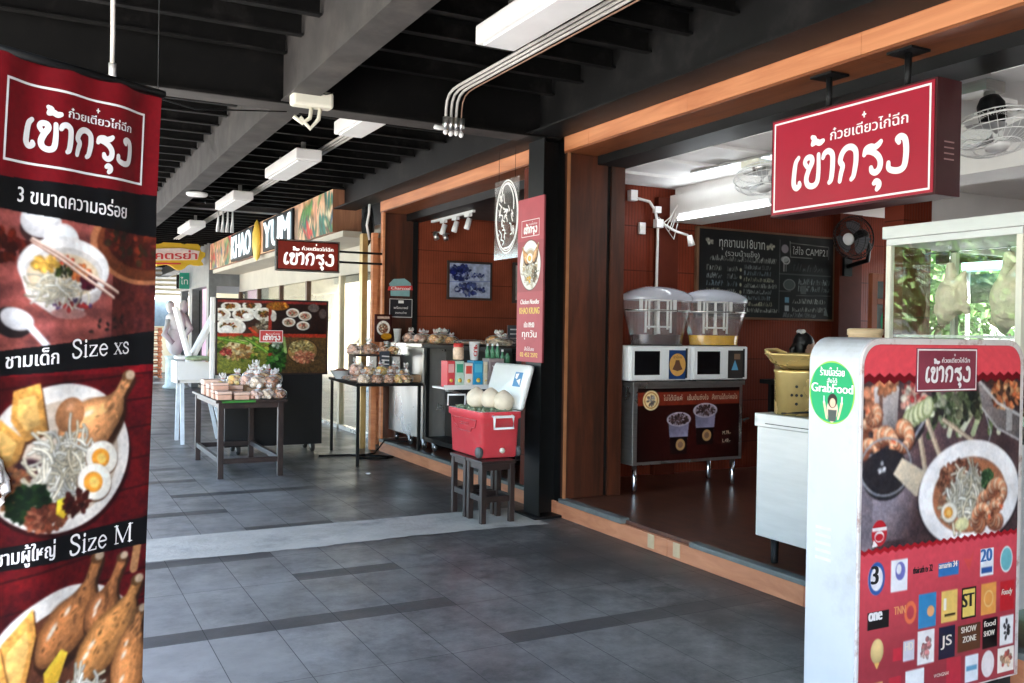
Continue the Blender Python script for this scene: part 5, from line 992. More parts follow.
for x in (3.10, 3.44):
    k = MB(); k.lathe([(0, -.018), (.04, -.018), (.045, -.01), (.045, .01), (.04, .018), (0, .018)], (x, 6.375, .54), 18, ax=(1, 0, 0)); k.build('wheel', pm('grey_wheel', (.08, .085, .085), .5), co)
for i, (x, y, z, l) in enumerate(((3.19, 6.62, .955, 'peeled white coconut at the left in the open red cooler'), (3.27, 6.52, .955, 'peeled white coconut in the middle of the open red cooler'), (3.335, 6.42, .94, 'peeled white coconut nearest the open lid of the red cooler'))):
    k = MB(); pr = [(.0, -.075), (.05, -.072), (.076, -.045), (.083, -.01), (.083, .012), (.072, .04), (.042, .068), (.012, .088), (0, .09)]; k.lathe(pr, (x, y, z), 14); tag(k.build('coconut', pm('coconut_husk', (.74, .64, .50), .6, 0, .1, 10, bump=.15), None), l, 'coconut', 'peeled coconuts in the cooler')
k = MB(); q = random.Random(6)
for i in range(90):
    x, y = q.uniform(3.13, 3.41), q.uniform(6.37, 6.9); k.blob((x, y, .845+q.uniform(0, .03)), (.022, .018, .014), i, .3, 6, 4)
structure(k.build('crushed_ice_and_leaves', pm('ice_and_leaf', (.22, .28, .18), .3, 0, .6, 30)), 'stuff'); bpy.data.objects['crushed_ice_and_leaves']['label'] = 'crushed ice and green leaves filling the open red cooler'; bpy.data.objects['crushed_ice_and_leaves']['category'] = 'ice'

# ------------------------------------------------------------------ counters of the bay behind the cooler
def caster(x, y, z0, parent, r=.045):
    k = MB(); k.lathe([(0, -.014), (r*.85, -.014), (r, -.008), (r, .008), (r*.85, .014), (0, .014)], (x, y, z0+r), 18, ax=(1, .15, 0)); w = k.build('caster_wheel', M_rubber, parent)
    k = MB(); k.lathe([(0, -.017), (r*.55, -.017), (r*.55, .017), (0, .017)], (x, y, z0+r), 14, ax=(1, .15, 0)); k.box(x-.022, x-.017, y-.02, y+.03, z0+r*.8, z0+r*2.3); k.box(x+.017, x+.022, y-.02, y+.03, z0+r*.8, z0+r*2.3); k.box(x-.035, x+.035, y-.04, y+.045, z0+r*2.3, z0+r*2.3+.008); k.build('caster_fork', M_chrome, w)
sc_ = thing('steel_counter', 'stained stainless steel counter on casters in front of the far wood jamb', 'counter', (4.2, 10.0, .145))
k = MB(); k.box(3.88, 4.55, 9.46, 10.55, .27, 1.30); k.build('body', pm('stained_steel', (.40, .39, .37), .32, .75, .25, 2, stretch=(1, 1, .3), rvar=.1), sc_, .004)
k = MB(); k.box(3.85, 4.58, 9.45, 10.57, 1.301, 1.345); k.build('counter_top', M_steel, sc_, .004)
for x in (3.95, 4.48):
    for y in (9.55, 9.98, 10.45): caster(x, y, .145, sc_)
bc = thing('shaded_counter', 'open shaded run of the steel serving counter on casters behind the cooler and drinks shelf', 'counter', (4.2, 8.4, .145))  # shaded run of the steel counter, its shade painted as black
k = MB(); k.box(3.87, 4.62, 7.30, 9.445, 1.30, 1.345); k.build('counter_top', M_black, bc, .003)
k = MB(); k.box(4.15, 4.62, 7.32, 9.43, .27, 1.299); k.build('body', M_black, bc); k = MB(); k.box(3.89, 3.93, 9.38, 9.43, .25, 1.299); k.box(3.89, 3.93, 7.32, 7.37, .25, 1.299); k.box(3.89, 4.149, 7.37, 9.38, .25, .30); k.build('frame', M_black, bc)
for y in (9.3, 8.4, 7.45): caster(3.97, y, .145, bc); 
k = MB(); k.box(3.6, 3.78, 7.3, 9.0, .9, .901)
G2 = 'goods on the steel counter'
k = MB(); t = thing('paper_cup', 'white paper cup on the left end of the steel counter', 'cup', (3.87+.06, 10.42, 1.346)); k.lathe([(0, 0), (.035, 0), (.05, .16), (.052, .16), (.05, .165)], (3.93, 10.42, 1.346), 18); k.build('cup', M_wplast, t)
make_bag('white_bag', 'whitish full plastic bag beside the paper cup on the steel counter', PINK, (4.07, 10.35, 1.346), .085, .14, 81, G2)
make_bag('bread_bag', 'bag of orange bread slices on the steel counter, left of the bigger orange one', ORG_, (4.18, 10.1, 1.346), .09, .12, 82, G2); make_bag('bread_bag', 'largest bag of orange bread slices in the middle of the steel counter', ORG_, (4.26, 9.85, 1.346), .115, .14, 83, G2); make_bag('bread_bag', 'small orange bread bag at the right end of the steel counter', ORG_, (4.30, 9.62, 1.346), .08, .10, 84, G2)
for i, (x, y) in enumerate(((4.32, 9.25), (4.25, 8.95), (4.35, 8.7))):
    t = thing('flat_snack_pack', ['flat snack pack on the dark counter beside the orange bread', 'flat snack pack in the middle of the dark counter', 'flat snack pack right of the middle of the dark counter'][i], 'snack pack', (x, y, 1.346), 0, 'flat packs on the dark counter')
    k = MB(); k.blob((x, y, 1.37), (.13, .10, .024), 90+i, .1); k.build('contents', MATS['food_snack'], t); k = MB(); k.blob((x, y, 1.373), (.15, .12, .028), 95+i, .14); k.build('wrapper', M_bag, t)
make_bag('bread_bag', 'pale bread bag on the dark counter just left of the tall plate sign', PALE, (4.27, 8.25, 1.346), .14, .10, 85, G2)
for x, y, c, l, s, r_ in ((4.05, 9.98, PINK, 'pink bread bag at the front edge of the steel counter, left of the orange slices', 86, .085), (4.12, 9.66, ORG_, 'orange bread bag at the front edge of the steel counter, its right half', 87, .09), (4.42, 10.05, BUN, 'brown bread bag at the back of the steel counter', 88, .11), (4.3, 8.45, ORG_, 'tan bread bag on the dark counter, beside the pale one', 89, .12)): make_bag('bread_bag', l, c, (x, y, 1.346), r_, .13, s, G2)
def stand_card(name, label, x, y, z, w, h, col, lines=3, rz=0):
    t = thing(name, label, 'card', (x, y, z)); k = MB(); k.box(x-w/2, x+w/2, y, y+.012, z+.001, z+h); k.build('card', col, t, .002)
    k = MB()
    for i in range(lines): k.box(x-w*.32, x+w*.32*(1 if i % 2 else .7), y-.002, y-.0005, z+h*(.8-.22*i)-.008, z+h*(.8-.22*i)+.006)
    k.build('print_lines', M_letter, t); return t
stand_card('small_sign', 'small dark sign standing behind the orange bread bags', 4.50, 10.3, 1.346, .17, .17, pm('navy_card', (.03, .035, .055), .5))
stand_card('small_sign', 'small grey framed sign at the right end of the dark counter', 4.56, 8.55, 1.346, .16, .22, pm('grey_card', (.07, .075, .09), .5), 4)
t = thing('picture_card', 'red framed bowl picture card at the left end of the steel counter', 'card', (3.78, 10.50, 1.346)); cv = Cv(.22, .34, 200, (.20, .05, .035)); bowl_art(cv, .11, .17, .085, .09, (.6, .4, .3)); cv.dots(.11, .17, .05, .05, 50, .012, [(.8, .75, .65), (.5, .3, .2), (.6, .25, .2)], 2); cv.ell(.15, .27, .07, .04, (.72, .50, .08)); cv.rect(.03, .025, .19, .055, (.75, .65, .58)); cv.grain(.2, .02)
cv.obj('printed_card', lambda u, v: (3.66+u, np.full_like(u, 10.478), 1.346+.34-v), M_print, t); k = MB(); k.box(3.66, 3.88, 10.48, 10.495, 1.346, 1.686); k.build('card_board', M_dred, t)
# drinks shelf
sh = thing('drinks_shelf', 'small white shelf of drink cartons behind the red cooler', 'shelf', (3.6, 7.42, 1.0))
k = MB(); k.box(3.22, 4.02, 7.36, 7.62, .975, .992); k.box(3.22, 4.02, 7.352, 7.36, .97, 1.012); k.build('tray', M_white, sh, .002); k = MB(); k.bar((3.3, 7.6, .974), (3.88, 7.6, .80), .02); k.bar((3.88, 7.6, .80), (3.88, 7.6, 1.2), .02); k.box(3.28, 3.34, 7.4, 7.46, .95, .974); k.build('bracket', M_steel, sh)
def carton(x, w, h, col, band, label, emb):
    t = thing('drink_carton', label, 'carton', (x, 7.45, .993)); k = MB(); k.box(x-w/2, x+w/2, 7.38, 7.52, .993, .993+h); k.build('box', col, t, .003)
    k = MB(); k.box(x-w*.36, x+w*.36, 7.377, 7.3795, .993+h*.55, .993+h*.88); k.build('label_band', band, t); k = MB()
    if emb: put_text(k, emb, x-w*.3, .993+h*.62, .05, lambda a, b, d: (a, 7.3762-d, b), width=w*.6, bold=.03)
    k.lathe([(0, 0), (w*.22, 0), (w*.22, .002), (0, .002)], (x, 7.376, .993+h*.25), 14, ax=(0, -1, 0)); k.build('emblem', M_letter if emb else M_yel, t)
P_ = lambda n, c: pm('carton_'+n, c, .4, 0, .05, 5)
carton(3.30, .075, .235, P_('red', (.60, .06, .07)), P_('pink', (.72, .35, .34)), 'red drink carton at the left end of the white shelf', ''); carton(3.385, .085, .235, P_('green', (.45, .60, .50)), P_('dgreen', (.05, .33, .20)), 'pale green drink carton second on the white shelf', ''); carton(3.475, .08, .215, P_('white', (.75, .72, .68)), P_('redband', (.65, .08, .06)), 'white carton with a red band, third on the white shelf', ''); carton(3.57, .095, .235, P_('blue', (.03, .30, .55)), P_('lblue', (.10, .45, .62)), 'blue drink carton in the middle of the white shelf', ''); carton(3.645, .04, .225, P_('cream', (.72, .66, .52)), P_('cream2', (.66, .58, .40)), 'slim cream carton right of the blue one on the white shelf', '')
carton(3.755, .155, .255, P_('mauve', (.33, .28, .28)), P_('dmauve', (.22, .16, .17)), 'wide mauve multipack with pale V shapes on the white shelf', 'VV'); carton(3.90, .1, .2, P_('sage', (.25, .30, .24)), P_('dsage', (.12, .18, .12)), 'sage green carton at the right end of the white shelf', '')
t = thing('jar', 'small glass jar with a red lid on top of the drink cartons', 'jar', (3.40, 7.45, 1.235)); k = MB(); k.lathe([(0, 0), (.045, 0), (.05, .01), (.05, .10), (.042, .115)], (3.40, 7.45, 1.235), 18); k.build('glass', pm('jar_contents', (.62, .45, .32), .2, 0, .3, 20), t); k = MB(); k.lathe([(.046, .115), (.046, .15), (0, .152)], (3.40, 7.45, 1.235), 18); k.build('lid', pm('jar_lid_red', (.60, .05, .04), .4), t)
t = thing('paper_cup', 'white paper cup with red vertical writing on top of the drink cartons', 'cup', (3.56, 7.45, 1.232)); k = MB(); k.lathe([(0, 0), (.036, 0), (.05, .165), (.053, .166), (.05, .17), (.04, .15)], (3.56, 7.45, 1.232), 18); k.build('cup', M_wplast, t); k = MB(); put_text(k, 'CUP', 1.27, 3.55, .05, lambda a, b, d: (b-.018, 7.403-d, a), width=.10, bold=.05); k.build('cup_print', M_rlet, t)
for i in range(6):
    t = thing('bottle', ['green drink bottle nearest the paper cup, standing on the mauve multipack', 'second green drink bottle on the mauve multipack', 'third green drink bottle on the mauve multipack', 'fourth green drink bottle, over the right edge of the multipack', 'fifth green drink bottle above the sage carton', 'last green drink bottle next to the tall plate sign'][i], 'bottle', (3.70+i*.05, 7.46, 1.25), 0, 'bottles above the drink cartons'); x = 3.70+i*.052; z = 1.249 if i < 3 else 1.195
    k = MB(); k.lathe([(0, 0), (.022, 0), (.022, .07), (.009, .10), (.009, .115)], (x, 7.46, z), 12); k.build('body', pm('bottle_green', (.10, .28, .16), .15, 0, .3, 15), t); k = MB(); k.lathe([(.011, .115), (.011, .135), (0, .136)], (x, 7.46, z), 10); k.build('cap', M_wplast, t)
# jamb signs, picture, spotlights
t = thing('shaped_sign', 'teal cut-out sign with a red ribbon on the far wood jamb', 'sign', (4.03, 10.6, 2.02)); k = MB(); k.prism([(3.90, 1.92), (4.15, 1.92), (4.15, 2.0), (4.18, 2.03), (4.16, 2.09), (4.08, 2.14), (3.94, 2.13), (3.88, 2.07), (3.90, 2.0)], lambda a, b, d: (a, d, b), 10.59, 10.60); k.build('board', pm('teal_board', (.22, .40, .42), .5), t); k = MB(); k.prism([(3.86, 1.985), (4.19, 2.0), (4.18, 2.055), (3.87, 2.035)], lambda a, b, d: (a, d, b), 10.585, 10.589); rb_ = k.build('ribbon', M_rlet, t); k = MB(); put_text(k, 'Charcoal', 3.90, 2.0, .05, lambda a, b, d: (a, 10.584-d, b), width=.25, skew=.2, bold=.03); k.build('lettering', M_letter, rb_)
t = thing('black_sign', 'square black notice board with white lines below the teal sign', 'sign', (4.05, 10.6, 1.77)); k = MB(); k.box(3.885, 4.185, 10.585, 10.60, 1.655, 1.885); k.build('board', pm('notice_black', (.02, .02, .025), .4), t); k = MB(); frame_lines(k, 3.885, 1.655, 4.185, 1.885, .006, lambda a, b, d: (a, 10.5845-d, b)); put_text(k, 'พร้อมเพย์', 3.94, 1.76, .04, lambda a, b, d: (a, 10.584-d, b), width=.19); put_text(k, 'สแกนจ่าย', 3.96, 1.70, .035, lambda a, b, d: (a, 10.584-d, b), width=.15); k.box(4.0, 4.07, 10.582, 10.5845, 1.83, 1.865); k.build('lettering', M_letter, t)
t = thing('framed_picture', 'framed blue and white photograph on the red ribbed wall', 'picture', (4.99, 10.62, 2.16)); k = MB(); k.box(4.67, 5.31, 10.60, 10.629, 1.90, 2.40); k.build('frame', pm('dark_frame', (.04, .025, .02), .4), t, .003); cv = Cv(.58, .44, 200, (.62, .66, .76)); cv.dots(.15, .12, .14, .09, 60, .035, [(.10, .14, .40), (.2, .25, .5), (.45, .5, .68)], 1); cv.dots(.29, .33, .2, .07, 90, .03, [(.12, .16, .42), (.3, .36, .6), (.6, .64, .75)], 2); cv.dots(.3, .15, .22, .03, 50, .016, [(.15, .2, .45), (.5, .54, .7)], 3); cv.line([(.0, .24), (.58, .22)], .012, (.45, .5, .68)); cv.grain(.25, .05); cv.obj('photograph', lambda u, v: (4.70+u, np.full_like(u, 10.5985), 2.37-v), M_gloss, t)
t = thing('framed_picture', 'second dark framed picture half hidden behind the tall plate sign', 'picture', (5.9, 10.62, 2.16)); k = MB(); k.box(5.62, 6.2, 10.60, 10.629, 1.88, 2.42); k.build('frame', MATS['dark_frame'], t, .003); k = MB(); k.box(5.66, 6.16, 10.5965, 10.5995, 1.92, 2.38); k.build('photograph', pm('grey_photo', (.35, .33, .3), .3, var=.5, scale=6), t)
t = thing('track_light', 'white ceiling track with three small white spotlights', 'spotlight', (4.34, 9.75, 2.8)); k = MB(); k.box(4.325, 4.36, 9.15, 10.35, 2.83, 2.858); k.build('track', M_wplast, t)
for y in (9.3, 9.65, 10.0):
    k = MB(); k.box(4.32, 4.365, y-.06, y+.06, 2.795, 2.829); k.tube([(4.34, y, 2.795), (4.34, y, 2.76)], .008); k.lathe([(0, -.07), (.03, -.07), (.034, .05), (.028, .06), (0, .05)], (4.34, y, 2.71), 14, ax=(-.25, .1, -1)); k.build('spotlight', M_wplast, t)
t = thing('wall_spot', 'pair of small grey lamps at the left edge of the red ribbed wall', 'spotlight', (4.5, 10.55, 2.66)); k = MB(); k.tube([(4.45, 10.62, 2.74), (4.45, 10.5, 2.74), (4.62, 10.45, 2.72)], .008); k.build('bracket', M_steel, t)
for x in (4.45, 4.58): k = MB(); k.lathe([(0, -.05), (.03, -.05), (.034, .04), (0, .04)], (x, 10.48, 2.68), 12, ax=(.2, -.4, -1)); k.build('lamp', M_steel, t)

# ================================================================== bay with the drink machines
cc = thing('drink_counter', 'steel counter with a dark poster of two iced chocolate cups', 'counter', (5.05, 6.4, .145))
k = MB(); k.box(4.44, 5.64, 6.19, 6.62, .385, 1.05); k.build('body', M_steel, cc, .003)
k = MB(); k.box(4.43, 5.66, 6.18, 6.63, 1.051, 1.088); k.build('counter_top', M_steel, cc, .003)
for x in (4.5, 5.58):
    for y in (6.24, 6.57):
        k = MB(); k.tube([(x, y, .15), (x, y, .165), (x, y, .385)], [.012, .022, .022], 12); k.build('leg', M_chrome, cc)
cv = Cv(1.12, .62, 200, (.17, .055, .045)); cv.a *= (.55+.9*np.clip(1-np.hypot(cv.X-.6, (cv.Y-.4)*1.3)/.75, 0, 1))[..., None]; cv.rect(0, .03, 1.12, .145, (.46, .16, .10)); cv.rect(0, 0, 1.12, .03, (.10, .05, .05))
cv.ell(.14, .10, .085, .085, (.93, .82, .62)); cv.ring(.14, .10, .066, .066, .010, (.72, .50, .25)); cv.dots(.14, .10, .035, .04, 18, .014, [(.72, .68, .66), (.5, .42, .4)], 3)
for x, y, r in ((.44, .27, .13), (.73, .20, .135)):
    cv.poly([(x-r*.85, y+.02), (x-r*.68, y+.26), (x+r*.68, y+.26), (x+r*.85, y+.02)], (.55, .52, .62), shade=-.2); cv.poly([(x-r*.75, y+.15), (x-r*.68, y+.30), (x+r*.68, y+.30), (x+r*.75, y+.15)], (.09, .05, .05)); cv.ell(x, y, r, r*.48, (.78, .74, .80), shade=.2); cv.ell(x, y, r*.88, r*.40, (.66, .58, .62)); cv.dots(x, y, r*.8, r*.33, 120, .012, [(.25, .15, .14), (.35, .24, .24), (.62, .56, .60)], int(x*10)); cv.ell(x+.02, y+.22, .05, .05, (.72, .55, .36)); cv.ell(x+.02, y+.22, .028, .028, (.5, .38, .3))
cv.grain(.12, .03); cv.obj('poster', lambda u, v: (4.485+u, np.full_like(u, 6.1885), 1.032-v), M_gloss, cc)
k = MB(); pf = lambda a, b, d: (4.485+a, 6.187-d, 1.032+b); put_text(k, 'ไม่ได้มีแค่', .27, -.105, .06, pf, width=.2); put_text(k, 'เข้มข้นถึงใจ', .53, -.105, .06, pf, width=.23); put_text(k, 'สั่งทานได้แค่พอใจ', .80, -.105, .06, pf, width=.29); put_text(k, 'M.79.-', .93, -.42, .045, pf, width=.09); put_text(k, 'L.49.-', .93, -.49, .045, pf, width=.09); k.build('poster_lettering', pm('poster_cream', (.62, .46, .34), .5), cc)

def microwave(x0, x1, label, sticker):
    t = thing('microwave', label, 'microwave', ((x0+x1)/2, 6.35, 1.09), 0, 'microwaves on the drink counter')
    k = MB(); k.box(x0, x1, 6.175, 6.56, 1.10, 1.395); k.build('body', M_wplast, t, .012)
    for x in (x0+.05, x1-.05): k = MB(); k.box(x-.02, x+.02, 6.2, 6.5, 1.0885, 1.10); k.build('foot', M_rubber, t)
    w = x1-x0; k = MB(); k.box(x0+.012, x0+w*.62, 6.158, 6.174, 1.108, 1.387); d = k.build('door', M_wplast, t, .006)
    k = MB(); k.box(x0+.045, x0+w*.47, 6.155, 6.1575, 1.15, 1.352); k.build('door_window', pm('dark_oven_glass', (.006, .006, .007), .12), d)
    k = MB(); k.box(x0+w*.64, x1-.06, 6.168, 6.1745, 1.112, 1.36); p = k.build('control_panel', pm('panel_'+sticker, (.012, .045, .15) if sticker == 'round' else (.035, .03, .028), .3), t)
    cx = (x0+w*.64+x1-.06)/2; f = lambda a, b, d: (cx+a, 6.1675-d, 1.235+b); k = MB()
    if sticker == 'round':
        k.add([f(.088*math.cos(a), .098*math.sin(a), .0004) for a in np.linspace(0, 6.283, 30)[:-1]], [tuple(range(29))]); em = k.build('round_sticker', pm('amber_sticker', (.62, .32, .08), .5), p); k = MB()
        k.add([f(a, b, .0008) for a, b in ((-.055, -.04), (-.03, .005), (-.02, .04), (.02, .04), (.03, .005), (.055, -.04), (0, -.055))], [(0, 1, 2, 3, 4, 5, 6)]); k.build('sticker_emblem', pm('emblem_brown', (.12, .05, .03), .5), em); k = MB(); put_text(k, 'ชาไทย', -.045, .055, .03, lambda a, b, d: f(a, b, .001+d), width=.09); k.build('sticker_lettering', M_ink, em)
    else:
        k.add([f(-.05, -.05, .0004), f(.03, -.05, .0004), f(-.01, .04, .0004)], [(0, 1, 2)]); em = k.build('blue_triangle_sticker', pm('sky_sticker', (.12, .35, .55), .5), p); k = MB(); k.box(cx-.02, cx+.05, 6.166, 6.1674, 1.28, 1.33); k.build('picture_sticker', pm('brown_sticker', (.22, .13, .08), .5), p)
    k = MB(); k.box(x1-.055, x1-.043, 6.1645, 6.1745, 1.12, 1.375); k.build('trim_strip', M_ink, t); return t
microwave(4.38, 5.03, 'white microwave with a round amber sticker, left on the drink counter', 'round')
microwave(5.045, 5.68, 'white microwave with a blue triangle sticker, right on the drink counter', 'blue')
def dispenser(x, label, liquid, lmat):
    y, z = 6.36, 1.397; t = thing('drink_dispenser', label, 'drink dispenser', (x, y, z), 0, 'drink dispensers on the microwaves')
    k = MB(); k.lathe([(.0, .0), (.255, .0), (.258, .004), (.25, .008)], (x, y, z), 32, sy=.62); k.build('base', M_rubber, t, 0)
    k = MB(); k.lathe([(.247, .009), (.258, .092), (.258, .094), (0, .094)], (x, y, z), 32, sy=.62); k.build('liquid', lmat, t)
    k = MB(); k.lathe([(.252, .009), (.268, .11), (.295, .20), (.325, .275), (.338, .39), (.345, .395), (.345, .405)], (x, y, z), 36, sy=.62); k.build('bowl', M_bowl, t)
    k = MB(); k.lathe([(.350, .392), (.356, .415), (.340, .44), (.27, .475), (.15, .505), (.0, .515)], (x, y, z), 36, sy=.62); k.build('lid', film('clear_lid', (.66, .69, .80), .55, .12) if 'clear_lid' not in bpy.data.materials else bpy.data.materials['clear_lid'], t)
    k = MB(); k.lathe([(.331, .298), (.333, .302), (.333, .306), (.331, .308)], (x, y, z), 36, sy=.62); k.build('seam_ring', M_steel, t)
    k = MB(); k.tube([(x, y-.02, z+.10), (x, y-.02, z+.20), (x, y-.02, z+.43)], [.022, .014, .011], 10)
    for s in (-.10, .10, -.135, .135): k.box(x+s-.007, x+s+.007, y-.028, y-.014, z+(.14 if abs(s) < .12 else .11), z+.40)
    k.box(x-.14, x+.14, y-.028, y-.016, z+.155, z+.17); k.box(x-.14, x+.14, y-.028, y-.016, z+.39, z+.405); k.box(x-.20, x-.165, y-.02, y-.012, z+.30, z+.42); k.box(x+.165, x+.20, y-.02, y-.012, z+.30, z+.42); k.build('agitator', M_wplast, t); return t
dispenser(4.80, 'clear round drink dispenser with dark tea, on the left microwave', 'dark', pm('dark_tea', (.035, .012, .01), .1)); dispenser(5.44, 'clear round drink dispenser with yellow juice, on the right microwave', 'yellow', pm('yellow_juice', (.72, .40, .02), .1, emit=None))
# chalk board
cb = thing('chalkboard', 'big wooden framed blackboard covered in white chalk menu writing on the dark red wall', 'chalkboard', (6.66, 6.97, 2.1)); CW, CH = 1.83, .86
k = MB(); k.box(5.72, 7.60, 6.95, 6.992, 1.66, 2.56); k.build('frame', pm('board_wood_frame', (.12, .06, .03), .5), cb, .003)
cv = Cv(CW, CH, 150, (.055, .06, .068)); cv.grain(.35, .2); q = random.Random(31)
ck = [(.62, .64, .62), (.50, .53, .54), (.42, .48, .52), (.58, .58, .50)]
def scrib(x, y, w, h, c, seed):
    qq = random.Random(seed); X = x
    while X < x+w:
        pts = [(X, y)]; st = qq.uniform(.6, 1.1)*h*.5
        for _ in range(qq.randint(2, 4)): pts.append((X+qq.uniform(0, st), y-qq.uniform(0, h)))
        kk = qq.uniform(.5, 1); cv.line(pts, .0085, tuple(v*kk for v in c)); X += st*qq.uniform(.9, 1.5)
for i in range(5): scrib(.10, .40+.075*i, .19, .05, ck[i % 4], i); scrib(.36, .40+.075*i, .12, .045, ck[i % 3], 10+i); cv.ell(.535, .385+.075*i, .014, .018, ck[3])
for i in range(8): scrib(.58, .37+.062*i, q.uniform(.34, .48), .04, ck[(i+1) % 4], 20+i)
scrib(.14, .30, .45, .05, ck[0], 40); scrib(.62, .30, .40, .05, ck[0], 41); cv.dots(.13, .12, .05, .02, 14, .018, [(.6, .6, .55)], 1); cv.dots(.93, .135, .05, .022, 14, .018, [(.6, .6, .55)], 2)
cv.line([(1.06, .05), (1.06, .80)], .006, (.35, .37, .37)); cv.line([(1.06, .40), (1.80, .40)], .006, (.42, .44, .44)); cv.line([(1.06, .58), (1.22, .58)], .006, (.4, .4, .4)); cv.line([(1.30, .62), (1.80, .61)], .006, (.35, .36, .36))
cv.line([(1.20, .06), (1.21, .22), (1.52, .22)], .007, (.55, .57, .55)); cv.line([(1.20, .075), (1.76, .09), (1.76, .22)], .007, (.45, .47, .45)); scrib(1.26, .36, .40, .08, (.30, .33, .34), 55)
cv.ell(1.13, .14, .05, .045, (.45, .43, .46)); cv.ell(1.13, .25, .055, .03, (.50, .52, .52)); cv.ring(1.15, .26, .045, .035, .014, (.6, .62, .62)); cv.line([(1.12, .28), (1.12, .37)], .014, (.55, .55, .55)); cv.line([(1.15, .28), (1.15, .37)], .01, (.45, .45, .45)); cv.ell(1.20, .51, .08, .055, (.24, .27, .27)); cv.ring(1.20, .51, .08, .055, .008, (.42, .44, .44))
for i in range(2): scrib(1.33, .50+.07*i, .44, .06, ck[1], 60+i)
cv.rect(1.36, .51, 1.44, .60, (.28, .30, .30))
for i, c in enumerate(((.35, .50, .60), (.55, .58, .60))): cv.rect(1.14, .64+.085*i, 1.20, .70+.085*i, c); scrib(1.25, .70+.085*i, .46, .05, ck[0], 70+i)
scrib(1.12, .845, .45, .045, ck[1], 80); cv.poly([(1.70, .82), (1.73, .73), (1.77, .83)], (.35, .38, .38))
cv.obj('chalk_surface', lambda u, v: (5.745+u, np.full_like(u, 6.9485), 2.54-v), M_print, cb)
k = MB(); cf = lambda a, b, d: (5.745+a, 6.9465-d, 2.54+b); put_text(k, 'ทุกชานม18บาท', .25, -.165, .13, cf, width=.60); k.build('chalk_lettering', pm('chalk', (.34, .36, .35), .9), cb); k = MB(); put_text(k, '(รวมน้ำแข็ง)', .33, -.25, .07, cf, width=.45); k.build('chalk_lettering', MATS['chalk'], cb); k = MB(); put_text(k, 'ใส่ใจ CAMP21', 1.24, -.19, .10, cf, width=.50); k.build('chalk_lettering', pm('chalk', (.34, .36, .35), .9), cb)
# ceiling and wall fittings
def tube_light(x, y0, y1, z, label):
    t = thing('fluorescent_light', label, 'light', (x, (y0+y1)/2, z)); k = MB(); k.box(x-.02, x+.03, y0, y1, z, z+.045); k.build('batten', M_wplast, t); k = MB(); k.tube([(x-.03, y0+.04, z-.005), (x-.03, y1-.04, z-.005)], .016, 10); k.build('lit_tube', M_tube, t)
tube_light(5.33, 5.55, 6.75, 2.58, 'lit fluorescent tube along the white beam, left of the big hanging sign')
tube_light(6.1, 2.2, 3.6, 2.52, 'lit fluorescent tube under the ceiling right of the big hanging sign')
t = thing('louvre_light', 'silver louvred ceiling light seen through the gap left of the big hanging sign', 'light', (5.0, 5.2, 2.85)); k = MB(); k.box(4.85, 5.02, 4.9, 6.0, 2.85, 2.871); k.build('housing', M_steel, t); k = MB()
for i in range(11): k.box(4.86, 5.01, 4.95+i*.095, 4.985+i*.095, 2.84, 2.849)
k.build('louvre', pm('lit_louvre', (.8, .8, .8), .3, emit=(.75, .9, 1), es=.14), t)
t = thing('louvre_light', 'silver louvred ceiling light at the right edge above the glass case', 'light', (6.6, 3.2, 2.55)); k = MB(); k.box(6.3, 6.9, 2.5, 3.7, 2.53, 2.569); k.build('housing', M_steel, t); k = MB()
for i in range(9): k.box(6.33, 6.87, 2.55+i*.13, 2.6+i*.13, 2.515, 2.529)
k.build('louvre', MATS['lit_louvre'], t)
def fan(x, y, z, ax, label, mat, ringr=.22, blade=M_wplast, base=None):
    t = thing('fan', label, 'fan', (x, y, z)); A = Vector(ax).normalized(); Q = Vector((0, 0, 1)).rotation_difference(A).to_matrix(); g = lambda a, b, c: tuple(Vector((x, y, z))+Q @ Vector((a, b, c)))
    k = MB(); k.lathe([(0, -.19), (.05, -.19), (.07, -.15), (.07, -.06), (.03, -.03), (0, -.03)], (x, y, z), 18, ax=A); k.build('motor', M_black if base is None else base, t)
    k = MB()
    for zz, rr_ in ((0, ringr), (.045, ringr*.97), (.075, ringr*.8), (.095, ringr*.5), (-.04, ringr*.85)): k.tube([g(rr_*math.cos(a), rr_*math.sin(a), zz) for a in np.linspace(0, 2*PI, 29)], .0035 if zz else .006, 5, cap=False)
    for i in range(36):
        a = 2*PI*i/36; k.tube([g(r_*math.cos(a), r_*math.sin(a), zz) for r_, zz in ((.06, .10), (ringr*.5, .095), (ringr*.8, .075), (ringr*.97, .045), (ringr, 0), (ringr*.85, -.04), (.07, -.06))], .0016, 4, cap=False)
    k.build('cage', mat, t)
    k = MB(); k.lathe([(0, .115), (.05, .112), (.062, .10), (.062, .09), (0, .09)], (x, y, z), 20, ax=A); k.build('badge', M_wplast, t)
    for j in range(3):
        k = MB(); vs = []
        for i in range(7):
            rr_ = .04+i/6*(ringr*.82-.04); w = .35+.35*math.sin(i/6*2.6)
            for s in (-1, 0, 1): a = 2*PI*j/3+s*w; vs.append(g(rr_*math.cos(a), rr_*math.sin(a), .02-.022*s))
        k.add(vs, [(3*i+c, 3*i+c+1, 3*i+c+4, 3*i+c+3) for i in range(6) for c in (0, 1)], 0, True); k.build('blade', blade, t)
    return t
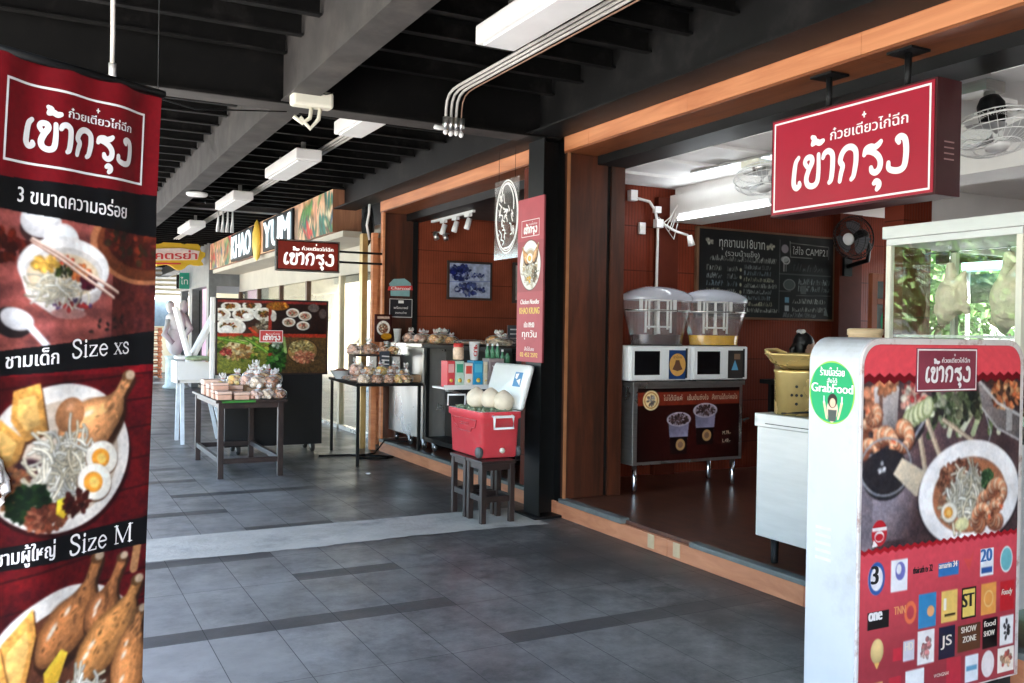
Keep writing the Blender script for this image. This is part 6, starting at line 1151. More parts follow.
f1 = fan(4.55, 3.08, 2.62, (-.1, -.25, -1), 'white ceiling fan in a wire cage at the right of the big hanging sign', M_wplast, .23, pm('grey_clear_blade', (.45, .45, .46), .3)); k = MB(); k.box(4.50, 4.66, 3.1, 3.3, 2.84, 2.899); k.tube([(4.57, 3.13, 2.84), (4.57, 3.12, 2.79)], .03); k.build('ceiling_bracket', M_steel, f1); k = MB(); k.tube([(4.6, 2.95, 2.88), (4.72, 2.85, 2.84), (4.74, 2.86, 2.74), (4.62, 3.0, 2.72)], .006); k.build('cable', M_black, f1)
f2 = fan(4.95, 5.25, 2.72, (-.1, -.3, -1), 'white caged ceiling fan half hidden behind the left edge of the big hanging sign', M_wplast, .22, MATS['grey_clear_blade'], M_steel); k = MB(); k.box(4.86, 5.02, 5.2, 5.4, 2.80, 2.871); k.build('ceiling_bracket', M_ivory, f2)
f3 = fan(7.32, 6.45, 2.5, (-.9, -.12, -.2), 'black wall fan on the dark red wall below the big hanging sign', M_black, .22, pm('smoky_blade', (.10, .10, .11), .25)); k = MB(); k.tube([(7.45, 6.47, 2.5), (7.6, 6.5, 2.45), (7.7, 6.6, 2.3), (7.72, 6.88, 2.25)], .025); k.box(7.66, 7.78, 6.87, 6.899, 2.15, 2.35); k.build('wall_bracket', M_black, f3)
t = thing('switch_box', 'small white switch box on the red ribbed wall above the left drink dispenser', 'switch', (5.07, 6.99, 2.5)); k = MB(); k.box(5.04, 5.11, 6.965, 6.999, 2.44, 2.55); k.build('box', M_wplast, t, .004); k = MB(); k.box(5.06, 5.09, 6.958, 6.9645, 2.48, 2.51); k.build('rocker', M_white, t)
t = thing('wall_conduit', 'white cable conduit with junction boxes running down the corner of the red wall', 'conduit', (5.2, 6.9, 2.3)); k = MB(); k.tube([(4.9, 6.95, 2.78), (5.1, 6.9, 2.74), (5.17, 6.9, 2.66), (5.2, 6.9, 2.52), (5.19, 6.9, 1.3)], .014, 8); k.build('pipe', M_white, t); 
for b_ in ((5.16, 5.24, 6.86, 6.92, 2.50, 2.58), (5.15, 5.22, 6.87, 6.92, 2.64, 2.70), (4.9, 4.98, 6.92, 6.98, 2.74, 2.84)): k = MB(); k.box(*b_); k.build('junction_box', M_wplast, t, .004)
k = MB(); q = random.Random(9)
for i in range(5): k.tube([(5.2, 6.89, 2.6), (5.24+.03*i, 6.86, 2.55-.03*i+q.uniform(-.03, .03)), (5.3+.04*i, 6.84, 2.6+.05*i), (5.38, 6.8, 2.75+.02*i)], .006, 6)
k.tube([(5.22, 6.88, 2.55), (5.35, 6.82, 2.47), (5.48, 6.8, 2.44)], .012); k.lathe([(0, -.06), (.025, -.06), (.035, .04), (0, .045)], (5.50, 6.78, 2.38), 12, ax=(.3, 0, -1)); k.build('loose_cable', M_white, t)
# preparation table, cups, wok stove
pt = thing('prep_table', 'dark preparation table behind the brass wok stove', 'table', (6.2, 5.9, .145)); k = MB(); k.box(5.85, 7.1, 5.75, 6.2, 1.06, 1.10); k.build('tabletop', M_black, pt, .003)
k = MB(); k.box(5.9, 7.05, 5.8, 6.15, .6, .62); k.build('lower_shelf', M_steel, pt)
for x in (5.9, 7.0):
    for y in (5.8, 6.1): k = MB(); k.box(x, x+.04, y, y+.04, .146, 1.059); k.build('leg', M_black, pt)
CUP = pm('kraft_cup', (.48, .33, .20), .6)
for i, (x, y, z, r, h, l) in enumerate(((5.95, 5.85, 1.101, .055, .07, 'brown paper bowl on the dark preparation table, stacked lowest'), (5.95, 5.85, 1.172, .06, .07, 'brown paper bowl stacked on another beside the white microwave'), (5.98, 6.08, 1.101, .05, .18, 'tall brown paper cup at the back of the dark preparation table'))):
    k = MB(); k.lathe([(0, 0), (r*.8, 0), (r, h), (r*1.07, h), (r, h-.01), (0, h*.6)], (x, y, z), 18); tag(k.build('paper_bowl' if i < 2 else 'paper_cup', CUP), l, 'bowl' if i < 2 else 'cup')
k = MB(); k.lathe([(0, 0), (.05, 0), (.075, .05), (.078, .05), (.07, .04), (0, .02)], (6.22, 5.9, 1.101), 18); k.blob((6.22, 5.9, 1.16), (.05, .05, .035), 3, .3); tag(k.build('white_bowl', M_wplast), 'small heaped white bowl left of the brass wok on the dark preparation table', 'bowl')
ks = thing('kitchen_stand', 'pale stainless kitchen stand on short legs carrying the brass stove and the glass case', 'counter', (4.2, 3.3, .145))
k = MB(); k.box(3.84, 4.62, 2.45, 4.08, .30, .955); k.build('cabinet', M_steelpale, ks, .003); k = MB(); k.box(3.825, 4.64, 2.44, 4.09, .956, 1.035); k.build('counter_top', M_steel if False else M_steelpale, ks, .004)
k = MB(); k.box(3.8245, 3.826, 2.5, 4.0, .975, .98); k.build('seam', M_black, ks)
for x in (3.90, 4.55):
    for y in (2.55, 3.98): k = MB(); k.tube([(x, y, .147), (x, y, .16), (x, y, .30)], [.02, .022, .025], 12); k.build('leg', M_black if x < 4 else M_steel, ks)
k = MB(); k.tube([(3.95, 4.03, 1.042), (3.86, 3.9, 1.045), (3.95, 3.5, 1.09), (4.02, 3.45, 1.10)], .006); k.tube([(3.80, 4.11, 1.0), (3.77, 4.13, .99), (3.80, 4.15, .98)], .006); tag(k.build('gas_hose', M_black), 'thin black gas hose lying across the pale stainless stand', 'hose')
ws = thing('wok_stove', 'brass wok on a round brass stove with punched air holes', 'stove', (4.17, 3.98, 1.036)); cx, cy, cz = 4.03, 3.895, 1.036
k = MB(); k.lathe([(.168, 0), (.17, .0), (.172, .24), (.178, .25), (.178, .262), (.15, .262), (.15, .0)], (cx, cy, cz), 36); k.build('stove_drum', M_brass, ws)
k = MB()
for da, dz in ((0, .12), (-.16, .12), (.16, .12), (0, .17), (0, .07)):
    a = math.atan2(-cy, -cx)-.25+da; k.lathe([(0, 0), (.0085, 0), (.0085, .002)], (cx+.1725*math.cos(a), cy+.1725*math.sin(a), cz+dz), 10, ax=(math.cos(a), math.sin(a), 0)); k.add([(cx+.174*math.cos(a)+.0085*math.sin(a)*math.cos(t)*-1, cy+.174*math.sin(a)+.0085*math.cos(a)*math.cos(t), cz+dz+.0085*math.sin(t)) for t in np.linspace(0, 6.283, 12)[:-1]], [tuple(range(11))])
k.build('air_holes', M_black, ws)
k = MB(); k.lathe([(0, .263), (.12, .265), (.19, .30), (.225, .35), (.235, .356), (.228, .358), (.185, .306), (.11, .275), (0, .273)], (cx, cy, cz), 40); wk = k.build('wok', M_brass, ws)
for s in (1, -1):
    k = MB(); k.tube([(cx+.08, cy-.205, cz+.352), (cx+.07, cy-.25, cz+.372), (cx-.03, cy-.262, cz+.375), (cx-.06, cy-.212, cz+.352)] if s > 0 else [(cx-.08, cy+.205, cz+.352), (cx-.07, cy+.25, cz+.372), (cx+.03, cy+.262, cz+.375), (cx+.06, cy+.212, cz+.352)], .012, 8); k.build('wok_handle', M_brass, wk)
# bamboo steamer and glass door
k = MB(); k.lathe([(0, 0), (.085, 0), (.09, .005), (.09, .075), (.085, .08), (.085, .085), (.092, .09), (.092, .12), (.08, .125), (0, .126)], (3.98, 3.42, 1.42), 28); tag(k.build('bamboo_steamer', pm('bamboo', (.62, .45, .27), .5, 0, .15, 12, stretch=(1, 1, 8))), 'small round bamboo steamer beside the glass chicken case', 'steamer')
k = MB(); k.box(3.89, 4.07, 3.33, 3.51, 1.0355, 1.419); tag(k.build('steel_pot', M_steel, None, .02), 'tall square steel pot carrying the bamboo steamer', 'pot')
gd = thing('cabinet_door', 'orange brown wooden door with glass and a round green sticker behind the glass case', 'door', (7.9, 6.6, .15)); k = MB()
for a, b, c, d in ((7.66, 7.74, .15, 2.16), (8.3, 8.38, .15, 2.16), (7.74, 8.3, 2.08, 2.16), (7.74, 8.3, 1.84, 1.90), (7.74, 8.3, .15, .4)): k.box(a, b, 6.5, 6.55, c, d)
k.build('frame', pm('orange_door_wood', (.34, .10, .045), .4, 0, .15, 4), gd, .003); k = MB(); k.box(7.741, 8.299, 6.52, 6.528, .4, 1.839); k.box(7.741, 8.299, 6.52, 6.528, 1.901, 2.079); k.build('glass', pm('reflective_glass', (.30, .36, .34), .05, .35), gd); k = MB(); k.lathe([(0, 0), (.16, 0), (.16, .002), (0, .002)], (7.97, 6.518, 1.66), 26, ax=(0, -1, 0)); k.build('green_sticker', pm('sticker_green', (.03, .42, .20), .4), gd)

# ------------------------------------------------------------------ glass case with chickens
gc = thing('glass_case', 'cream framed glass display case with two pale hanging chickens', 'display case', (4.3, 2.92, 1.036))
x0, x1, y0, y1, z0, z1 = 4.0, 4.56, 2.56, 3.31, 1.036, 2.085
k = MB(); k.box(x0-.015, x1+.015, y0-.015, y1+.015, z1-.065, z1+.0); k.box(x0, x1, y0, y1, z1-.10, z1-.0655); k.build('roof', M_steelpale, gc, .003)
for x in (x0, x1-.03):
    for y in (y0, y1-.03): k = MB(); k.box(x, x+.03, y, y+.03, z0+.06, z1-.1005); k.build('frame_post', M_ivory, gc, .002)
k = MB(); k.box(x0, x1, y0, y1, z0+.001, z0+.059); k.box(x0+.03, x1-.03, y0+.03, y1-.03, 1.50, 1.515); k.build('base', M_steel, gc)
k = MB(); k.box(x0+.008, x0+.012, y0+.031, y1-.031, z0+.06, z1-.101); k.box(x1-.012, x1-.008, y0+.031, y1-.031, z0+.06, z1-.101); k.box(x0+.031, x1-.031, y0+.008, y0+.012, z0+.06, z1-.101); k.box(x0+.031, x1-.031, y1-.012, y1-.008, z0+.06, z1-.101); k.build('glass_pane', M_case, gc)
k = MB(); k.tube([(4.27, y0+.03, 1.955), (4.27, y1-.03, 1.955)], .006); k.build('hanging_rail', M_chrome, gc)
def chicken(x, y, z, label, rz, sc=1):
    t = thing('plucked_chicken', label, 'chicken', (x, y, z), rz, 'hanging chickens'); m = pm('pale_chicken_skin', (.80, .68, .50), .4, 0, .15, 9, bump=.3, bscale=60)
    k = MB(); s = sc; k.blob((0, .01*s, -.01*s), (.088*s, .082*s, .115*s), 5, .07, 18, 12); k.blob((.012*s, -.03*s, -.085*s), (.07*s, .066*s, .075*s), 6, .07, 14, 9)
    k.tube([(0, .02*s, .07*s), (.005, .02*s, .13*s), (.01, .012, .20*s)], [.06*s, .036*s, .022*s], 12)
    for sg, up in ((1, .06), (-1, -.035)):
        k.tube([(0, sg*.05*s, .06*s), (-.02*s, sg*.10*s, (.04+up)*s), (-.03*s, sg*.135*s, (.05+up*1.6)*s)], [.036*s, .028*s, .010*s], 10); k.tube([(-.03*s, sg*.10*s, (.03+up)*s), (-.05*s, sg*.09*s, -.02*s), (-.055*s, sg*.075*s, -.07*s)], [.022*s, .018*s, .010*s], 10)
        k.tube([(-.02*s, sg*.045*s, -.06*s), (-.07*s, sg*.055*s, -.075*s), (-.085*s, sg*.05*s, -.115*s)], [.046*s, .034*s, .016*s], 12)
    k.tube([(.02*s, -.05*s, -.12*s), (.02*s, -.075*s, -.165*s), (.015*s, -.085*s, -.19*s)], [.045*s, .026*s, .008*s], 10)
    o = k.build('body', m, t); r_ = o.modifiers.new('join', 'REMESH'); r_.mode = 'VOXEL'; r_.voxel_size = .007; sm = o.modifiers.new('soft', 'SMOOTH'); sm.iterations = 4; sm.factor = .5
    k = MB(); k.tube([(.01, .01, .19*s), (.01, .01, 1.965-z)], .004, 6); k.tube([(.01, .01, .20*s), (.01, .03, .18*s), (.01, .02, .16*s)], .004, 6); k.build('hook', M_chrome, t); return t
chicken(4.27, 3.12, 1.725, 'smaller pale plucked chicken hanging at the left in the glass case', 2.6, .86); chicken(4.27, 2.79, 1.72, 'bigger pale plucked chicken hanging at the right in the glass case', 2.2, 1.06)

# ------------------------------------------------------------------ girl behind the wok
def person(x, y, z, label, face):
    t = thing('person', label, 'person', (x, y, z), face); skin = pm('skin', (.42, .25, .17), .5, 0, .08, 8); J = []
    me = bpy.data.meshes.new('body'); P = [(0, 0, .62), (0, 0, .80), (0, 0, .98), (0, .0, 1.08), (.01, 0, 1.15), (0, .15, 1.03), (.03, .20, .82), (.16, .16, .68), (0, -.15, 1.03), (.03, -.20, .82), (.16, -.16, .68), (.05, .08, .55), (.12, .09, .30), (.10, .09, .05), (.05, -.08, .55), (.12, -.09, .30), (.10, -.09, .05), (.17, .09, .03), (.17, -.09, .03)]
    E = [(0, 1), (1, 2), (2, 3), (3, 4), (2, 5), (5, 6), (6, 7), (2, 8), (8, 9), (9, 10), (0, 11), (11, 12), (12, 13), (13, 17), (0, 14), (14, 15), (15, 16), (16, 18)]; rad = [.12, .115, .11, .045, .042, .05, .038, .028, .05, .038, .028, .075, .055, .035, .075, .055, .035, .03, .03]
    me.from_pydata(P, E, []); o = bpy.data.objects.new('body', me); C.objects.link(o); o.parent = t; ORG[o.name] = (0, 0, 0); me.materials.append(pm('dark_shirt', (.05, .035, .05), .8))
    s = o.modifiers.new('skin', 'SKIN'); o.modifiers.new('smooth', 'SUBSURF').levels = 1; o.modifiers['smooth'].render_levels = 2
    for i, v in enumerate(me.skin_vertices[0].data): v.radius = (rad[i], rad[i]); v.use_root = i == 0
    k = MB(); c = (.02, 0, 1.265); k.blob(c, (.088, .072, .108), 1, .0, 22, 16)
    k.blob((.105, 0, 1.255), (.018, .013, .02), 2, 0, 10, 7); k.blob((.092, 0, 1.212), (.014, .024, .010), 3, 0, 10, 6); k.blob((.075, 0, 1.18), (.03, .03, .024), 4, 0, 10, 6)
    for sg in (1, -1): k.blob((.01, sg*.074, 1.255), (.02, .008, .028), 5, 0, 10, 6)
    hd = k.build('head', skin, t)
    k = MB(); [k.blob((.092, sg*.03, 1.278), (.009, .012, .007), 6, 0, 8, 6) for sg in (1, -1)]; k.build('eyes', M_ink, hd)
    k = MB(); k.blob((-.005, 0, 1.295), (.098, .085, .098), 7, .03, 20, 12); k.blob((-.045, 0, 1.24), (.058, .080, .10), 8, .05, 16, 10); k.tube([(-.085, 0, 1.27), (-.115, 0, 1.22), (-.12, 0, 1.08)], [.03, .032, .010], 10)
    k.build('hair', pm('black_hair', (.008, .007, .007), .45), hd)
    k = MB(); [k.blob((-.03, sg*.035, 1.395), (.03, .035, .022), 9+sg, .15, 10, 7) for sg in (1, -1)]; k.blob((-.03, 0, 1.392), (.014, .014, .014), 3, 0, 8, 6); k.build('hair_bow', M_white, hd); return t
person(6.62, 6.42, .145, 'girl with tied dark hair and a white bow behind the brass wok, facing right', R(-20))

# ================================================================== walkway fittings
def ceiling_box(y0, y1, label, x=2.36):
    t = thing('ceiling_light', label, 'light', (x, (y0+y1)/2, 3.2), 0, 'white ceiling light boxes'); k = MB(); k.box(x-.13, x+.13, y0, y1, 3.15, 3.26); k.build('housing', M_white, t, .012); k = MB(); k.box(x-.10, x+.10, y0+.05, y1-.05, 3.135, 3.149); k.build('diffuser', M_wplast, t, .004); k = MB(); k.box(x-.02, x+.02, y0+.2, y0+.24, 3.261, 3.36); k.box(x-.02, x+.02, y1-.24, y1-.2, 3.261, 3.36); k.build('hanger', M_steel, t)
ceiling_box(3.45, 4.72, 'nearest white ceiling light box, at the top centre of the walkway'); ceiling_box(6.6, 7.5, 'second white ceiling light box, just past the cross beam'); ceiling_box(8.75, 10.1, 'third white ceiling light box along the walkway'); ceiling_box(11.9, 13.2, 'fourth white ceiling light box, above the pale lettered fascia'); ceiling_box(15.6, 17, 'far white ceiling light box near the yellow sign')
t = thing('ceiling_conduit', 'bundle of pale cable conduits bending down at the near cross beam', 'conduit', (2.6, 4, 3.2))
for i in range(4):
    x = 2.66+.042*i; k = MB(); k.tube([(x, -1, 3.25), (x, 5.88, 3.25), (x, 5.98, 3.245), (x, 6.05, 3.225), (x, 6.09, 3.185), (x, 6.105, 3.13), (x, 6.11, 3.06), (x, 6.11, 2.98)], .0105 if i < 3 else .0055, 8); k.build('pipe', pm('conduit_grey' if i < 3 else 'copper_pipe', (.50, .48, .45) if i < 3 else (.26, .15, .10), .45), t)
    k = MB(); k.tube([(x, 6.105, 3.07), (x, 6.11, 2.975)], .024, 10); k.build('coupling', M_steel, t)
k = MB(); k.tube([(2.57, 6.11, 2.99), (2.61, 6.11, 2.985), (2.65, 6.11, 2.99)], .017, 8); [k.blob((2.66+.042*i, 6.112, 2.962-.008*(i % 2)), (.019, .019, .022), i, 0, 10, 7) for i in range(4)]; k.build('elbow', M_white, t)
for y in (3.2, 4.85): k = MB(); k.box(2.62, 2.82, y, y+.03, 3.268, 3.28); k.box(2.71, 2.73, y, y+.03, 3.28, 3.36); k.build('clamp', M_steel, t)
t = thing('ceiling_conduit', 'grey white cable conduits running along the purlins past the cross beam', 'conduit', (2.6, 12, 3.2))
for i in range(3): k = MB(); x = 2.56+.045*i; k.tube([(x, 6.6, 3.2), (x, 7.0, 3.33), (x, 20, 3.33)], .013, 8); k.build('pipe', pm('conduit_grey', (.5, .48, .45)), t)
for i in range(4): k = MB(); k.tube([(2.45+.07*i, 14.2, 3.33), (2.45+.07*i, 14.22, 3.15), (2.45+.07*i, 14.25, 2.95)], [.012, .014, .028], 8); k.build('drop', M_steelpale, t)
t = thing('emergency_light', 'white emergency light box with two flex arms under the beam crossing', 'light', (1.78, 6.1, 3.0)); k = MB(); k.box(1.50, 1.78, 5.98, 6.09, 2.99, 3.10); k.build('case', M_ivory, t, .02)
for s in (0, .06): k = MB(); k.tube([(1.64+s, 6.04, 2.99), (1.63+s, 6.04, 2.92), (1.58+s*.9, 6.04, 2.88-s*.5), (1.52+s*.7, 6.04, 2.92)], .014, 8); k.build('flex_arm', M_ivory, t)
k = MB(); k.tube([(1.65, 6.0, 3.101), (1.72, 5.97, 3.075), (1.78, 5.99, 3.101)], .004); k.build('cable', M_black, t)
for i, (y, l) in enumerate(((10.9, 'oval white lamp under the left deep beam beyond the crossing'), (17.0, 'farther oval white lamp under the left deep beam'))):
    t = thing('oval_lamp', l, 'light', (1.62, y, 3.0)); k = MB(); k.lathe([(0, -.03), (.10, -.03), (.12, -.01), (.12, .01), (.10, .02), (0, .02)], (1.64, y, 3.03), 22, sy=.7); k.build('lamp', M_wplast, t); k = MB(); k.tube([(1.75, y, 3.03), (1.82, y, 3.0), (1.86, y+.02, 2.97)], .006); k.lathe([(0, -.02), (.02, 0), (0, .02)], (1.74, y, 2.94), 8); k.build('lead', M_black, t)
t = thing('drop_pipe', 'thin grey white pipe dropping from the ceiling behind the cloth banner', 'pipe', (.36, 5.6, 3.1)); k = MB(); k.tube([(.30, 4.2, 3.34), (.33, 4.9, 3.34), (.36, 5.35, 3.30), (.385, 5.7, 3.2), (.40, 5.95, 3.08)], .014, 8); k.build('pipe', MATS['conduit_grey'], t); k = MB(); k.tube([(.40, 5.95, 3.08), (.405, 6.0, 2.99)], .022, 8); k.build('coupling', M_steelpale, t)
k = MB(); k.tube([(-.6, 6.2, 3.0), (.1, 6.15, 2.93), (.4, 6.1, 2.99), (.9, 6.1, 2.9), (1.5, 6.15, 2.97)], .005, 5); tag(k.build('sagging_wire', M_black), 'thin black wire sagging along the cross beam behind the banner', 'wire')
k = MB()
k.tube([(2.95, 10.35, .01), (3.3, 10.3, .01), (3.6, 10.1, .01), (3.72, 9.95, .01), (3.6, 9.85, .012), (3.3, 10.0, .012), (3.35, 10.15, .018), (3.6, 10.25, .02), (3.74, 10.3, .16), (3.95, 10.1, .16)], .011, 6); tag(k.build('floor_cable', M_black), 'black cable looped on the floor by the step below the steel counter', 'cable')
k = MB(); k.blob((3.06, 8.9, .008), (.03, .018, .007), 3, .3); tag(k.build('litter', M_white), 'scrap of white litter on the floor right of the black snack table leg', 'litter')
k = MB(); k.tube([(3.70, 10.85, 3.1), (3.69, 10.84, 2.95), (3.66, 10.83, 2.8), (3.70, 10.84, 2.62)], .015, 8); tag(k.build('hanging_cable', M_white), 'white cable hanging at the end of the wooden fascia box', 'cable')
k = MB(); k.blob((3.72, 10.95, 2.82), (.07, .06, .24), 8, .25, 12, 12); tag(k.build('black_bundle', M_black), 'black bundle hanging beside the wood jamb above the projecting sign bars', 'bundle')
# ------------------------------------------------------------------ far things
ys = thing('cloud_sign', 'yellow cloud shaped sign with red Thai letters hanging far down the walkway', 'sign', (2.7, 21.5, 3.1)); q = random.Random(5)
def cloud(s, ox=2.78, oz=3.12): return [(ox+s*(.66+.07*math.sin(9*a+1)+.03*math.sin(17*a))*math.cos(a), oz+s*(.30+.055*math.sin(8*a+.5))*math.sin(a)) for a in np.linspace(0, 2*PI, 60)[:-1]]
k = MB(); k.prism(cloud(1), lambda a, b, d: (a, d, b), 21.5, 21.62); k.build('board', pm('sign_yellow', (.75, .47, .03), .45, 0, .1, 3), ys)
k = MB(); k.prism([(2.06, 2.94), (3.26, 3.02), (3.30, 3.22), (2.9, 3.27), (2.1, 3.20)], lambda a, b, d: (a, d, b), 21.47, 21.499); bd = k.build('white_band', pm('band_cream', (.80, .66, .58), .5), ys); k = MB(); put_text(k, 'คตรย่า', 2.36, 2.99, .24, lambda a, b, d: (a, 21.465-d, b), width=.88, bold=.04, slope=.05); k.build('lettering', M_rlet, bd); k = MB(); k.prism([(2.15, 2.87), (2.9, 2.90), (2.9, 2.93), (2.15, 2.91)], lambda a, b, d: (a, d, b), 21.48, 21.499); k.build('red_line', M_rlet, ys)
k = MB(); k.tube([(2.5, 21.56, 3.4), (2.5, 21.56, 3.56)], .01); k.tube([(3.1, 21.56, 3.38), (3.1, 21.56, 3.56)], .01); k.build('hanger', M_black, ys)
t = thing('green_sign', 'small green and black sign below the yellow cloud sign', 'sign', (3.55, 24, 2.6)); k = MB(); k.box(3.2, 3.55, 23.9, 23.96, 2.45, 2.85); k.build('board', pm('sign_teal_green', (.02, .30, .20), .4), t); k = MB(); k.box(3.555, 3.62, 23.9, 23.96, 2.45, 2.85); k.box(3.13, 3.19, 23.9, 23.96, 2.45, 2.8); k.build('side', M_black, t); k = MB(); put_text(k, 'ไทย', 3.22, 2.56, .22, lambda a, b, d: (a, 23.89-d, b), width=.30); k.build('lettering', M_letter, t)
OR = pm('orange_plastic', (.55, .16, .05), .45, 0, .1, 4); q = random.Random(3); st0 = None
for i in range(9):
    z = .02+i*.16; x, y = 2.95, 27.5
    if st0 is None:
        st0 = thing('plastic_stool', '', 'stool', (x, y, z), 0, 'stacked orange plastic stools'); k = MB(); k.box(x-.24, x+.24, y-.24, y+.24, z+.13, z+.156); k.build('seat', OR, st0, .01)
        k = MB(); k.box(x-.25, x+.25, y-.25, y+.25, z+.07, z+.10); k.build('skirt', pm('brown_orange_plastic', (.26, .08, .03), .5), st0); k = MB()
        for sx in (-1, 1):
            for sy in (-1, 1): k.bar((x+sx*.2, y+sy*.2, z+.12), (x+sx*.235, y+sy*.235, z), .05)
        k.build('legs', OR, st0); o = st0
    else: o = copy_tree(st0); o.location = (x+q.uniform(-.01, .01), y, z)
    o['label'] = '%s orange stool of the tall stack far down the walkway' % ['lowest', 'second lowest', 'third lowest', 'fourth lowest', 'middle', 'fourth from the top', 'third from the top', 'second from the top', 'topmost'][i]
fs_ = thing('statue', 'pale white statue of a rounded figure on a plinth far down the walkway', 'statue', (3.0, 23.5, 0)); k = MB(); MS = pm('white_resin', (.62, .60, .60), .4, 0, .06, 3); x, y = 3.02, 23.0
k.blob((x, y, 1.62), (.24, .2, .28), 2, .08, 16, 11); k.blob((x-.02, y, 1.15), (.22, .2, .36), 3, .06, 16, 11); k.blob((x+.16, y, 1.98), (.11, .1, .15), 4, .1, 12, 8); k.blob((x-.14, y, 1.96), (.10, .09, .15), 5, .1, 12, 8); k.tube([(x+.18, y-.05, 1.75), (x+.30, y-.1, 1.45), (x+.1, y-.2, 1.2)], [.09, .08, .06]); k.tube([(x-.18, y-.05, 1.65), (x-.28, y-.1, 1.3), (x-.1, y-.2, 1.1)], [.08, .08, .06]); k.build('figure', MS, fs_); k = MB(); k.lathe([(0, 0), (.30, 0), (.30, .06), (.25, .1), (.24, .7), (.27, .78), (0, .8)], (x, y, .004), 20); k.build('plinth', pm('pale_green_plinth', (.52, .60, .55), .5), fs_)
hc = thing('high_chair', 'white wooden high chair with splayed legs and slanted boards behind the menu cart', 'chair', (1.82, 12.3, 0))
k = MB(); k.box(1.62, 2.0, 12.05, 12.45, .78, .82); k.box(1.58, 1.60, 12.0, 12.5, .78, 1.06); k.box(1.60, 2.02, 12.0, 12.02, .82, 1.06); k.build('seat', M_white, hc, .004)
for x, xx in ((1.64, 1.76-.18), (1.98, 2.1)):
    for y, yy in ((12.08, 11.98), (12.42, 12.52)): k = MB(); k.bar((x+.02, y, .78), (xx+.08, yy, .004), .045); k.build('leg', pm('pale_blue_white_paint', (.62, .68, .72), .45), hc)
k = MB(); k.bar((1.78, 12.4, 1.02), (2.10, 12.4, 1.66), .36, .05, up=(.9, 0, -.4)); k.bar((1.78, 12.3, 1.06), (1.60, 12.3, 1.75), .30, .04, up=(.9, 0, .3)); k.bar((1.60, 12.25, 1.1), (1.85, 12.25, 1.1), .3, .04); k.build('backrest', M_white, hc, .006)
k = MB(); k.bar((1.94, 11.98, 1.05), (2.02, 12.0, 1.32), .03); k.build('strap', pm('tan_strap', (.55, .40, .28), .5), hc)
k = MB(); k.blob((1.83, 11.9, 1.10), (.17, .08, .03), 4, .2); tag(k.build('leaf_bundle', pm('pale_green_leaves', (.35, .42, .25), .6, 0, .4, 20)), 'bundle of pale green leaves on the white high chair tray', 'leaves')

# ------------------------------------------------------------------ street side, mirrored in the glass
def tree(x, y, h, r, seed, label):
    t = thing('street_tree', label, 'tree', (x, y, -.16), 0, 'street trees'); q = random.Random(seed); k = MB()
    k.tube([(x, y, -.16), (x+.05, y, h*.25), (x-.05, y+.05, h*.45), (x, y, h*.7)], [.16, .13, .10, .05], 10)
    tips = []
    for i in range(9):
        a = i*2.4; p = (x+r*.6*math.cos(a), y+r*.6*math.sin(a), h*(.55+.05*i)); k.tube([(x, y, h*(.35+.03*i)), ((x+p[0])/2, (y+p[1])/2, h*(.42+.045*i)), p], [.06, .04, .02], 6); tips.append(p)
    k.build('trunk', pm('bark', (.12, .085, .06), .9, 0, .3, 12, bump=.6), t)
    k = MB(); cl = [(x+q.gauss(0, r*.45), y+q.gauss(0, r*.45), h*.68+q.gauss(0, h*.14)) for _ in range(26)]+tips
    for c in cl:
        for _ in range(95):
            d = Vector((q.gauss(0, 1), q.gauss(0, 1), q.gauss(0, .8)))*r*.17; p = Vector(c)+d; n = Vector((q.gauss(0, 1), q.gauss(0, 1), q.gauss(.6, 1))).normalized(); a = n.orthogonal().normalized()*q.uniform(.06, .12); b = n.cross(a).normalized()*q.uniform(.03, .06)
            k.add([p-a, p-b, p+a, p+b], [(0, 1, 2, 3)], q.randint(0, 2))
    k.build('crown', [pm('leaf_%d' % i, c, .5, 0, .2, 3) for i, c in enumerate(((.06, .14, .03), (.09, .20, .04), (.13, .24, .06)))], t)
tree(-3.6, 8.6, 3.6, 1.5, 1, 'bushy street tree by the kerb opposite the red cooler, mirrored in the glass case'); tree(-6.5, 7.0, 4.5, 1.9, 2, 'larger street tree further out from the walkway, mirrored in the glass case'); tree(-5.0, 12.5, 5, 2.0, 3, 'tall street tree opposite the glazed shop')
tree(11.6, 9.0, 3.4, 1.5, 4, 'leafy green tree outside behind the shop, seen through the glass case')
tree(13.6, 8.6, 3.8, 1.7, 5, 'second leafy tree outside, seen through the right half of the glass case')
t = thing('market_awning', 'teal awning on pale poles above a dark banner outside, seen through the glass case', 'awning', (11, 8, -.16)); k = MB(); k.add([(10.2, 7.3, 2.35), (10.2, 5.2, 2.35), (11.4, 5.2, 2.75), (11.4, 8.2, 2.75), (10.2, 7.3, 2.32), (10.2, 5.2, 2.32), (11.4, 5.2, 2.72), (11.4, 8.2, 2.72)], [(0, 1, 2, 3), (7, 6, 5, 4), (0, 4, 5, 1), (3, 2, 6, 7), (0, 3, 7, 4), (1, 5, 6, 2)]); k.build('canopy', pm('teal_canopy', (.18, .45, .42), .6), t)
for x, y in ((10.25, 7.25), (10.25, 5.3)): k = MB(); k.tube([(x, y, -.16), (x, y, 2.33)], .025, 8); k.build('pole', M_white, t)
k = MB(); k.box(10.6, 10.63, 5.3, 7.5, 1.95, 2.32); k.build('banner', pm('dark_green_banner', (.02, .035, .03), .6), t)
ob = thing('street_building', 'pale shophouse row across the street with dark windows and a teal awning', 'building', (-14, 8, -.16)); k = MB(); k.box(-16, -13, -8, 26, -.16, 7); k.build('wall', pm('pale_render', (.5, .48, .44), .8), ob)
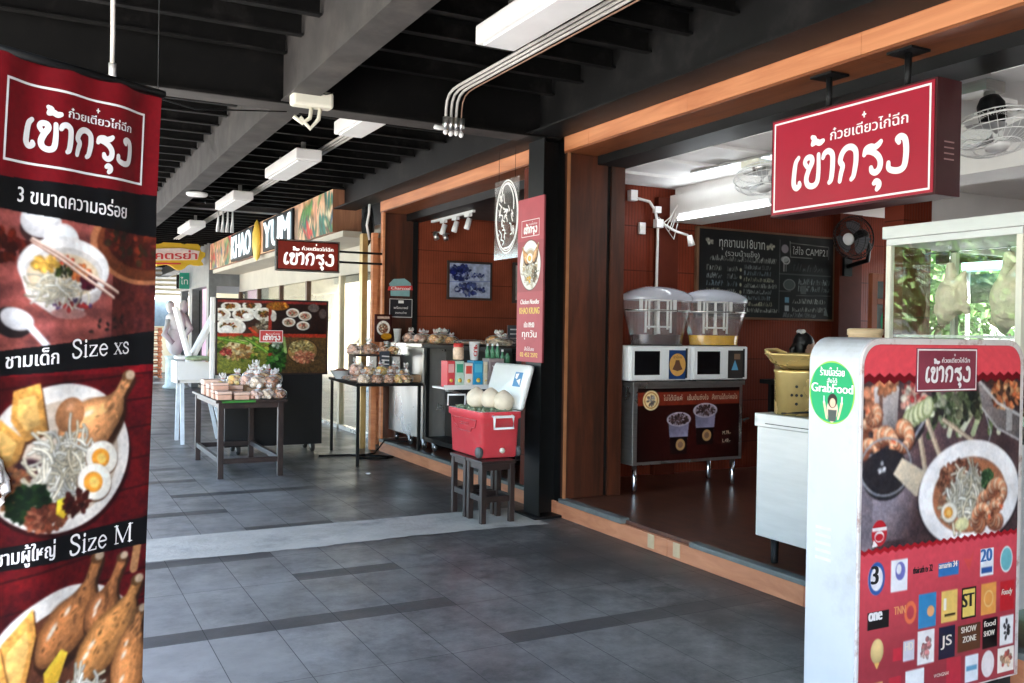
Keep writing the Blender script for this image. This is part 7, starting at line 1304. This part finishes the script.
for i in range(8):
    for z in (.4, 3.8): k = MB(); k.box(-12.98, -12.9, -7+i*4.1, -4.4+i*4.1, z, z+2.0); k.build('window', pm('dark_window_glass', (.03, .04, .05), .1), ob)
k = MB(); k.add([(-12.95, -8, 3.4), (-12.95, 26, 3.4), (-11, 26, 2.8), (-11, -8, 2.8), (-12.95, -8, 3.36), (-12.95, 26, 3.36), (-11, 26, 2.76), (-11, -8, 2.76)], [(0, 1, 2, 3), (7, 6, 5, 4), (3, 2, 6, 7)]); k.build('awning', pm('teal_awning', (.10, .38, .36), .6), ob)

# ================================================================== light, camera
w = bpy.data.worlds.new('World'); S.world = w; w.use_nodes = True; nt = w.node_tree; bg = nt.nodes['Background']; sky = nt.nodes.new('ShaderNodeTexSky'); sky.sky_type = 'NISHITA'; sky.sun_disc = False
EL, AZ = R(58), R(200)       # direction the sun stands in, clockwise from +Y
sky.sun_elevation = EL; sky.sun_rotation = AZ; sky.air_density = 1.0; sky.dust_density = 1.5; nt.links.new(sky.outputs[0], bg.inputs[0]); bg.inputs[1].default_value = .15
sd = Vector((math.sin(AZ)*math.cos(EL), math.cos(AZ)*math.cos(EL), math.sin(EL)))
sl = bpy.data.lights.new('sun', 'SUN'); sl.energy = 5; sl.angle = R(.5); sl.color = (1, .96, .9); so = bpy.data.objects.new('sun', sl); C.objects.link(so); so.rotation_euler = sd.to_track_quat('Z', 'Y').to_euler(); so.location = (-10, -10, 20)
cd = bpy.data.cameras.new('camera'); cam = bpy.data.objects.new('camera', cd); C.objects.link(cam); S.camera = cam
f_, yaw, pit, rol = 900.4, .48745, -.0112, .01511
F = Vector((math.sin(yaw)*math.cos(pit), math.cos(yaw)*math.cos(pit), math.sin(pit))); Rt = Vector((math.cos(yaw), -math.sin(yaw), 0)); Up = Rt.cross(F); R2 = Rt*math.cos(rol)+Up*math.sin(rol); U2 = -Rt*math.sin(rol)+Up*math.cos(rol)
cam.matrix_world = Matrix(((R2.x, U2.x, -F.x, 0), (R2.y, U2.y, -F.y, 0), (R2.z, U2.z, -F.z, 1.5), (0, 0, 0, 1)))
cd.sensor_width = 36; cd.lens = f_/1024*36; cd.clip_start = .05; cd.clip_end = 500
S.view_settings.view_transform = 'Standard'; S.view_settings.look = 'None'; S.view_settings.exposure = 3.95; S.view_settings.gamma = 1
S.render.engine = 'CYCLES'; S.cycles.max_bounces = 10; S.cycles.diffuse_bounces = 6; S.cycles.glossy_bounces = 4; S.cycles.transparent_max_bounces = 24; S.cycles.use_denoising = True; S.cycles.caustics_reflective = False; S.cycles.caustics_refractive = False; S.cycles.sample_clamp_indirect = 6
